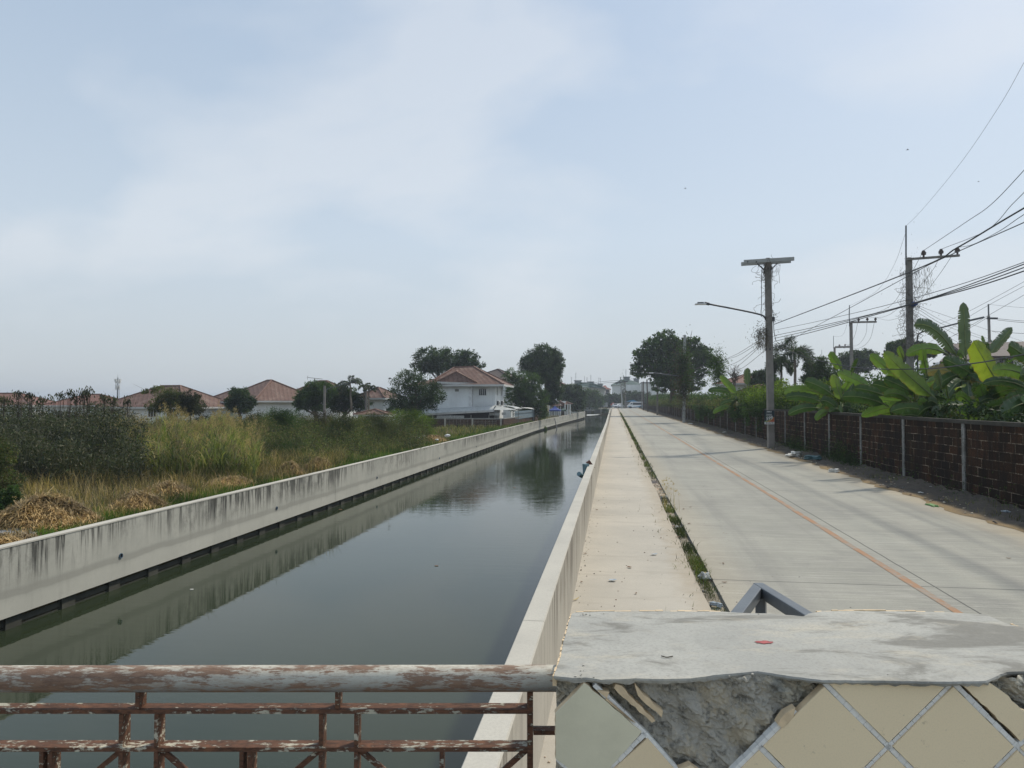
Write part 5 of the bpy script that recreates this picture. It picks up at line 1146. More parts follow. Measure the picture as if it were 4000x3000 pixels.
# straw heaps
def heap(label, px, py, rx, rz_, d, n=1500, ry=.8):
    c = P(px, py, d); k = d/FPX; o = empty('straw_heap', label, 'straw heap', (c.x, c.y, LZ), 'heaps of cut dry straw on the left bank'); a, h_ = rx*k, rz_*k+.05
    mb = MB(); mm = 22
    for i in range(mm): 
        pass
    V = []; F = []
    for i in range(11):
        for j in range(24):
            r_ = i/10; an = 6.283*j/24; f = max(0, 1-r_**1.8)*(1+.16*math.sin(an*3+px)+.1*math.sin(an*7)); V.append((c.x+a*r_*math.cos(an)*.93, c.y+a*ry*r_*math.sin(an)*.93, LZ-.03+h_*.86*f))
    for i in range(10):
        for j in range(24): F.append((i*24+j, i*24+(j+1) % 24, (i+1)*24+(j+1) % 24, (i+1)*24+j))
    mb.add(V, F); mb.build('core', 'straw_core', o, smooth=True)
    r_ = np.sqrt(rng.random(n))*1.02; an = rng.uniform(0, 6.283, n); f = np.maximum(0, 1-r_**1.8)*(1+.16*np.sin(an*3+px)+.1*np.sin(an*7)); cx = np.stack([c.x+a*r_*np.cos(an), c.y+a*ry*r_*np.sin(an), LZ+h_*.9*f+rng.uniform(-.01, .05, n)], 1)
    dr = unit(np.stack([np.cos(an)*.7+rng.normal(0, .8, n), np.sin(an)*.7+rng.normal(0, .8, n), rng.normal(-.12, .22, n)-.3*r_*h_/a], 1)); L = rng.uniform(.12, .42, n)[:, None]; W = .015*rng.uniform(.6, 1.4, n)[:, None]; upv = np.array([0, 0, 1.]); S = unit(np.cross(dr, upv)); bend = rng.uniform(-.02, .07, n)[:, None]*L*3
    p0, p1, p2 = cx-dr*L/2-upv*bend, cx+upv*bend*.5, cx+dr*L/2-upv*bend
    V = np.stack([p0-S*W/2, p0+S*W/2, p1+S*W/2, p1-S*W/2, p2], 1); rawmesh('straw', V, 5, 'straw', o, faces=BF)
n = NT('straw_core'); a = n.noise(9, 6, .7, st=(1, .4, 1)); n.bump(a, .9, .04); n.done(n.mix(n.mr(a, .4, .6), (.10, .07, .035), (.30, .21, .10)), .95, .1)
heap('largest pale straw heap at the left edge above the canal wall', 170, 2010, 235, 105, 16.2, 5200, .7)
heap('straw heap to the right of the largest one, beside a dark hollow', 540, 1935, 130, 62, 18.4, 2300)
heap('greyish straw heap just behind the second one', 655, 1880, 110, 44, 21.5, 1700)
heap('loose spread straw heap left of the shrub belt', 900, 1850, 120, 36, 23.5, 1500)
heap('rounded brown straw heap near the foot of the shrub belt', 1135, 1815, 62, 46, 27.5, 1300)
heap('small straw heap tucked right of the rounded brown one', 1245, 1795, 66, 40, 29.8, 1200)
heap('thin flat straw patch in the lower left corner by the wall', 30, 2110, 120, 16, 14.3, 900)
heap('straw and rubbish heap below the brick fence', 1690, 1715, 80, 28, 50, 900)
n = NT('rubble'); a = n.noise(18, 5, .7); n.bump(a, .9, .03); n.done(n.mix(n.mr(a, .35, .65), (.52, .50, .46), (.30, .29, .27)), .95, .1)
c = PZ(85, 2075, LZ); V = []; F = []
for i in range(9):
    for j in range(26): r_ = i/8; an = 6.283*j/26; V.append((c.x+.72*r_*math.cos(an)*(1+.12*math.sin(an*3)), c.y+.42*r_*math.sin(an)*(1+.15*math.sin(an*2)), LZ+.005+.09*(1-r_*r_)+random.uniform(-.008, .008)))
for i in range(8):
    for j in range(26): F.append((i*26+j, i*26+(j+1) % 26, (i+1)*26+(j+1) % 26, (i+1)*26+j))
mb = MB(); mb.add(V, F); tag(mb.build('rubble_pile', 'rubble', smooth=True), 'flat patch of whitish rubble under the largest straw heap', 'rubble')
# rubbish on the left bank
for i, (px, py, d, s, m, lab) in enumerate([(1655, 1702, 52, .12, 'white_paint', 'white plastic bag scrap left on the rubbish heap'), (1748, 1702, 50.5, .16, 'white_paint', 'white plastic bag right on the rubbish heap'), (1707, 1718, 48, .10, 'white_paint', 'white scrap at the front foot of the rubbish heap'), (1632, 1709, 51, .14, 'cream_wall', 'cream cloth scrap at the left end of the rubbish heap')]):
    c = P(px, py, d); bm = bmesh.new(); bmesh.ops.create_icosphere(bm, subdivisions=2, radius=s)
    for v in bm.verts: v.co = Vector((v.co.x*1.3, v.co.y, v.co.z*.7))*random.uniform(.7, 1.2)+c
    me = bpy.data.meshes.new('plastic_bag'); bm.to_mesh(me); bm.free(); tag(link('plastic_bag', me, m), lab, 'litter')

# ------------------------------------------------------------------ right side: trees behind the wall
tree('tree', 'big spreading tree over the road beside the tall pole with creepers', 118, [(2600, 1325, 46, 34), (2560, 1355, 50, 34), (2640, 1360, 56, 36), (2520, 1395, 50, 34), (2590, 1400, 60, 40), (2700, 1345, 40, 26), (2690, 1385, 56, 32), (2745, 1385, 36, 34), (2500, 1440, 36, 30), (2560, 1450, 50, 34), (2640, 1440, 60, 40), (2720, 1435, 50, 34), (2765, 1410, 28, 26), (2640, 1490, 60, 38), (2700, 1495, 50, 36), (2590, 1500, 40, 30)], (2622, 1615), 1300, .42, 'leaf_mid', .5, clump=.20, inner=.35, per=22, fork=.5, lean=.4)
for a_ in ((3345, 1400, 130, [(3330, 1400, 52, 26), (3375, 1395, 50, 26), (3350, 1425, 70, 26), (3300, 1425, 34, 20)], 'dark bluish tree between the two nearer power poles behind the wall'),
           (3545, 1380, 100, [(3500, 1360, 34, 22), (3535, 1350, 34, 20), (3580, 1365, 40, 24), (3520, 1385, 60, 26), (3620, 1375, 30, 20)], 'dark tree behind the tallest power pole'),
           (3900, 1380, 95, [(3800, 1365, 50, 20), (3860, 1360, 46, 18), (3920, 1368, 60, 20), (3980, 1372, 50, 22), (3730, 1370, 36, 20)], 'long dark tree line top above the grey brown roof')):
    tree('tree', a_[4], a_[2], a_[3], (a_[0], 1600), 480, .42, 'leaf_dark', .3, clump=.24)
tree('tree', 'light leafy tree right of the tall palm', 66, [(3170, 1440, 30, 26), (3200, 1420, 34, 26), (3225, 1455, 44, 30), (3175, 1480, 44, 26), (3240, 1490, 44, 24)], (3205, 1570), 420, .2, 'leaf_mid', .15, aspect=.4)
tree('tree', 'small dark tree behind the sign pole, left of the palms', 90, [(2975, 1470, 36, 22), (3000, 1490, 40, 26), (2960, 1500, 30, 20)], (2985, 1570), 260, .3, 'leaf_dark', .15)
tree('tree', 'small yellow green tree in front of the grey brown roofed house', 40, [(3660, 1480, 40, 30), (3620, 1500, 40, 26), (3690, 1510, 36, 24), (3640, 1530, 50, 24)], (3650, 1620), 260, .13, 'leaf_mid', .08)
tree('bare_tree', 'leafless twiggy tree seen between the wires and the upright banana leaf', 78, [(2870, 1440, 30, 22), (2850, 1455, 24, 18), (2885, 1460, 24, 18)], (2872, 1560), 14, .12, 'leaf_dry', .08, per=5)
mb = MB()
for _ in range(26):
    a = P(random.uniform(2858, 2882), random.uniform(1465, 1500), 78); b = P(random.uniform(2838, 2900), random.uniform(1420, 1462), 78+random.uniform(-.6, .6)); mb.tube([a, a.lerp(b, .5)+Vector((random.uniform(-.1, .1), 0, 0)), b], [.04, .025, .01], 4)
mb.build('twigs', 'bark', bpy.data.objects['bare_tree'])
palm('tall foxtail palm with thick plumed fronds behind the sign pole', P(3103, 1376, 62), P(3110, 1600, 62), [(178, 52), (150, 62), (100, 78), (20, 50), (35, 35), (0, 14), (345, 10), (200, 16), (185, -6), (250, 30), (300, 24), (70, 40)], 2.6, .12, .62, .05, 1.9, nl=62, plume=1.5)
palm('shorter foxtail palm with a dense crown just left of the tall one', P(3052, 1418, 66), P(3050, 1600, 66), [(170, 40), (150, 60), (80, 70), (20, 45), (0, 20), (200, 10), (230, 35), (300, 20), (340, -5), (110, 30), (185, -20)], 1.75, .12, .6, .055, 1.9, nl=56, plume=1.6)
# hedge and creepers over the wall (a tangled mass)
def mass(name, label, n, fn, leaf, m, asp=.45, cat='hedge', D=None):
    C_ = fn(n); stuff(rawmesh(name, leaves(C_, leaf*rng.uniform(.6, 1.4, len(C_)), leaf*asp*rng.uniform(.7, 1.2, len(C_)), unit(rdir(len(C_))+np.array([0, 0, -.4])) if D is None else D), 4, m), label, cat)
def band(y0, y1, zt_, seed=0, w0=.1, w1=2.2, zb=-1.2):
    def f(n):
        Y = rng.uniform(y0, y1, n); X = BX+w0+(w1-w0)*rng.random(n)**.8; top = np.interp(Y, *zt_)*1.0+.35*np.sin(Y*1.1+seed)*np.sin(Y*.37+seed*2)+.14*np.sin(Y*3.7)
        q = rng.random(n)**.55; z = zb+(top-zb)*q*(1-.12*np.abs(X-BX-1.1)); keep = (np.sin(Y*6.1+X*3)+np.sin(z*7+Y*2.3)+rng.normal(0, .8, n)) > -.9
        return np.stack([X, Y, z], 1)[keep]
    return f
mass('hedge', 'tangled green creepers and bushes crowding over the wall behind the sign pole', 52000, band(33, 60, ([30, 36, 46, 60], [.55, .45, .9, .6]), 1), .12, 'leaf_mid')
mass('creeper', 'lighter yellow green creeper shoots on top of the wall near the sign pole', 16000, band(33, 60, ([30, 36, 46, 60], [.85, .75, 1.25, .9]), 2, -.15, 1.1, -.15), .13, 'leaf_bright')
mass('hedge', 'dark green hedge along the wall further down the road', 60000, band(60, 205, ([60, 80, 120, 160, 205], [1.0, .9, 1.5, 2.0, 1.9]), 3, 0, 3.0), .26, 'leaf_mid')
mass('creeper', 'pale feathery plants leaning over the far part of the wall', 22000, band(56, 200, ([56, 80, 130, 200], [.4, .4, .7, .9]), 4, -.45, .5, -.7), .2, 'leaf_feather')
mass('hedge', 'shaded undergrowth behind the banana plants', 30000, band(12, 34, ([12, 20, 30, 34], [-.15, -.2, -.2, .1]), 5, .5, 3.8), .14, 'leaf_dark')
mass('hedge', 'bushy background greenery behind the banana plants', 42000, lambda n: np.stack([rng.uniform(15, 30, n), rng.uniform(30, 60, n), -1.5+rng.random(n)**.6*(2.6+.9*np.sin(rng.uniform(0, 6, n)))], 1), .26, 'leaf_mid')
def hang(n):
    cl = rng.uniform(44, 84, 26); k_ = rng.integers(0, 26, n); Y = cl[k_]+rng.normal(0, .5, n); z = -.25-rng.random(n)**1.3*np.array(rng.uniform(.3, 1.7, 26))[k_]
    return np.stack([BX-.06-rng.gamma(1.5, .09, n), Y, z], 1)
mass('creeper', 'creepers hanging down the road face of the wall before the tall pole', 12000, hang, .13, 'leaf_mid')
def hang2(n):
    Y = 14.9+rng.normal(0, .55, n)*.9; z = -.55-rng.random(n)**1.1*1.95; return np.stack([BX-.08-rng.gamma(1.6, .09, n)*(1+(z+.6)*-.1), Y-.12*(z+1), z], 1)
mass('creeper', 'bright leafy creeper climbing the near right end of the block wall', 3600, hang2, .085, 'leaf_mid', .4)
mass('creeper', 'thin weeds growing at the foot of the block wall', 9000, lambda n: np.stack([BX-.1-rng.gamma(1.4, .1, n), np.where(rng.random(n) < .4, rng.normal(30.5, 1.2, n), np.where(rng.random(n) < .5, rng.normal(38, 1.5, n), rng.uniform(12, 90, n))), -2.52+rng.gamma(1.4, .22, n)], 1), .07, 'leaf_mid', .35, 'weeds')
C_ = np.stack([rng.normal(BX-.1, .12, 60), rng.normal(55, .3, 60), rng.normal(-.42, .1, 60)], 1); stuff(rawmesh('flowers', leaves(C_, .12, .1), 4, 'flower_red'), 'small red flowers in the creepers hanging over the wall', 'flowers')
# grass and litter stuff of the verge
B = np.stack([rng.uniform(8.2, 9.25, 9000), rng.uniform(10, 110, 9000), np.zeros(9000)], 1); k_ = (np.sin(B[:, 1]*.8)+np.sin(B[:, 1]*2.3+B[:, 0]*3)) > .6; B = B[k_]; B[:, 2] = np.array([zr(v) for v in B[:, 1]])+.0+np.maximum(0, B[:, 0]-8.8)*.16
stuff(rawmesh('weeds', blades(B, rng.uniform(.05, .2, len(B)), .012, .8), 5, 'grass_weed', faces=BF), 'sparse weeds on the dirt verge beside the block wall', 'weeds')
leafmat('grass_gutter', [(.05, .085, .03), (.085, .125, .04), (.13, .15, .055), (.04, .06, .025), (.17, .15, .08)], .25, .6)
# gutter weeds and gravel
Yg = np.concatenate([rng.uniform(5, 14, 9000), rng.uniform(14, 24, 9000), rng.uniform(24, 150, 20000)]); dens = np.interp(Yg, [5, 6, 9.6, 10.3, 11, 14, 15.2, 16, 17.4, 18.4, 19.5, 23.5, 24, 30, 33, 150], [1, 1, .9, .5, 1, 1, .25, .9, .9, .15, .0, .0, .75, .9, .6, .5])
k_ = rng.random(len(Yg)) < dens*(.30+.42*np.sin(Yg*3.1)*np.sin(Yg*1.3+2)); Yg = Yg[k_]; Xg = np.clip(rng.normal(1.31, .06, len(Yg)), 1.12, 1.45)-np.where(rng.random(len(Yg)) < .10, rng.gamma(1.2, .13, len(Yg)), 0)
B = np.stack([Xg, Yg, np.array([zr(v) for v in Yg])-.045], 1)
stuff(rawmesh('weeds', blades(B, rng.uniform(.04, .15, len(B))*np.interp(Yg, [8, 30, 80], [1, 1.3, 1.8]), np.interp(Yg, [8, 60], [.008, .03]), 1.1), 5, 'grass_gutter', faces=BF), 'strip of low weeds in the gutter between pavement and road', 'weeds')
B = np.stack([rng.uniform(1.2, 1.5, 26), rng.normal(18.3, .9, 26), np.full(26, -2.57)], 1); V = blades(B, rng.uniform(.35, .65, 26), .006, .25)
o = rawmesh('weed_stalks', V, 5, 'dry_grass', faces=BF); stuff(o, 'tall thin grass stalks with small seed heads standing at the gutter', 'weeds'); tp = V[:, 4]; C_ = np.repeat(tp, 8, 0)+rng.normal(0, .012, (len(tp)*8, 3)); rawmesh('seed_head', leaves(C_, .06, .008, unit(rdir(len(C_))+np.array([0, 0, 1.]))), 4, 'plume', o)
def stones(n, fx, s0, s1, name, label, m):
    C_ = fx(n); V = []; k = 8
    s = rng.uniform(s0, s1, n); base = np.array([[-1, -1, -.6], [1, -1, -.6], [1, 1, -.6], [-1, 1, -.6], [-.7, -.7, .6], [.8, -.6, .5], [.6, .8, .7], [-.8, .6, .5]]); V = C_[:, None, :]+base[None]*s[:, None, None]*(1+rng.normal(0, .22, (n, 8, 3)))*np.array([1, 1, .7])
    stuff(rawmesh(name, V, 8, m, faces=[(0, 3, 2, 1), (4, 5, 6, 7), (0, 1, 5, 4), (1, 2, 6, 5), (2, 3, 7, 6), (3, 0, 4, 7)]), label, 'gravel')
leafmat('gravel', [(.30, .27, .23), (.42, .39, .34), (.20, .17, .15), (.35, .24, .18), (.5, .48, .44)], 0, .9)
def gs(n): Y = np.concatenate([rng.uniform(17.5, 24, n//2), rng.uniform(6, 120, n-n//2)]); return np.stack([rng.uniform(1.14, 1.40, n), Y, np.array([zr(v) for v in Y])-.05], 1)
stones(1500, gs, .010, .034, 'gravel', 'broken stones and gravel lying in the gutter', 'gravel')
def gv(n): Y = rng.uniform(10, 130, n); X = rng.uniform(7.9, 9.2, n); return np.stack([X, Y, np.array([zr(v) for v in Y])+.03+np.maximum(0, X-8.8)*.16], 1)
stones(1600, gv, .008, .03, 'gravel', 'small stones and scraps scattered on the dirt verge', 'gravel')
def gp(n): Y = 5+rng.gamma(1.3, 9, n); X = np.where(rng.random(n) < .5, rng.uniform(-.5, 1.1, n), np.where(rng.random(n) < .5, -.53+rng.gamma(1.2, .05, n), rng.uniform(1.45, 3.0, n))); return np.stack([X, Y, np.array([zr(v) for v in Y])+.002], 1)
stones(340, gp, .003, .010, 'grit', 'fine grit and dry leaf crumbs on the pavement and road edge', 'leaf_litter' if 'leaf_litter' in MATS else 'gravel')
# ------------------------------------------------------------------ banana plants
def banana_mat(name, cols, trans=.35):
    n = NT(name); g = n.N('ShaderNodeNewGeometry'); X, Y, Z = n.xyz('UV')
    base = n.ramp(n.noise(.9, 3, .5), [(.35, cols[0]), (.65, cols[1])])
    vein = n.math('ABSOLUTE', n.math('SUBTRACT', n.math('FRACT', n.math('MULTIPLY', Y, 55.)), .5)); big = n.noise(1., 3, .6)
    base = n.mix(n.math('MULTIPLY', n.mr(vein, .28, .5), .25), base, tuple(x*.55 for x in cols[0]))
    base = n.mix(n.mr(n.math('ABSOLUTE', n.math('SUBTRACT', X, .5)), .035, .015), base, (.22, .28, .09))
    ed = n.math('MULTIPLY', n.mr(n.math('ABSOLUTE', n.math('SUBTRACT', X, .5)), .40, .5), n.mr(n.noise(7, 4, .7), .42, .6))
    base = n.mix(n.math('MULTIPLY', ed, .8), base, (.16, .10, .045)); base = n.mix(n.math('MULTIPLY', n.mr(n.noise(3.5, 5, .7, loc=(3, 1, 8)), .5, .68), .4), base, tuple(x*.5 for x in cols[0]))
    n.done(base, .45, .4); tr = n.N('ShaderNodeBsdfTranslucent'); n.L(n.mix(1., base, (1.6, 1.65, .6), 'MULTIPLY'), tr.inputs[0])
    ms = n.N('ShaderNodeMixShader'); ms.inputs[0].default_value = trans; n.L(n.b.outputs[0], ms.inputs[1]); n.L(tr.outputs[0], ms.inputs[2]); n.L(ms.outputs[0], n.out.inputs[0])
banana_mat('banana_dark', [(.034, .074, .025), (.055, .108, .034)], .24)  # shaded leaf copy: shade of the undersides is put into the colour
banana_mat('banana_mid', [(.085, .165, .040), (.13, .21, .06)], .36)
banana_mat('banana_lit', [(.10, .165, .045), (.14, .20, .07)], .42)  # sunlit leaf copy: brightness is put into the colour
banana_mat('banana_yellow', [(.16, .22, .035), (.22, .28, .055)], .5)
banana_mat('banana_old', [(.085, .115, .035), (.16, .13, .05)], .25)
banana_mat('banana_grey', [(.07, .11, .075), (.10, .14, .10)], .22)
plain('banana_stem', (.16, .20, .08), .6, .3, 6)
def banana_leaf(B, T, w, par, m='banana_dark', arch=.12, fold=.25, torn=.34, roll=0., lab=None, side=None):
    B, T = Vector(B), Vector(T); ax = T-B; L = ax.length; up = Vector((0, 0, 1)); s0 = ax.cross(Vector(Fv.tolist())) if side is None else Vector(side)
    s0 = (s0-ax*s0.dot(ax)/L/L).normalized(); s0 = Matrix.Rotation(roll, 3, ax.normalized()) @ s0; nn = ax.cross(s0).normalized(); n_ = 26
    ctr = []; pet = .10
    for i in range(n_+1):
        t = i/n_; ctr.append(B+ax*t+up*(arch*L*4*t*(1-t)))
    V = []; F = []; UV = []
    for i in range(n_+1):
        t = i/n_; u = max(0, (t-pet)/(1-pet)); wd = w/2*(min(1, (u*5.5))**.7)*(1-max(0, (u-.62)/.38)**2.3)**.5 if u > 0 else .0
        wd = max(wd, .012); wob = .05*w*math.sin(i*1.7+L*9)+.03*w*math.sin(i*3.1)
        tan = (ctr[min(i+1, n_)]-ctr[max(i-1, 0)]).normalized(); sd = (s0-tan*s0.dot(tan)).normalized(); nr = tan.cross(sd)
        for s in (-1, 1):
            for k_ in (0, .5, 1):
                V.append(ctr[i]+sd*s*wd*k_*(1-.08*k_)-nr*(wd*fold*k_*k_)+nr*(wob*k_*k_)*.8); UV.append((.5+.5*s*k_, t))
    for i in range(n_):
        for s in (0, 3):
            tear = random.random() < torn and .2 < i/n_ < .97
            a, b = i*6+s, (i+1)*6+s
            for k_ in (0, 1):
                if tear and k_ == 1:
                    # slit: pull the two lips apart a little
                    V2 = [Vector(V[a+1]), Vector(V[a+2]).lerp(Vector(V[b+2]), .12), Vector(V[a+2]).lerp(Vector(V[b+2]), .80)-Vector((0, 0, random.uniform(0, .05)*w)), Vector(V[b+1])]
                    k0 = len(V); V += V2; UV += [UV[a+1], UV[a+2], UV[b+2], UV[b+1]]; F.append((k0, k0+1, k0+2, k0+3)); continue
                F.append((a+k_, a+k_+1, b+k_+1, b+k_))
    me = bpy.data.meshes.new('leaf'); me.from_pydata([tuple(v) for v in V], [], F); uvl = me.uv_layers.new(name='UVMap')
    for lp in me.loops: uvl.data[lp.index].uv = UV[lp.vertex_index]
    o = link('leaf', me, m, par, smooth=True)
    if lab: o['label'] = lab
    mb = MB(); mb.tube([c-Vector((0, 0, .006)) for c in ctr[::2]], [.026*(1-.85*i/13) for i in range(14)], 6); q = mb.build('midrib', 'banana_stem', o, world=False, smooth=True); q.data.transform(parent_world(par).inverted())
    return o
Zp = lambda x, y: (3000+x/2.212, 1150+y/2.212)
def banana(label, base, d, stem_top, lv, ds=1.0, group='banana plants behind the block wall'):
    b = P(*Zp(*base), d); st = P(*Zp(*stem_top), d); o = empty('banana_plant', label, 'banana plant', (b.x, b.y, -2.6), group)
    mb = MB(); mb.tube([Vector((b.x, b.y, -2.6)), Vector((b.x, b.y, -2.6)).lerp(st, .5), st], [.13, .11, .06], 10); mb.build('stem', 'banana_stem', o, smooth=True)
    for q in lv:
        bx, by, tx, ty, w_, m = q[:6]; kw = q[6] if len(q) > 6 else {}
        dd = kw.pop('dd', random.uniform(-.9, .5)); db = kw.pop('db', 0.)
        banana_leaf(P(*Zp(bx, by), d+db), P(*Zp(tx, ty), d+dd), w_*1.16/2.212*d/FPX, o, 'banana_'+m, **kw)
    for i_ in range(16):
        an = 6.283*i_/16+random.uniform(-.2, .2); L = random.uniform(.9, 1.7); q0 = st-Vector((0, 0, random.uniform(.1, .7))); ex = Vector((math.cos(an)*L*.9, math.sin(an)*L+.25, random.uniform(-.75, .35)))
        if q0.x+ex.x < BX-.3: ex.x = BX-.3-q0.x
        if q0.x+ex.x < BX+.3 and q0.z+ex.z < -.45: ex.z = -.40-q0.z
        banana_leaf(q0, q0+ex, random.uniform(.30, .46), o, random.choice(['banana_dark', 'banana_dark', 'banana_mid', 'banana_old']), arch=random.uniform(.10, .2), torn=.5, roll=random.uniform(-.5, .5))
    return o
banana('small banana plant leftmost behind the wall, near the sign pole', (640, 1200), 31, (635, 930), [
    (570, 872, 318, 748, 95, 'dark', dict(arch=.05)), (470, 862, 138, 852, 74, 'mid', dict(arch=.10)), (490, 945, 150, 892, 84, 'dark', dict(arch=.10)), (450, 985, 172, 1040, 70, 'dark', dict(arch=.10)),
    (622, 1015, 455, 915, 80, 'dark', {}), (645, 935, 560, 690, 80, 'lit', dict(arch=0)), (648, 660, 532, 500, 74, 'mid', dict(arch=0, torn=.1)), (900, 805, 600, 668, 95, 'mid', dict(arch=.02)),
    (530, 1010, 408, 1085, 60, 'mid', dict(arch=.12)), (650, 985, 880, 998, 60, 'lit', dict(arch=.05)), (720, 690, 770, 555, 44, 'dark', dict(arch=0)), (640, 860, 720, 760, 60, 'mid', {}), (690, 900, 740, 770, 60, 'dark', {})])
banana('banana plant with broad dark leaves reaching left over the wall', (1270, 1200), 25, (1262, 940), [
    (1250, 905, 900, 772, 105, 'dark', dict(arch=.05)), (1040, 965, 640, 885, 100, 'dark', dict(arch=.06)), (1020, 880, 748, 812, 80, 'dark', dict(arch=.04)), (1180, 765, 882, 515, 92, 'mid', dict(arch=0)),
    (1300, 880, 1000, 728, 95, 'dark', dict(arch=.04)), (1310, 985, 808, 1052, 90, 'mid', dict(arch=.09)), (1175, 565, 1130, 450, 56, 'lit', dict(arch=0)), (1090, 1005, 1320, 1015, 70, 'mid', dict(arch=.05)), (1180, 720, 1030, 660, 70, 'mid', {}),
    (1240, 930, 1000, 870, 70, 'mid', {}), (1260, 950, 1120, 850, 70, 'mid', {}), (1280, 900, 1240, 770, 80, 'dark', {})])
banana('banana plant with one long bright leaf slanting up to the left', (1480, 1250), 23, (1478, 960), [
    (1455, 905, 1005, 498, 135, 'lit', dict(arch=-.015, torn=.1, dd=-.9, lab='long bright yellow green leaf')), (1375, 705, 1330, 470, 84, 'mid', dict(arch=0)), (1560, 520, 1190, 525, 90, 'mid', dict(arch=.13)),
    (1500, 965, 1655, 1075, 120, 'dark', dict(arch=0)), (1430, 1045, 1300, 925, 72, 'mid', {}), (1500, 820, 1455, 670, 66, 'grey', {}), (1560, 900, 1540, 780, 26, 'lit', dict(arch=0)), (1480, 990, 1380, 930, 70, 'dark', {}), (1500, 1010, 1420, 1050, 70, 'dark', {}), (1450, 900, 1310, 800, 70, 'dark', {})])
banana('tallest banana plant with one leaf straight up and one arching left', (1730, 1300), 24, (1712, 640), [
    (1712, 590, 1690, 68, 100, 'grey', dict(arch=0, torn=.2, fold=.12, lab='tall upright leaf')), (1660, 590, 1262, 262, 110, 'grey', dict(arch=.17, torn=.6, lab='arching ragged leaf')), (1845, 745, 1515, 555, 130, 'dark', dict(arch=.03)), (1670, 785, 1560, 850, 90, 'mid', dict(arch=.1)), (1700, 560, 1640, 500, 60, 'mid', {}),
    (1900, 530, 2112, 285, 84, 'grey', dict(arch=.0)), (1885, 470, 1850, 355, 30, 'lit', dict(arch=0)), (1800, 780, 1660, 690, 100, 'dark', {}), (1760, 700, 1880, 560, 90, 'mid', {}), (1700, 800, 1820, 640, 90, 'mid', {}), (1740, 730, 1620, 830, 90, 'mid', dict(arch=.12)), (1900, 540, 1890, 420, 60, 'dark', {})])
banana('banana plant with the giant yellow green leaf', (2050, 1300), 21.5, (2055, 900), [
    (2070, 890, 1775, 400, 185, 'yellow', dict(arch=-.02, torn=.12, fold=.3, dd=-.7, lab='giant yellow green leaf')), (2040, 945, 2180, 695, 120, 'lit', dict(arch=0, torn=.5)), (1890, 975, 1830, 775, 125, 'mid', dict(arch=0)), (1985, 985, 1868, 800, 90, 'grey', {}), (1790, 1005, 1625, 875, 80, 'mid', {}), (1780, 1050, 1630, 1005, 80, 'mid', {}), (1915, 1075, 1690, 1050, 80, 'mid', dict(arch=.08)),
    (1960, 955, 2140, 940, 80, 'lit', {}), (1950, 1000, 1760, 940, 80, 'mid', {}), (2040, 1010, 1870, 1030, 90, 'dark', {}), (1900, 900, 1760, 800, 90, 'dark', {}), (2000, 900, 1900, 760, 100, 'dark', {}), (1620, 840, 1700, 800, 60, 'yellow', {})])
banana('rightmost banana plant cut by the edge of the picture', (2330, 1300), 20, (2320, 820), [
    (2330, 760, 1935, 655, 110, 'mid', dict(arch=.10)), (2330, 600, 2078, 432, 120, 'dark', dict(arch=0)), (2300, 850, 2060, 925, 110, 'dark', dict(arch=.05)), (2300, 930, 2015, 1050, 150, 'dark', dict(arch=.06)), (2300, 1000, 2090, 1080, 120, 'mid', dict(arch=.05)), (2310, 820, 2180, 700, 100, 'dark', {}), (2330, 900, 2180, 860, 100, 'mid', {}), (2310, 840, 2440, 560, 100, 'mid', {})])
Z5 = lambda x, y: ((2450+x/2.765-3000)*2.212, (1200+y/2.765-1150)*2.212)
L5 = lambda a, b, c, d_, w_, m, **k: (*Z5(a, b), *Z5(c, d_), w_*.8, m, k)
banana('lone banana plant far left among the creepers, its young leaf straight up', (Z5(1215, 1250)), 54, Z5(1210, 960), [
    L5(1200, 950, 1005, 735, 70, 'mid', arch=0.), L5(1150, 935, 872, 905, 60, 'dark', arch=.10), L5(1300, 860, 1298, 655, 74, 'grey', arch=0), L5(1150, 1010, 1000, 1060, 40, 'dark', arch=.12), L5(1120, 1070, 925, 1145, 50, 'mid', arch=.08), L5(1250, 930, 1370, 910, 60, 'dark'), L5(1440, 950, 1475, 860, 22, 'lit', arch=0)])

# ------------------------------------------------------------------ poles, lamps, sign
def pole(label, px_t, y_t, px_b, d, w0=.36, w1=.30, zb=None, name='utility_pole', group='concrete poles along the block wall', m='pole_concrete'):
    t = P(px_t, y_t, d); b = P(px_b, 1600, d); zb = zr(b.y)-.05 if zb is None else zb
    o = empty(name, label, 'utility pole', (b.x, b.y, zb), group)
    mb = MB(); a, c = w0/2, w1/2; e = .22
    def ring(x, y, z, h_): return [(x-h_, y-h_*(1-e), z), (x-h_*(1-e), y-h_, z), (x+h_*(1-e), y-h_, z), (x+h_, y-h_*(1-e), z), (x+h_, y+h_*(1-e), z), (x+h_*(1-e), y+h_, z), (x-h_*(1-e), y+h_, z), (x-h_, y+h_*(1-e), z)]
    V = ring(b.x, b.y, zb, a)+ring(t.x, t.y, t.z-.08, c)+ring(t.x, t.y, t.z, c*.6)
    F = [(8*k+i, 8*k+(i+1) % 8, 8*k+8+(i+1) % 8, 8*k+8+i) for k in range(2) for i in range(8)]+[tuple(range(16, 24)), tuple(range(8))[::-1]]
    mb.add(V, F); mb.build('shaft', m, o); return o, t, b
def vine_strands(par, c, rx, rz_, n, L0, L1, m='dry_vine', name='vine', th=.012, hangd=-1.2):
    C_ = np.array(tuple(c))+np.clip(rng.normal(size=(n, 3)), -1.1, 1.1)*np.array([rx*.7, rx*.7, rz_])*.5; V = blades(C_, rng.uniform(L0, L1, n), th, .8); V[:, :, 2] = 2*C_[:, None, 2]-V[:, :, 2]
    return rawmesh(name, V, 5, m, par, faces=BF)
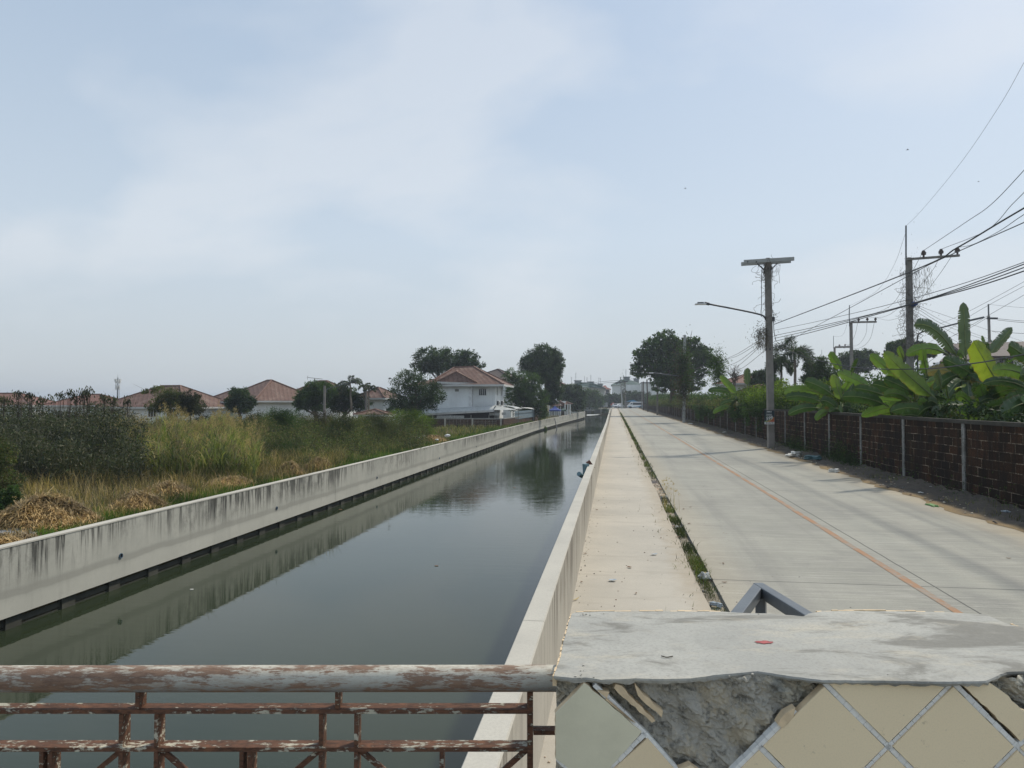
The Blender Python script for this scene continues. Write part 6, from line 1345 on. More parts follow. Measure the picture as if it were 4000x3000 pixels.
def vine(label, c, rx, rz_, n=400, leafm='dry_vine', leaf=.06, group=None, strands=120, L=.5):
    o = empty('dried_vine', label, 'vine', tuple(c), group); C_ = np.array(tuple(c))+rng.normal(size=(n, 3))*np.array([rx, rx, rz_])*.5
    rawmesh('foliage', leaves(C_, leaf*rng.uniform(.6, 1.5, n), leaf*.4, unit(rdir(n)+np.array([0, 0, -.8]))), 4, leafm, o); vine_strands(o, c, rx, rz_, strands, L*.4, L, th=.012); return o
D1 = 38.
def curly(par, c, rx, rz_, n, L=10, r_=.011, step=.11):
    mb = MB()
    for _ in range(n):
        p = Vector(c)+Vector((random.uniform(-rx, rx), random.uniform(-rx, rx), random.uniform(-rz_, rz_))); v = Vector((random.gauss(0, 1), random.gauss(0, 1), random.gauss(-.6, .7))).normalized(); pts = [p.copy()]
        for _ in range(L):
            v = (v+Vector((random.gauss(0, .55), random.gauss(0, .55), random.gauss(-.06, .5)))+(Vector((c[0], c[1], p.z))-p)*.35).normalized(); p = p+v*step; pts.append(p.copy())
        mb.tube(pts, r_, 4, cap=False)
    return mb.build('tendrils', 'bark', par)
P1, t, b = pole('tall concrete pole with a street lamp and a wide empty crossarm, near the sign', 2999, 1008, 3011, D1)
XA = t
# crossarm (two beams), braces
a_, c_ = P(2903, 1026, D1+.05), P(3098, 1014, D1-.35)
mb = MB(); off = Vector((0, -.22, 0)); mb.beam(a_+off, c_+off, .10, .19); mb.build('crossarm', 'arm_concrete', P1)
mb = MB(); off = Vector((-.06, .24, -.03)); mb.beam(a_+off, c_+off, .10, .19); mb.build('crossarm', 'arm_concrete', P1)
mb = MB(); mb.beam(P(2957, 1030, D1-.2), P(2988, 1056, D1-.2), .05, .05); mb.build('brace', 'dark_metal', P1); mb = MB(); mb.beam(P(3037, 1028, D1-.2), P(3010, 1054, D1-.2), .05, .05); mb.build('brace', 'dark_metal', P1)
mb = MB()
for px, py in ((2921, 1022), (2955, 1022), (3051, 1016), (3086, 1013)): q = P(px, py, D1-.5); mb.tube([q, q+Vector((0, .1, 0))], .035, 8)
mb.build('bolt', 'dark_metal', P1)
vine_strands(P1, P(3000, 1045, D1), .45, .35, 170, .2, .9, name='dry_tendrils', th=.013)
vine_strands(P1, P(2999, 1150, D1), .30, 2.2, 260, .1, .45, name='dry_tendrils', th=.013)
curly(P1, P(3000, 1048, D1), .6, .3, 26, r_=.008); curly(P1, P(2999, 1150, D1), .22, 1.5, 26, r_=.008)
mb = MB()
for side in (-1, 1):
    pts = [P(2992+side*17+random.uniform(-3, 3), 1040+i*22, D1-.1) for i in range(10)]; mb.tube(spline(pts, 3), .018, 5)
mb.build('loose_cable', 'wire', P1)
# lamp arm
arm = spline([P(2992, 1248, D1), P(2984, 1236, D1-.1), P(2966, 1228, D1-.3), P(2900, 1213, D1-.8), P(2765, 1187, D1-1.6)], 6)
LA = empty('street_lamp', 'street lamp on a long grey arm held by the near pole over the road', 'street lamp', arm[0])
mb = MB(); mb.tube(arm, .045, 8); mb.build('arm', 'dark_metal', LA, smooth=True)
mb = MB(); mb.tube([P(2752, 1184, D1-1.6), P(2770, 1188, D1-1.6)], .075, 8); mb.build('joint', 'dark_metal', LA)
p, q = P(2715, 1189, D1-1.6), P(2757, 1190, D1-1.6); mb = MB(); mb.box((p.x, p.y-.16, p.z-.02), (q.x, p.y+.16, p.z+.03)); mb.build('lamp_panel', 'white_paint', LA); mb = MB(); mb.box((p.x+.12, p.y-.12, p.z+.032), (q.x-.12, p.y+.12, p.z+.10)); mb.build('lamp_housing', 'dark_metal', LA)
# splice box, straps
sp = [P(3013, 1195, D1-.3), P(3019, 1220, D1-.3), P(3022, 1238, D1-.3)]; CB = empty('cable_box', 'small dark cable box hanging on a wire beside the near pole', 'cable box', P(3022, 1246, D1-.3)); mb = MB(); mb.tube([P(3022, 1238, D1-.3), P(3022, 1255, D1-.3)], .065, 8); mb.build('box', 'dark_metal', CB); mb = MB(); mb.tube(spline(sp, 4), .014, 5); mb.tube(spline([P(3022, 1255, D1-.3), P(3023, 1290, D1-.3), P(3030, 1330, D1-.3)], 4), .018, 5); mb.build('lead', 'wire', CB)
mb = MB(); q = P(3005, 1370, D1); mb.tube([q, q+Vector((0, 0, .13))], .205, 10); mb.tube([q+Vector((0, 0, .22)), q+Vector((0, 0, .32))], .202, 10); mb.build('strap', 'dark_metal', P1)
vine('shaggy dried creeper clump high on the near pole beside the wires', P(2978, 1312, D1-.1), .55, .75, 620, leaf=.09, strands=260, L=.7)
# sign
s0, s1, s2 = P(2986, 1603, D1-.35), P(3024, 1603, D1-.35), P(3024, 1657, D1-.35); SW, SHt = (s1-s0).length, s1.z-s2.z
SG = empty('advert_sign', 'small advert board reading 599 with a phone number, tied to the near pole', 'sign', (s0.x, s0.y, s2.z))
Ms = Matrix.Translation(s0-Vector((0, 0, SHt))) @ Matrix.Rotation(math.atan2(s1.y-s0.y, s1.x-s0.x), 4, 'Z')
plain('sign_dark', (.02, .035, .045), .5, .1); plain('sign_orange', (.50, .15, .08), .5, .1); plain('sign_yellow', (.50, .42, .12), .5, .1); plain('sign_green', (.12, .26, .08), .5, .1); plain('sign_white', (.8, .8, .78), .5, .05); plain('sign_grey', (.3, .34, .36), .5, .05)
mb = MB(); mb.box((0, 0, 0), (SW, .008, SHt), Ms); mb.build('board', 'sign_dark', SG)
def sp_(pts, m, nm, y=-.003): mb = MB(); mb.prism([Ms @ Vector((x*SW, y, z*SHt)) for x, z in pts], (Ms.to_3x3() @ Vector((0, .003, 0)))); return mb.build(nm, m, SG)
sp_([(0, 0), (1, 0), (1, .165), (0, .165)], 'sign_white', 'number_band', -.0035); sp_([(.35, .17), (1, .17), (1, .52), (.86, .44), (.6, .30)], 'sign_orange', 'colour_field'); sp_([(0, .17), (.35, .17), (.22, .24), (0, .25)], 'sign_green', 'colour_field'); sp_([(.10, .18), (.34, .18), (.62, .27), (.9, .44), (.97, .53), (.7, .38), (.4, .26)], 'sign_yellow', 'colour_stripe', -.0065)
sp_([(.15, .52), (.29, .52), (.29, .555), (.15, .555)], 'sign_green', 'colour_field', -.0065)
for z_, a, b2, m in ((.80, .16, .78, 'sign_grey'), (.705, .20, .75, 'sign_white'), (.645, .17, .79, 'sign_white')): sp_([(a, z_-.012), (b2, z_-.012), (b2, z_+.012), (a, z_+.012)], m, 'text_line', -.0065)
def text(s, size, x, z, m, shear=0., rot=0., par=SG, y=-.010, M=None, sx=1.):
    cu = bpy.data.curves.new('lettering', 'FONT'); cu.body = s; cu.size = size; cu.align_x = 'CENTER'; cu.align_y = 'CENTER'; cu.extrude = .001; cu.shear = shear; cu.offset = size*.018
    cu.materials.append(MATS[m]); o = bpy.data.objects.new('lettering', cu); COL.objects.link(o); o.parent = par
    MM = (Ms if M is None else M) @ Matrix.Translation((x, y, z)) @ Matrix.Rotation(R(90), 4, 'X') @ Matrix.Rotation(rot, 4, 'Z') @ Matrix.Diagonal((sx, 1, 1, 1))
    bpy.context.view_layer.update(); me = bpy.data.meshes.new_from_object(o.evaluated_get(bpy.context.evaluated_depsgraph_get())); bpy.data.objects.remove(o); me.transform(parent_world(par).inverted() @ MM); o = bpy.data.objects.new('lettering', me); COL.objects.link(o); o.parent = par; return o
text('599', .25, SW*.47, SHt*.42, 'sign_white', .25, R(9), sx=.95); text('084-6366-728', .095, SW*.5, SHt*.085, 'black', 0, 0, sx=.78); text('AMO', .10, SW*.48, SHt*.90, 'sign_white', 0, 0, sx=1.2)

P2, t2, b2_ = pole('second concrete pole down the road, bare top and creepers round its middle', 2675, 1308, 2671, 81, .32, .28, m='arm_concrete')
vine('brown and green creeper mass wrapped round the second pole', P(2666, 1480, 80.6), .95, 3.4, 3200, 'leaf_dry', .2, strands=300, L=1.2)
rawmesh('green_shoots', leaves(np.array(tuple(P(2676, 1450, 80.4)))+rng.normal(size=(2200, 3))*np.array([.42, .42, 1.3]), .24, .09), 4, 'leaf_mid', bpy.data.objects['dried_vine.001'])
arm = spline([P(2669, 1480, 81), P(2655, 1470, 80.6), P(2620, 1465, 80), P(2553, 1456, 79)], 5); L2 = empty('street_lamp', 'street lamp arm on the second pole against the big tree', 'street lamp', arm[0]); mb = MB(); mb.tube(arm, .05, 6); mb.build('arm', 'grey_steel', L2); p = P(2535, 1457, 79); q = P(2552, 1458, 79); mb = MB(); mb.box((p.x, p.y-.2, p.z-.04), (q.x, p.y+.2, p.z+.06)); mb.build('lamp_panel', 'white_paint', L2)
pole('third roadside pole standing under the big tree', 2568, 1500, 2568, 124, .32, .26); pole('fourth roadside pole, thin and dark, beyond the big tree', 2527, 1482, 2531, 162, .3, .26, m='bark'); pole('fifth roadside pole near the parked van', 2513, 1490, 2513, 188, .3, .26, m='bark'); pole('sixth roadside pole right behind the van', 2508, 1492, 2507, 212, .3, .26)
# vine-clad wires clump
vine('hanging creeper clump draped over the wires left of the near pole', P(2802, 1435, 56), .68, 1.3, 3000, 'leaf_mid', .14, strands=160, L=.8)
# leaning poles at the end of the road
Q1, t, b = pole('tall leaning pole with crossarms at the far road junction', 2424, 1472, 2431, 235, .5, .36, -1.8, group='poles at the far junction', m='arm_concrete')
mb = MB(); mb.beam(P(2404, 1497, 234), P(2452, 1490, 234), .25, .3); mb.build('crossarm', 'dark_metal', Q1); mb = MB(); mb.beam(P(2408, 1502, 233), P(2424, 1484, 233), .2, .2); mb.build('crossarm', 'dark_metal', Q1)
Q2, t, b = pole('second pole with a low crossarm right of the leaning one', 2441, 1488, 2444, 238, .45, .34, -1.8, group='poles at the far junction', m='pole_concrete')
mb = MB(); mb.beam(P(2430, 1491, 237), P(2453, 1489, 237), .25, .3); mb.build('crossarm', 'dark_metal', Q2)
vine('dark creeper column climbing the leaning poles at the far junction', P(2433, 1545, 236), .9, 6.0, 900, 'brush_dark', .35, strands=60, L=1.)
# high-voltage line behind the wall
def hv(label, px, ytop, pxb, d, rod, arm, ins, w0=.36, w1=.3, zb=-2.6):
    o, t, b = pole(label, px, ytop, pxb, d, w0, w1, zb, group='power poles with side crossarms'); k = d/FPX
    mb = MB(); mb.tube([P(rod[0], rod[2], d), P(rod[0], rod[1], d)], .045, 6); mb.build('lightning_rod', 'grey_steel', o)
    mb = MB(); mb.beam(P(arm[0], arm[1], d-.2), P(arm[2], arm[3], d-.5), .11, .13*max(1, d/50)); mb.build('crossarm', 'pole_concrete', o)
    tops = []
    for px_, py_ in ins:
        c = P(px_, py_, d-.35); mb = MB(); mb.tube([c-Vector((0, 0, .05)), c+Vector((0, 0, .12)), c+Vector((0, 0, .13)), c+Vector((0, 0, .27)), c+Vector((0, 0, .28)), c+Vector((0, 0, .34)), c+Vector((0, 0, .40))], [.05, .06, .13, .14, .10, .10, .05], 10); mb.build('insulator', 'insulator', o); tops.append(c+Vector((0, 0, .38)))
    return o, t, tops
D2 = 42.
H1, t, I1 = hv('nearest power pole with three insulators and dry creepers, behind the banana plants', 3550, 1006, 3558, D2, (3539, 881, 1035), (3541, 1013, 3748, 998), ((3608, 1004), (3676, 999), (3740, 992)))
vine('dry grey tendrils tangled round the middle of the nearest power pole', P(3556, 1220, D2-.1), 1.0, 4.4, 500, leaf=.07, strands=620, L=.5); curly(bpy.data.objects['dried_vine.002' if 'dried_vine.002' in bpy.data.objects else 'dried_vine'], P(3556, 1215, D2-.1), .30, 2.1, 110, r_=.008)
vine('dry tendrils climbing the stay wire beside the nearest power pole', P(3610, 1090, D2), .9, 1.3, 90, leaf=.05, strands=170, L=.7)
plain('blue_plastic', (.03, .06, .22), .4, .1); c = P(3571, 1187, D2-.3); mb = MB(); mb.tube([c+Vector((-.15, 0, -.1)), c+Vector((0, -.03, 0)), c+Vector((.16, 0, .04))], [.12, .16, .11], 10); tag(mb.build('cable_coil', 'blue_plastic', smooth=True), 'dark blue wrapped cable joint on the nearest power pole', 'cable joint')
H2, t, I2 = hv('middle power pole with three small insulators, left of the nearest one', 3324, 1258, 3330, 78, (3318, 1192, 1275), (3321, 1259, 3424, 1257), ((3354, 1257), (3388, 1255), (3420, 1254)), .34, .28)
H3, t, I3 = hv('farther power pole with a short crossarm behind the middle one', 3260, 1356, 3262, 125, (3256, 1312, 1362), (3262, 1356, 3322, 1355), ((3279, 1354), (3301, 1353)), .36, .3)
H4, t, I4 = hv('smallest power pole among the tree tops near the palms', 3213, 1402, 3214, 175, (3210, 1366, 1410), (3213, 1401, 3236, 1400), ((3226, 1400),), .36, .3)
H5, t, b = pole('slim pole with a bracket of wires at the right behind the banana plants', 3862, 1232, 3874, 80, .26, .22, -2.6, group='power poles with side crossarms'); mb = MB(); mb.tube([P(3862, 1240, 80), P(3861, 1188, 80)], .08, 6); mb.build('lightning_rod', 'grey_steel', H5); mb = MB(); mb.beam(P(3856, 1243, 79.7), P(3896, 1244, 79.7), .2, .2); mb.build('crossarm', 'dark_metal', H5)
# lamp arms behind bananas
arm = spline([P(3583, 1330, 50), P(3586, 1310, 50), P(3605, 1296, 50), P(3660, 1284, 49), P(3745, 1262, 48)], 5); L3 = empty('street_lamp', 'street lamp with long dark arm between the banana leaves', 'street lamp', arm[0]); mb = MB(); mb.tube(arm, .05, 6); mb.build('arm', 'dark_metal', L3)
p, q = P(3745, 1262, 48), P(3845, 1239, 47); mb = MB(); mb.beam(p, q, .22, .10); mb.build('lamp_head', 'grey_steel', L3); mb = MB(); mb.tube([P(3583, 1330, 50), Vector((P(3583, 1330, 50).x, P(3583, 1330, 50).y, -2.6))], .06, 6); mb.build('post', 'dark_metal', L3)
# left lamp poles
def lampl(label, px, yt, yb, d, apts, head):
    b = P(px, yb, d); t = P(px, yt, d); o = empty('street_lamp', label, 'street lamp', (b.x, b.y, LZ), 'lamp poles on the left bank'); mb = MB(); mb.tube([(b.x, b.y, LZ), (t.x, t.y, t.z)], [.16, .13], 8); mb.build('pole', 'pole_concrete', o)
    mb = MB(); mb.tube(spline([P(x, y, d-.2) for x, y in apts], 5), .035, 6); mb.build('arm', 'grey_steel', o); p = P(*head, d-.2); mb = MB(); mb.box((p.x-.3, p.y-.1, p.z-.05), (p.x+.25, p.y+.1, p.z+.05)); mb.build('lamp_head', 'dark_metal', o)
lampl('grey lamp pole with a long curved arm in front of the mango trees', 1268, 1507, 1600, 76, [(1275, 1535), (1276, 1522), (1290, 1515), (1340, 1502), (1382, 1490)], (1385, 1489)); lampl('second lamp pole beside the small palms', 1430, 1512, 1600, 84, [(1438, 1545), (1445, 1530), (1460, 1516), (1470, 1512)], (1472, 1512))

# ------------------------------------------------------------------ wires
def wire(label, pts, r_=.014, n=8, group='overhead wires', cat='wire'):
    mb = MB(); mb.tube(spline(pts, n), r_, 5, cap=False); return tag(mb.build('overhead_wire', 'wire'), label, cat, group)
PXv = lambda l: [P(*q) for q in l]
W8 = lambda px, py: PX(px, py, 8.6)
wire('thick wire from the near pole rising to the upper right edge, above the others', [P(3024, 1267, 38), W8(3543, 1067), W8(3742, 966), W8(4000, 813), Vector((8.6, 8, 4.6))], .019)
wire('thin wire leaving the near pole above the double cables', [P(3024, 1290, 38), W8(3200, 1254), W8(3540, 1172), W8(4000, 1024), Vector((8.6, 8, 3.3))], .009)
wire('upper cable of the bundle leaving the near pole to the right', [P(3024, 1311, 38), W8(3200, 1274), W8(3540, 1192), W8(4000, 1032), Vector((8.6, 8, 3.25))], .013)
wire('middle cable of the bundle leaving the near pole to the right', [P(3024, 1322, 38), W8(3200, 1282), W8(3580, 1181), W8(4000, 1045), Vector((8.6, 8, 3.2))], .013)
wire('lowest cable of the bundle leaving the near pole to the right', [P(3024, 1334, 38), W8(3200, 1290), W8(3580, 1184), W8(4000, 1059), Vector((8.6, 8, 3.1))], .015)
wire('long wire passing behind the palm and crossing the nearest power pole', PXv([(3050, 1352, 66), (3145, 1297, 56), (3316, 1205, 40), (3561, 1071, 29), (3677, 1012, 25), (4000, 869, 19), (4200, 775, 15)]), .015)
wire('slack cable sagging across the banana leaves from the near pole', [P(3026, 1350, 38), W8(3150, 1395), W8(3339, 1435), W8(3600, 1441), W8(3800, 1420), W8(4000, 1385), Vector((8.6, 8, 1.35))], .016)
for i, (q, e, lb) in enumerate(((I1[0], [(3770, 870, 34), (3870, 800, 30), (4000, 665, 25), (4200, 440, 20)], 'wire from the left insulator of the nearest power pole'), (I1[1], [(3850, 902, 34), (3952, 800, 29), (4000, 752, 27), (4250, 500, 20)], 'wire from the middle insulator of the nearest power pole'), (I1[2], [(3800, 955, 38), (3900, 905, 31), (4000, 838, 26), (4250, 690, 19)], 'wire from the right insulator of the nearest power pole'))):
    wire(lb+' to the upper right', [q]+PXv(e), .014)
wire('thin earth wire from the nearest power pole rod up out of the picture', PXv([(3539, 883, 42), (3600, 822, 37), (3750, 640, 30), (3900, 420, 25), (4000, 244, 21), (4060, 130, 19)]), .006)
wire('thin earth wire between the rods of the nearest and middle power poles', PXv([(3539, 905, 42), (3490, 1040, 52), (3420, 1140, 62), (3318, 1195, 78)]), .008)
wire('thin earth wire drooping from the middle to the farther power pole', PXv([(3318, 1195, 78), (3310, 1260, 92), (3290, 1310, 108), (3256, 1314, 125)]), .012)
for i, mids in enumerate(([(3541, 1100, 46), (3470, 1200, 58)], [(3640, 1060, 46), (3530, 1185, 58), (3460, 1235, 68)], [(3660, 1085, 46), (3560, 1210, 56), (3480, 1250, 66)])):
    wire('%s slack wire between the nearest and middle power poles' % ('left', 'middle', 'right')[i], [I1[i]]+PXv(mids)+[I2[i]], .012)
for i, mids in enumerate(([(3335, 1320, 90), (3300, 1360, 108)], [(3380, 1310, 90), (3345, 1350, 104)], [(3395, 1330, 88), (3345, 1362, 100)])):
    wire('%s drooping wire from the middle to the farther power pole' % ('left', 'middle', 'right')[i], [I2[i]]+PXv(mids)+[I3[min(i, 1)]], .016)
for i, (a_, b_) in enumerate((((2976, 1322), (2824, 1408)), ((2976, 1333), (2822, 1411)), ((2974, 1344), (2823, 1437)), ((2972, 1352), (2818, 1460)), ((2990, 1368), (2832, 1458)))):
    A, B_ = P(*a_, 38.3), P(*b_, 55.5); m_ = A.lerp(B_, .5)-Vector((0, 0, .10+.05*i)); e_ = Vector((8.2, 81, 3.0-.25*i)); wire('%s of the wires running left from near pole to creeper clump' % ('topmost', 'second', 'middle', 'fourth', 'lowest')[i], [A, m_, B_, B_.lerp(e_, .5)-Vector((0, 0, .25)), e_], .012)
for i, (a_, b_, c_) in enumerate((((3580, 1195), (3720, 1270), (3960, 1360)), ((3580, 1205), (3740, 1290), (4060, 1395)), ((3580, 1218), (3740, 1310), (3900, 1378)), ((3578, 1190), (3700, 1235), (4060, 1355)), ((3580, 1228), (3660, 1290), (3800, 1370)))):
    wire('%s wire fanning down to the right from the blue joint' % ('second', 'third', 'fourth', 'topmost', 'lowest')[i], PXv([(*a_, 42), (*b_, 52), (*c_, 75)]), .011)
for i, (a_, b_, c_) in enumerate((((4060, 1068), (3780, 1218), (3640, 1278)), ((4060, 1085), (3800, 1228), (3620, 1345)), ((4060, 1118), (3760, 1290), (3650, 1355)), ((3862, 1238), (3770, 1290), (3640, 1350)))):
    wire('%s rising wire behind the banana leaves at the right' % ('highest', 'thin second', 'third', 'short lowest')[i], PXv([(*a_, 45), (*b_, 60), (*c_, 85)]), .013)
for i, (a_, b_) in enumerate((((3862, 1189), (4060, 1205)), ((3897, 1245), (4060, 1256)), ((3897, 1250), (4060, 1263)), ((3875, 1293), (4060, 1305)))):
    wire('%s level wire from the slim pole to the right edge' % ('thin topmost', 'upper middle', 'lower middle', 'lowest')[i], PXv([(*a_, 80), ((a_[0]+b_[0])/2, (a_[1]+b_[1])/2+2, 76), (*b_, 72)]), .022 if i else .012)
for i, (a_, b_, c_) in enumerate((((2240, 1505), (2330, 1493), (2424, 1485)), ((2240, 1512), (2340, 1498), (2424, 1492)), ((2424, 1488), (2470, 1480), (2530, 1466)))):
    wire('%s far wire at the leaning poles' % ('upper left', 'lower left', 'right')[i], PXv([(*a_, 260), (*b_, 245), (*c_, 234)]), .05)
for i, (a_, b_) in enumerate((((2694, 1436), (2760, 1428)), ((2684, 1466), (2760, 1470)), ((2687, 1478), (2755, 1497)))):
    wire('%s thin wire from the creepers of the second pole to the right' % ('upper', 'middle', 'sagging lower')[i], PXv([(*a_, 80), ((a_[0]+b_[0])/2, (a_[1]+b_[1])/2+6, 74), (*b_, 68)]), .02)

# ------------------------------------------------------------------ far bridge, vehicles
BG = empty('far_bridge', 'low concrete bridge crossing the canal at its far end', 'bridge', tuple(P(2335, 1612, 262)))
def bx(par, nm, x0, y0, x1, y1, d, dep, m): a, b = P(x0, y0, d), P(x1, y1, d); mb = MB(); mb.box((a.x, a.y, b.z), (b.x, a.y+dep, a.z)); return mb.build(nm, m, par)
bx(BG, 'deck', 2272, 1596, 2394, 1601, 264, 12, 'cap_concrete'); bx(BG, 'abutment', 2345, 1597, 2393, 1612, 262, 3, 'canal_concrete'); bx(BG, 'abutment', 2322, 1602, 2345, 1613.5, 266, 3, 'old_concrete'); bx(BG, 'pier', 2291, 1605, 2309, 1616, 268, 2, 'old_concrete')
for y_ in (1591, 1596.5): bx(BG, 'railing', 2276, y_, 2322, y_+1.6, 261, .15, 'arm_concrete')
for x_ in (2278, 2292, 2306, 2320): bx(BG, 'railing_post', x_, 1591, x_+1.4, 1600, 261.3, .2, 'arm_concrete')
bx(BG, 'pipe', 2274, 1601.5, 2325, 1603.5, 260, .3, 'arm_concrete')
tree('bush', 'dark bush growing on the abutment of the far bridge', 259, [(2363, 1604, 9, 8), (2357, 1607, 6, 5), (2370, 1606, 6, 6)], (2363, 1613), 90, .4, 'leaf_mid', .06, cat='bush')
plain('foam', (.55, .56, .54), .8, .15)
a = PZ(2292, 1622, WZ+.01); mb = MB(); mb.add([PZ(2292, 1619, WZ+.01), PZ(2320, 1617, WZ+.01), PZ(2352, 1616, WZ+.01), PZ(2345, 1619, WZ+.01), PZ(2320, 1622.5, WZ+.01), PZ(2292, 1623.5, WZ+.01)], [(0, 1, 2, 3, 4, 5)]); tag(mb.build('foam', 'foam'), 'pale film of foam floating on the water before the far bridge', 'foam', kind='stuff')
plain('car_white', (.72, .73, .74), .3, .04); plain('van_blue', (.06, .25, .42), .4, .1); plain('pickup_grey', (.38, .39, .40), .5, .1); plain('lamp_red', (.4, .02, .02), .3, 0)
def vehicle(name, label, cat, c, yaw, prof, W, body, wheels, glass, extra=(), r_=.34):
    """prof: side outline (x, z); glass: list of side window outlines; built along x, width W"""
    o = empty(name, label, cat, c, rz=0); M = Matrix.Translation(c) @ Matrix.Rotation(yaw, 4, 'Z')
    mb = MB(); k = len(prof); n_ = 5; V = []
    for j, (s, sc) in enumerate(((-.5, .90), (-.47, 1), (.47, 1), (.5, .90))):
        for x, z in prof:
            nar = 1-.13*max(0, (z-.9)/1.2); V.append(M @ Vector((x*(.985 if sc < 1 else 1), s*W*nar, .45+(z-.45)*sc)))
    F = [tuple(range(k))[::-1], tuple(range(3*k, 4*k))]+[(j*k+i, j*k+(i+1) % k, (j+1)*k+(i+1) % k, (j+1)*k+i) for j in range(3) for i in range(k)]
    mb.add(V, F); mb.build('body', body, o)
    for x in wheels:
        for s in (-1, 1):
            mb = MB(); mb.tube([M @ Vector((x, s*(W/2-.17), r_)), M @ Vector((x, s*(W/2+.012), r_))], r_, 16); wh = mb.build('wheel', 'rubber', o); mb = MB(); mb.tube([M @ Vector((x, s*(W/2+.013), r_)), M @ Vector((x, s*(W/2+.02), r_))], r_*.55, 12); q = mb.build('rim', 'grey_steel', wh, world=False); q.data.transform(parent_world(o).inverted())
    for gl in glass:
        for s in (-1, 1):
            mb = MB(); mb.prism([M @ Vector((x, s*(W/2*(1-.13*max(0, (z-.9)/1.2))+.004), z)) for x, z in gl], M.to_3x3() @ Vector((0, s*.01, 0))); mb.build('side_window', 'glass_dark', o)
    for nm, pts, m in extra: mb = MB(); mb.add([M @ Vector(p) for p in pts], [tuple(range(len(pts)))]); q = mb.build(nm, m, o); q.modifiers.new('t', 'SOLIDIFY').thickness = .02
    return o
zv = -1.775
sedan = [(-2.1, .45), (-2.15, .8), (-1.9, 1.0), (-1.35, 1.05), (-.75, 1.5), (.55, 1.52), (1.35, 1.05), (2.05, .9), (2.15, .6), (2.1, .3), (-2.05, .3)]
def facefront(W, z0, z1, zt_, x0, x1): return ('windscreen', [(x0, -W*.40, z0), (x0, W*.40, z0), (x1, W*.33, z1), (x1, -W*.33, z1)], 'glass_dark')
vp = P(2402, 1596, 245); vehicle('parked_car', 'white car facing the camera at the far end of the canal wall', 'car', (vp.x, vp.y, zv), R(-90+8), sedan, 1.85, 'car_white', (-1.35, 1.35), ([(-.95, 1.05), (-.62, 1.4), (.45, 1.42), (1.0, 1.06)],), (facefront(1.85, 1.1, 1.44, 0, 1.36, .66), ('headlight', [(2.13, -.85, .68), (2.13, -.5, .66), (2.1, -.5, .84), (2.08, -.85, .86)], 'glass_dark'), ('headlight', [(2.13, .5, .66), (2.13, .85, .68), (2.08, .85, .86), (2.1, .5, .84)], 'glass_dark'), ('grille', [(2.16, -.4, .45), (2.16, .4, .45), (2.14, .35, .66), (2.14, -.35, .66)], 'black')))
vp = P(2419, 1595, 258); vehicle('parked_car', 'second white car just right of the first one, half behind a pole', 'car', (vp.x, vp.y, zv), R(-90+24), sedan, 1.85, 'car_white', (-1.35, 1.35), ([(-.95, 1.05), (-.62, 1.4), (.45, 1.42), (1.0, 1.06)],), (facefront(1.85, 1.1, 1.44, 0, 1.36, .66),))
vanp = [(-2.6, .4), (-2.62, 1.1), (-2.55, 2.05), (-2.3, 2.18), (1.0, 2.18), (1.35, 2.05), (2.05, 1.25), (2.55, 1.02), (2.65, .75), (2.6, .35), (-2.5, .35)]
vp = P(2481, 1597, 236); V1 = vehicle('van', 'white passenger van with blue lower pattern crossing at the road end', 'van', (vp.x, vp.y, zv), R(180+8), vanp, 1.9, 'car_white', (-1.6, 1.65), ([(1.15, 1.3), (1.15, 1.85), (1.35, 1.9), (1.85, 1.3)], [(-2.3, 1.15), (-2.3, 1.9), (.95, 1.9), (.95, 1.15)]), (facefront(1.9, 1.3, 2.0, 0, 2.06, 1.42), ('blue_panel', [(-2.6, .957, .45), (.9, .957, .45), (-.6, .957, .62), (-2.6, .957, 1.05)], 'van_blue'), ('blue_panel', [(1.2, .957, .45), (2.4, .957, .45), (2.3, .957, .85)], 'van_blue')), .36)
pk = [(-2.5, .4), (-2.5, 1.0), (-1.0, 1.0), (-.8, 1.7), (.5, 1.72), (1.2, 1.1), (2.3, .95), (2.45, .6), (2.4, .35), (-2.45, .35)]
vp = P(2364, 1596, 266); V2 = vehicle('pickup_truck', 'grey covered pickup on the far bridge seen from behind', 'pickup truck', (vp.x, vp.y, zv), R(90), pk, 1.8, 'pickup_grey', (-1.5, 1.5), ([(-.6, 1.1), (-.55, 1.6), (.4, 1.62), (.85, 1.12)],))
mb = MB(); mb.box((vp.x-.85, vp.y-2.5, zv+1.01), (vp.x-.03, vp.y-.9, zv+2.0)); mb.box((vp.x+.03, vp.y-2.5, zv+1.01), (vp.x+.85, vp.y-.9, zv+2.0)); mb.build('cargo_box', 'pickup_grey', V2)
vp = P(2452, 1594, 262); ST = empty('market_stall', 'blue roofed roadside stall with shelves behind the van', 'stall', (vp.x, vp.y, zv)); mb = MB(); mb.prism([(vp.x-.6, vp.y, zv+2.3), (vp.x+3.6, vp.y, zv+2.2), (vp.x+2.2, vp.y, zv+2.9), (vp.x+.6, vp.y, zv+2.7)], (0, 3, 0)); mb.build('roof', 'van_blue', ST)
for i in range(4): mb = MB(); mb.box((vp.x-1.2, vp.y, zv+.4+i*.55), (vp.x+1.2, vp.y+.6, zv+.52+i*.55)); mb.build('shelf', 'cap_concrete', ST)
mb = MB(); mb.box((vp.x-1.25, vp.y+.62, zv), (vp.x+3.2, vp.y+.75, zv+2.2)); mb.build('back_panel', 'dark_metal', ST)
